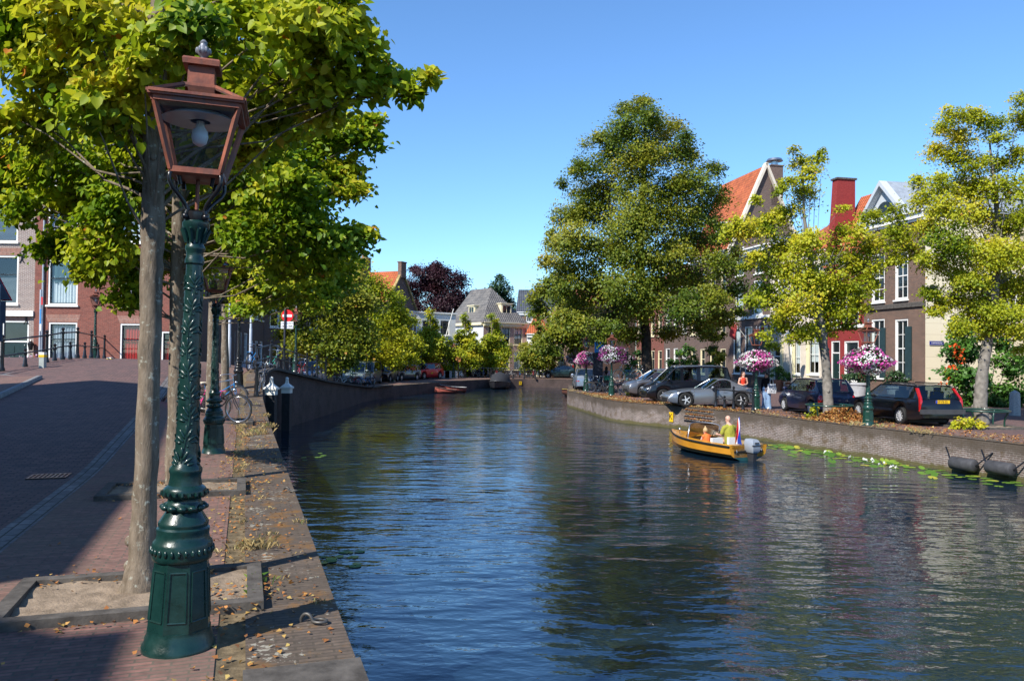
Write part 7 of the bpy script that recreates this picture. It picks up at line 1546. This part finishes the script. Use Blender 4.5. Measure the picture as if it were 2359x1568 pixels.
# right-hand lindens
bR = Vector((*G(1909, 966, RQ).xy, RQ)); dR = bR.y
tR = [(bR, .21), (W(1907, 900, dR), .175), (W(1903, 840, dR), .165), (W(1894, 770, dR), .16), (W(1882, 690, dR), .13), (W(1868, 600, dR), .10), (W(1852, 500, dR), .06), (W(1850, 400, dR), .02)]
LR = LB(dR, [(1832, 345, 14), (1842, 378, 22), (1880, 370, 22), (1895, 350, 12), (1870, 395, 26), (1830, 420, 26), (1800, 440, 20), (1850, 450, 34), (1820, 490, 36), (1780, 500, 26), (1745, 460, 16), (1765, 530, 34), (1720, 525, 34), (1685, 540, 22), (1700, 515, 20), (1815, 550, 42), (1860, 560, 40), (1775, 600, 38), (1740, 590, 22), (1720, 610, 18), (1830, 620, 48), (1880, 630, 44), (1935, 590, 38), (1970, 530, 26), (1940, 480, 14), (1935, 540, 26), (2000, 560, 36), (2050, 540, 32), (2085, 560, 26), (2010, 500, 28), (2060, 490, 26), (1990, 610, 36), (2050, 590, 28), (2100, 580, 22), (1930, 650, 42), (1985, 660, 28), (1780, 670, 40), (1740, 690, 24), (1830, 690, 44), (1890, 700, 42), (1940, 710, 34), (1980, 700, 24), (1990, 650, 20), (1800, 740, 30), (1850, 760, 32), (1765, 770, 14), (1900, 750, 30), (1950, 740, 22), (1780, 790, 14), (2010, 650, 14), (1960, 600, 24)], .9, 12)
tree('yellowing linden with crooked trunk rising in front of the blue hatchback', bR, tR, [(c, r * 1.10) for c, r in LR], .105, 4.2, LIMEY, 52, bark=GBARK, nsub=17, subr=.48, group='lindens of the right bank', bias=.08, knots=5)
bS = Vector((*G(2262, 975, RQ).xy, RQ)); dS = bS.y
tS = [(bS, .27), (W(2258, 930, dS), .225), (W(2262, 870, dS), .20), (W(2274, 790, dS), .18), (W(2288, 700, dS), .16), (W(2300, 600, dS), .12), (W(2296, 480, dS), .08), (W(2280, 330, dS), .03)]
LS = LB(dS, [(2200, 270, 28), (2240, 265, 28), (2275, 290, 32), (2180, 300, 26), (2220, 320, 34), (2300, 320, 22), (2160, 350, 26), (2190, 370, 30), (2250, 370, 34), (2300, 380, 34), (2340, 360, 26), (2350, 280, 30), (2350, 230, 22), (2170, 420, 30), (2220, 430, 38), (2270, 440, 38), (2320, 440, 38), (2120, 420, 22), (2130, 460, 30), (2180, 480, 38), (2240, 500, 42), (2300, 510, 42), (2350, 500, 34), (2140, 520, 30), (2190, 550, 42), (2250, 570, 46), (2310, 580, 46), (2360, 570, 36), (2170, 600, 34), (2230, 630, 46), (2290, 650, 46), (2350, 640, 40), (2150, 660, 24), (2190, 680, 34), (2250, 700, 42), (2310, 710, 42), (2360, 700, 34), (2160, 710, 20), (2210, 745, 26), (2330, 750, 30), (2370, 760, 30), (2270, 750, 26), (2130, 590, 18), (2350, 800, 16)], .9, 14) + LB(dS, [(2410, 400, 50), (2420, 540, 55), (2410, 680, 50), (2400, 260, 40), (2440, 460, 45)], .8)
tree('gnarled linden with yellow crown at the right edge', bS, tS, [(c, r * 1.12) for c, r in LS], .092, 4.4, LIMEY, 53, bark=GBARK, nsub=18, subr=.48, group='lindens of the right bank', bias=.08, knots=16)
# ---------------------------------------------------------------- climbers, shrubs, pot plants
def bush(name, label, lobes, leaf, layers, mat, seed, stems=None, cat='shrub', bias=0, kind='pair', flat=.9):
    c = Vector(np.mean([np.array(q[0]) for q in lobes], 0)); zmin = min(q[0][2] - q[1] * .8 for q in lobes); root = thing(name, label, cat, (c.x, c.y, zmin))
    crown(root, lobes, leaf, layers, mat, seed, kind, None, 14, bias, flat); root_c = [o for o in root.children][0]; root_c.name = 'foliage'
    mb = MB(); rg = random.Random(seed)
    for q in lobes[:10]:
        p = Vector(q[0]) - root.location; mb.tube([(p.x * .3, p.y * .3 , 0), p * .55 + Vector((0, 0, -.05)), p], [.03, .02, .008], 6)
    mb.build('stem', DBARK, root); return root
cl = [(2215, 770, 30), (2200, 810, 30), (2225, 820, 36), (2205, 860, 34), (2240, 870, 38), (2220, 910, 38), (2260, 920, 34), (2250, 800, 30), (2300, 790, 34), (2320, 840, 36), (2300, 890, 38), (2330, 930, 34), (2290, 935, 28), (2350, 900, 28), (2350, 960, 22), (2370, 830, 40), (2210, 745, 22), (2250, 750, 26), (2290, 750, 28), (2200, 930, 26), (2240, 945, 24)]
bush('climbing_plant', 'lush climber with orange trumpet flowers on the cream wall', LB(40.5, cl, 1.0, 4), .17, 5, HEDGE, 61, cat='climber', bias=.05)
rng = np.random.default_rng(4); fp_ = np.array([W(x, y, 39.0) for x, y in ((2202, 815), (2206, 802), (2210, 822), (2216, 832), (2200, 845), (2186, 845), (2184, 876), (2166, 888), (2196, 800), (2213, 806))]); fp_ = np.repeat(fp_, 7, 0) + rng.normal(size=(70, 3)) * .09
v, f, k = leaf_cloud(rng, fp_, .16, None, 1.5, 'pair'); o = ob('trumpet_flower', np_mesh('trumpet_flower', v, f, leafmat('orange_petals', [(0, (.70, .06, .015)), (1, (.80, .16, .02))], .2), shade=np.repeat(rng.random(70), k)), kind='stuff'); tag(o, 'orange red trumpet flowers hanging out of the climber', kind='stuff')
bush('creeper', 'dark creeper climbing the brick front behind the van', LB(62, [(1640, 690, 16), (1645, 720, 18), (1635, 745, 20), (1650, 770, 20), (1640, 800, 18), (1655, 820, 18), (1645, 840, 18), (1660, 745, 14), (1625, 770, 14)], .6), .2, 4.5, LIMEG, 62, cat='climber')
bush('garden_shrub', 'bright green shrub against the brick row behind the grey car', LB(64, [(1570, 815, 14), (1585, 805, 15), (1575, 835, 15), (1595, 828, 15), (1550, 835, 13), (1600, 845, 12)], .5), .2, 4.5, HEDGE, 63, bias=.15)
bush('garden_shrub', 'rose bush in the shade left of the big trunk', LB(60, [(1445, 820, 12), (1460, 835, 13), (1448, 850, 13), (1470, 815, 12), (1478, 845, 10)], .5), .2, 4, HEDGE, 64)
def tub(px, py, d, label, rb=.42, hb=.75, mat=None, leafy=None, seed=1, hh=.5):
    p = W(px, 850, d); p = Vector((p.x, p.y, RQ)); o = thing('plant_pot', label, 'plant pot', p)
    mb = MB(); mb.lathe([(rb * .72, 0), (rb * .95, hb * .85), (rb * 1.05, hb * .87), (rb * 1.05, hb), (rb * .92, hb), (rb * .9, hb * .9), (0, hb * .9)], n=20); mb.build('pot', mat or plain('grey_planter', (.42, .42, .43), .7, .2), o, smooth=40)
    rgn = np.random.default_rng(seed); crown(o, [(np.array(p) + np.array([x, y, hb + z]), r) for x, y, z, r in ((0, 0, hh, rb * 1.0), (-.3, .1, hh * .7, rb * .8), (.3, -.1, hh * .7, rb * .8), (0, .1, hh * 1.3, rb * .7))], .12, 2.6, leafy or DARKG, seed, nsub=12, bias=.1)
    mb = MB(); mb.tube([(0, 0, hb * .85), (.02, 0, hb + hh)], [.04, .02], 6); mb.build('stem', DBARK, o); return o
tub(1976, 880, 46.5, 'large pale planter with a round green shrub behind the blue hatchback', .62, .95, seed=71)
tub(2064, 880, 43.6, 'round green pot shrub below the white windows of the brown house', .50, .85, seed=72)
tub(1793, 890, 57.5, 'terracotta pot with a tall plant beside the bench', .42, .75, _M['terracotta'], HEDGE, 73, .7)
tub(1814, 890, 57.0, 'second terracotta pot half hidden by the bench', .36, .7, _M['terracotta'], HEDGE, 74, .3)
for px, lab, sd in ((1022, 'grey planter box with yellow green bush left before the cafe', 75), (1040, 'grey planter box with bush right before the cafe', 76)):
    p = LP(px, 84.8); o = thing('planter_box', lab, 'planter', p); mb = MB(); mb.box((0, 0, .38), (1.3, .7, .76)); mb.build('box', plain('grey_planter', (.42, .42, .43), .7), o); crown(o, [(np.array(p) + np.array([x, 0, 1.05 + z]), .42) for x, z in ((-.4, 0), (0, .12), (.4, .02))], .16, 2.6, LIMEY, sd, nsub=10); mb = MB(); mb.tube([(0, 0, .7), (0, 0, 1.1)], .03, 6); mb.build('stem', DBARK, o)
bush('garden_shrub', 'low round bush before the whitewashed wing across the canal', LB(88, [(1066, 848, 12), (1078, 852, 11)], .2), .2, 2.6, LIMEY, 77)
# bench
p = W(1806, 890, 56.5); bn = thing('park_bench', 'weathered wooden bench in front of the shop house', 'bench', (p.x + .5, p.y - 1.0, RQ), R(-79)); BW = plain('weathered_teak', (.36, .32, .26), .8, .2, var=.25, scale=10)
for x in (-1.05, 1.05):
    mb = MB(); mb.box((x, -.28, .32), (.08, .08, .64)); mb.box((x, .28, .48), (.08, .08, .96)); mb.box((x, 0, .64), (.09, .62, .05)); mb.build('leg', BW, bn)
mb = MB(); [mb.box((0, -.25 + k * .125, .44), (2.1, .10, .035)) for k in range(5)]; mb.build('seat', BW, bn)
mb = MB(); mb.box((0, .28, .93), (2.1, .05, .09)); mb.box((0, .28, .55), (2.1, .05, .07)); [mb.box((-1.0 + k * .125, .28, .74), (.05, .03, .32)) for k in range(17)]; mb.build('backrest', BW, bn)
# pillar with blue board, red flag, round wooden sign, door light
p = W(1377, 850, 52.5); o = thing('notice_pillar', 'dark square pillar with a blue round board on top behind the lamp', 'pillar', (p.x, p.y, RQ)); h = W(1377, 812, 52.5).z - RQ
mb = MB(); mb.box((0, 0, h / 2), (.62, .5, h)); mb.build('shaft', plain('dark_blue_black', (.012, .014, .025), .5), o)
mb = MB(); mb.box((.1, -.02, h + .35), (.62, .3, .75)); mb.build('board', plain('bright_blue_board', (.03, .28, .72), .4, .4), o)
p = W(1620, 745, 63); o = thing('house_flag', 'red flag hanging from a slanted pole on the brick row', 'flag', W(1622, 775, 64)); o.location.x = fx(64) - .1
mb = MB(); mb.tube([(0, 0, 0), (-1.3, -.3, 1.6)], .03, 8); mb.build('staff', WHITE, o)
mb = MB(); mb.loft([[(-1.28 + .06 * math.sin(k), -.3 + .1 * k * .3, 1.55 - .3 * k), (-.75 + .08 * math.cos(k), -.2 + .05 * k, .98 - .26 * k)] for k in range(6)], closed=False, cap=False); mb.build('cloth', plain('red_flag_cloth', (.60, .08, .08), .8), o, smooth=60)
p = LP(1056, 84.0); o = thing('round_board', 'round orange wooden sign board on a post across the canal', 'sign', p); mb = MB(); mb.tube([(0, 0, 0), (0, 0, 1.9)], .04, 8); mb.build('pole', BLACKP, o)
mb = MB(); mb.lathe([(.30, -.06), (.30, .0)], (0, 0, 2.0), 28, 'y'); mb.build('disc', plain('orange_wood', (.45, .19, .06), .6, .3, var=.12), o)
# slatted wooden crate wall (cafe terrace) and yellow flowers, ivy hedge under the sign
# ---------------------------------------------------------------- litter, grass, lily pads
def scatter(name, label, pts, size, mat, seed, jit=.30, kind='pair', lift=.004, normal=None):
    rng = np.random.default_rng(seed); P = np.array(pts) + np.array([0, 0, lift]); P[:, 2] += rng.random(len(P)) * .02
    v, f, k = leaf_cloud(rng, P, size, normal, jit, kind); o = ob(name, np_mesh(name, v, f, mat, shade=np.repeat(rng.random(len(P)), k)), kind='stuff'); return tag(o, label, kind='stuff')
DRY = leafmat('fallen_leaf', [(0, (.20, .09, .035)), (.4, (.40, .16, .05)), (.7, (.52, .23, .06)), (1, (.50, .38, .12))], .15)
rg = np.random.default_rng(8); pts = []
def along(t0, t1, s0, s1, n_, clump=.0):
    for _ in range(n_):
        s = rg.uniform(s0, s1); t = rg.uniform(t0, t1); i = int(np.clip(s / .5, 0, len(EP) - 2)); q = EP[i] + (EP[i + 1] - EP[i]) * (s / .5 - i) + EN[i] * t; pts.append((q[0], q[1], float(land_z(q[1], t)) + (.02 if False else 0)))
S0 = float(ES[int(np.argmin(abs(EP[:, 1] - 3)))])
along(.05, .9, S0, S0 + 25, 1100); along(.7, 2.4, S0, S0 + 20, 160); along(.5, 1.0, S0 + 1, S0 + 24, 800)
def around(c, rx, ry, n_, z=.03, ang=RZN):
    for _ in range(n_):
        a, b_ = rg.normal() * rx * .5, rg.normal() * ry * .5; pts.append((c[0] + a * math.cos(ang) - b_ * math.sin(ang), c[1] + a * math.sin(ang) + b_ * math.cos(ang), z))
for c in ((-2.0, 5.6), (-1.95, 6.0), (-3.3, 6.2), (-2.6, 6.45)): around(c, .35, .25, 55, .06)
for c in ((-2.7, 5.28), (-3.4, 5.15), (-1.5, 5.9)): around(c, .8, .12, 45, .01)
for c in ((-4.9, 10.6), (-3.7, 10.2), (-3.6, 10.8), (-4.3, 9.75)): around(c, .45, .25, 60, .06)
for c in ((-6.9, 19.6), (-6.4, 20.3), (-7.0, 18.9)): around(c, .8, .5, 120, .03)
pts = [(x, y, min(z, .035)) for x, y, z in pts if edge_t(x, y) > .04]
scatter('fallen_leaves', 'orange and yellow fallen leaves on the near quay', pts, .036, DRY, 81)
pts = []; i0_, i1_ = int(np.argmin(abs(RP[:, 1] - 34))), int(np.argmin(abs(RP[:, 1] - 50)))
for _ in range(5200):
    i = rg.integers(i0_, i1_); t = abs(rg.normal()) * .9 + .05; q = RP[i] + RN[i] * t; pts.append((q[0], q[1], RQ + .02))
for _ in range(1500):
    i = rg.integers(int(np.argmin(abs(RP[:, 1] - 22))), i0_); t = rg.uniform(.1, 2.2); q = RP[i] + RN[i] * t; pts.append((q[0], q[1], RQ + .01))
for _ in range(1300):
    kk_ = rg.integers(0, 3); q = STEPS[0] + STEPS[1] * rg.uniform(-1, 1) + STEPS[2] * rg.uniform(.0, .05 + .03 * kk_); pts.append((q.x, q.y, RQ - .125 - .20 * kk_))
scatter('fallen_leaves', 'carpet of rusty fallen leaves along the right quay edge', pts, .07, DRY, 82)
cR = G(1920, 968, RQ); pts = []
for _ in range(3200):
    a = rg.normal(size=2) * np.array([.75, .45]); h = .55 * math.exp(-(a[0] / .8) ** 2 - (a[1] / .55) ** 2); pts.append((cR.x + .35 + a[0], cR.y + .1 + a[1], RQ + h * rg.uniform(.3, 1)))
pts = [q for q in pts if q[0] > np.interp(q[1], RP[:, 1], RP[:, 0]) + .12]
scatter('leaf_pile', 'heap of dry brown leaves under the tree guard by the blue hatchback', pts, .085, DRY, 83, .9)
def blades(name, label, spots, mat, seed, h=.16, per=40, spread=.10, lean=.6):
    rng = np.random.default_rng(seed); V = []; F = []
    for x, y, z, s in spots:
        n_ = int(per * s)
        for _ in range(n_):
            a = rng.normal(size=2) * spread * s; d = rng.normal(size=2) * lean; hh = h * s * rng.uniform(.5, 1.3); w = .0035; th = rng.uniform(0, 6.28); cx, cy = math.cos(th) * w, math.sin(th) * w
            p = (x + a[0], y + a[1]); o = len(V); V += [(p[0] - cx, p[1] - cy, z), (p[0] + cx, p[1] + cy, z), (p[0] + d[0] * hh * .45 + cx * .7, p[1] + d[1] * hh * .45 + cy * .7, z + hh * .7), (p[0] + d[0] * hh, p[1] + d[1] * hh, z + hh * .85)]; F.append((o, o + 1, o + 2, o + 3))
    o = ob(name, np_mesh(name, np.array(V), np.array(F), mat, shade=np.repeat(rng.random(len(F)), 4)), kind='stuff'); return tag(o, label, kind='stuff')
DRYG = leafmat('dry_grass', [(0, (.26, .19, .08)), (.6, (.42, .31, .14)), (.9, (.50, .40, .20)), (1, (.16, .24, .04))], .2)
GRN = leafmat('green_weed', [(0, (.08, .18, .02)), (1, (.25, .36, .05))], .3)
sp_ = []
for _ in range(70):
    s = rg.uniform(S0 + .5, S0 + 27); t = rg.choice([rg.uniform(.60, .90), rg.uniform(.62, .86), rg.uniform(.0, .7)]); i = int(s / .5); q = EP[i] + (EP[i + 1] - EP[i]) * (s / .5 - i) + EN[i] * t; sp_.append((q[0], q[1], float(land_z(q[1], t)) - .01, rg.uniform(.35, .9)))
for px, py, s in ((590, 1262, 1.2), (620, 1258, 1.1), (600, 1262, 1.3), (575, 1262, 1.0), (590, 995, 1.6), (600, 1000, 1.8), (615, 985, 1.7), (570, 1005, 1.5), (608, 960, 1.6), (560, 985, 1.4)):
    q = G(px, py, 0); sp_.append((q.x, q.y, 0, s))
blades('dry_grass', 'tufts of dry straw coloured grass in the joints of the near quay', sp_, DRYG, 84, .075, 30, .06, .5)
q = [G(px, py, 0) for px, py in ((590, 1335), (600, 1350), (585, 1375))]; blades('weeds', 'green weeds at the corner of the first tree pit', [(v.x, v.y, 0, .8) for v in q], GRN, 85, .09, 20, .03)
sp_ = []
for _ in range(60):
    i = rg.integers(int(np.argmin(abs(RP[:, 1] - 23))), int(np.argmin(abs(RP[:, 1] - 54)))); t = rg.uniform(0, .7); q = RP[i] + RN[i] * t; sp_.append((q[0], q[1], RQ, rg.uniform(.6, 1.2)))
blades('dry_grass', 'dry grass along the edge of the right quay wall', sp_, DRYG, 86, .12, 26, .14)
q = G(2236, 988, RQ); bush('ground_ivy', 'bright yellow green leafy suckers at the foot of the gnarled tree', [((q.x + x, q.y + y, RQ + z), r) for x, y, z, r in ((-.45, 0, .12, .22), (-.15, -.1, .18, .26), (.15, -.05, .2, .26), (.35, .1, .15, .2), (-.2, .2, .2, .24))], .10, 3, LIMEY, 87, bias=.2)
q = G(1872, 964, RQ); bush('leafy_sucker', 'small green suckers beside the rear wheel of the blue hatchback', [((q.x + x, q.y, RQ + z), .16) for x, z in ((-.1, .12), (.15, .22), (.05, .35))], .12, 2.6, LIMEY, 88, bias=.1)
p = W(1455, 893, 47.5); bush('yellow_wildflowers', 'yellow flowering weeds at the edge of the right bank by the bicycles', [((p.x + x, p.y - .3, RQ + z), .2) for x, z in ((-.2, .15), (.1, .2), (.35, .15))], .09, 2.2, LIMEY, 89, bias=.1, cat='weed')
# lily pads
rgl = np.random.default_rng(9); V = []; F = []; SHD = []
def pad(x, y, r, tilt=.0):
    o = len(V); n_ = 12; a0 = rgl.uniform(0, 6.28); tz = rgl.uniform(0, tilt)
    for k in range(n_): a = a0 + .25 + (6.28 - .5) * k / (n_ - 1); V.append((x + r * math.cos(a), y + r * math.sin(a), WATER_Z + .012 + tz * r * (1 + math.sin(a)) ))
    V.append((x, y, WATER_Z + .014 + tz * r)); s = rgl.random()
    for k in range(n_ - 1): F.append((o + n_, o + k, o + k + 1)); 
    SHD.extend([s] * (n_ + 1))
for _ in range(330):
    i = rgl.integers(int(np.argmin(abs(RP[:, 1] - 21.5))), int(np.argmin(abs(RP[:, 1] - 31.5)))); t = -abs(rgl.normal()) * .75 - .15; q = RP[i] + RN[i] * t
    if rgl.random() < np.interp(RP[i][1], [21, 24, 26, 31], [.25, .5, 1, .7]): pad(q[0], q[1], rgl.uniform(.06, .17), .5 if rgl.random() < .15 else .03)
for px, py, n_, s in ((775, 1287, 12, .30), (740, 1050, 6, .5), (690, 1110, 4, .5), (1000, 975, 6, .4)):
    q = G(px, py, WATER_Z)
    for _ in range(n_): pad(q.x + rgl.normal() * s, q.y + rgl.normal() * s * .8, rgl.uniform(.05, .11))
LILY = leafmat('lily_pad_leaf', [(0, (.06, .14, .02)), (.6, (.14, .26, .03)), (.9, (.28, .36, .04)), (1, (.42, .36, .05))], .1)
o = ob('lily_pads', np_mesh('lily_pads', np.array(V), np.array(F), LILY, shade=np.array(SHD)), kind='stuff'); tag(o, 'green water lily pads along the foot of the right quay wall', kind='stuff')
pts = []
for px, py in ((1990, 1062), (2010, 1066), (2030, 1072), (1960, 1056), (1900, 1046), (2060, 1078)):
    q = G(px, py, WATER_Z); pts += [(q.x + rgl.normal() * .04, q.y + rgl.normal() * .04, WATER_Z + .06) for _ in range(5)]
scatter('water_lilies', 'small white water lily flowers among the pads', pts, .10, leafmat('lily_white', [(0, (.7, .7, .62)), (1, (.8, .8, .75))], .2), 90, 1.2)
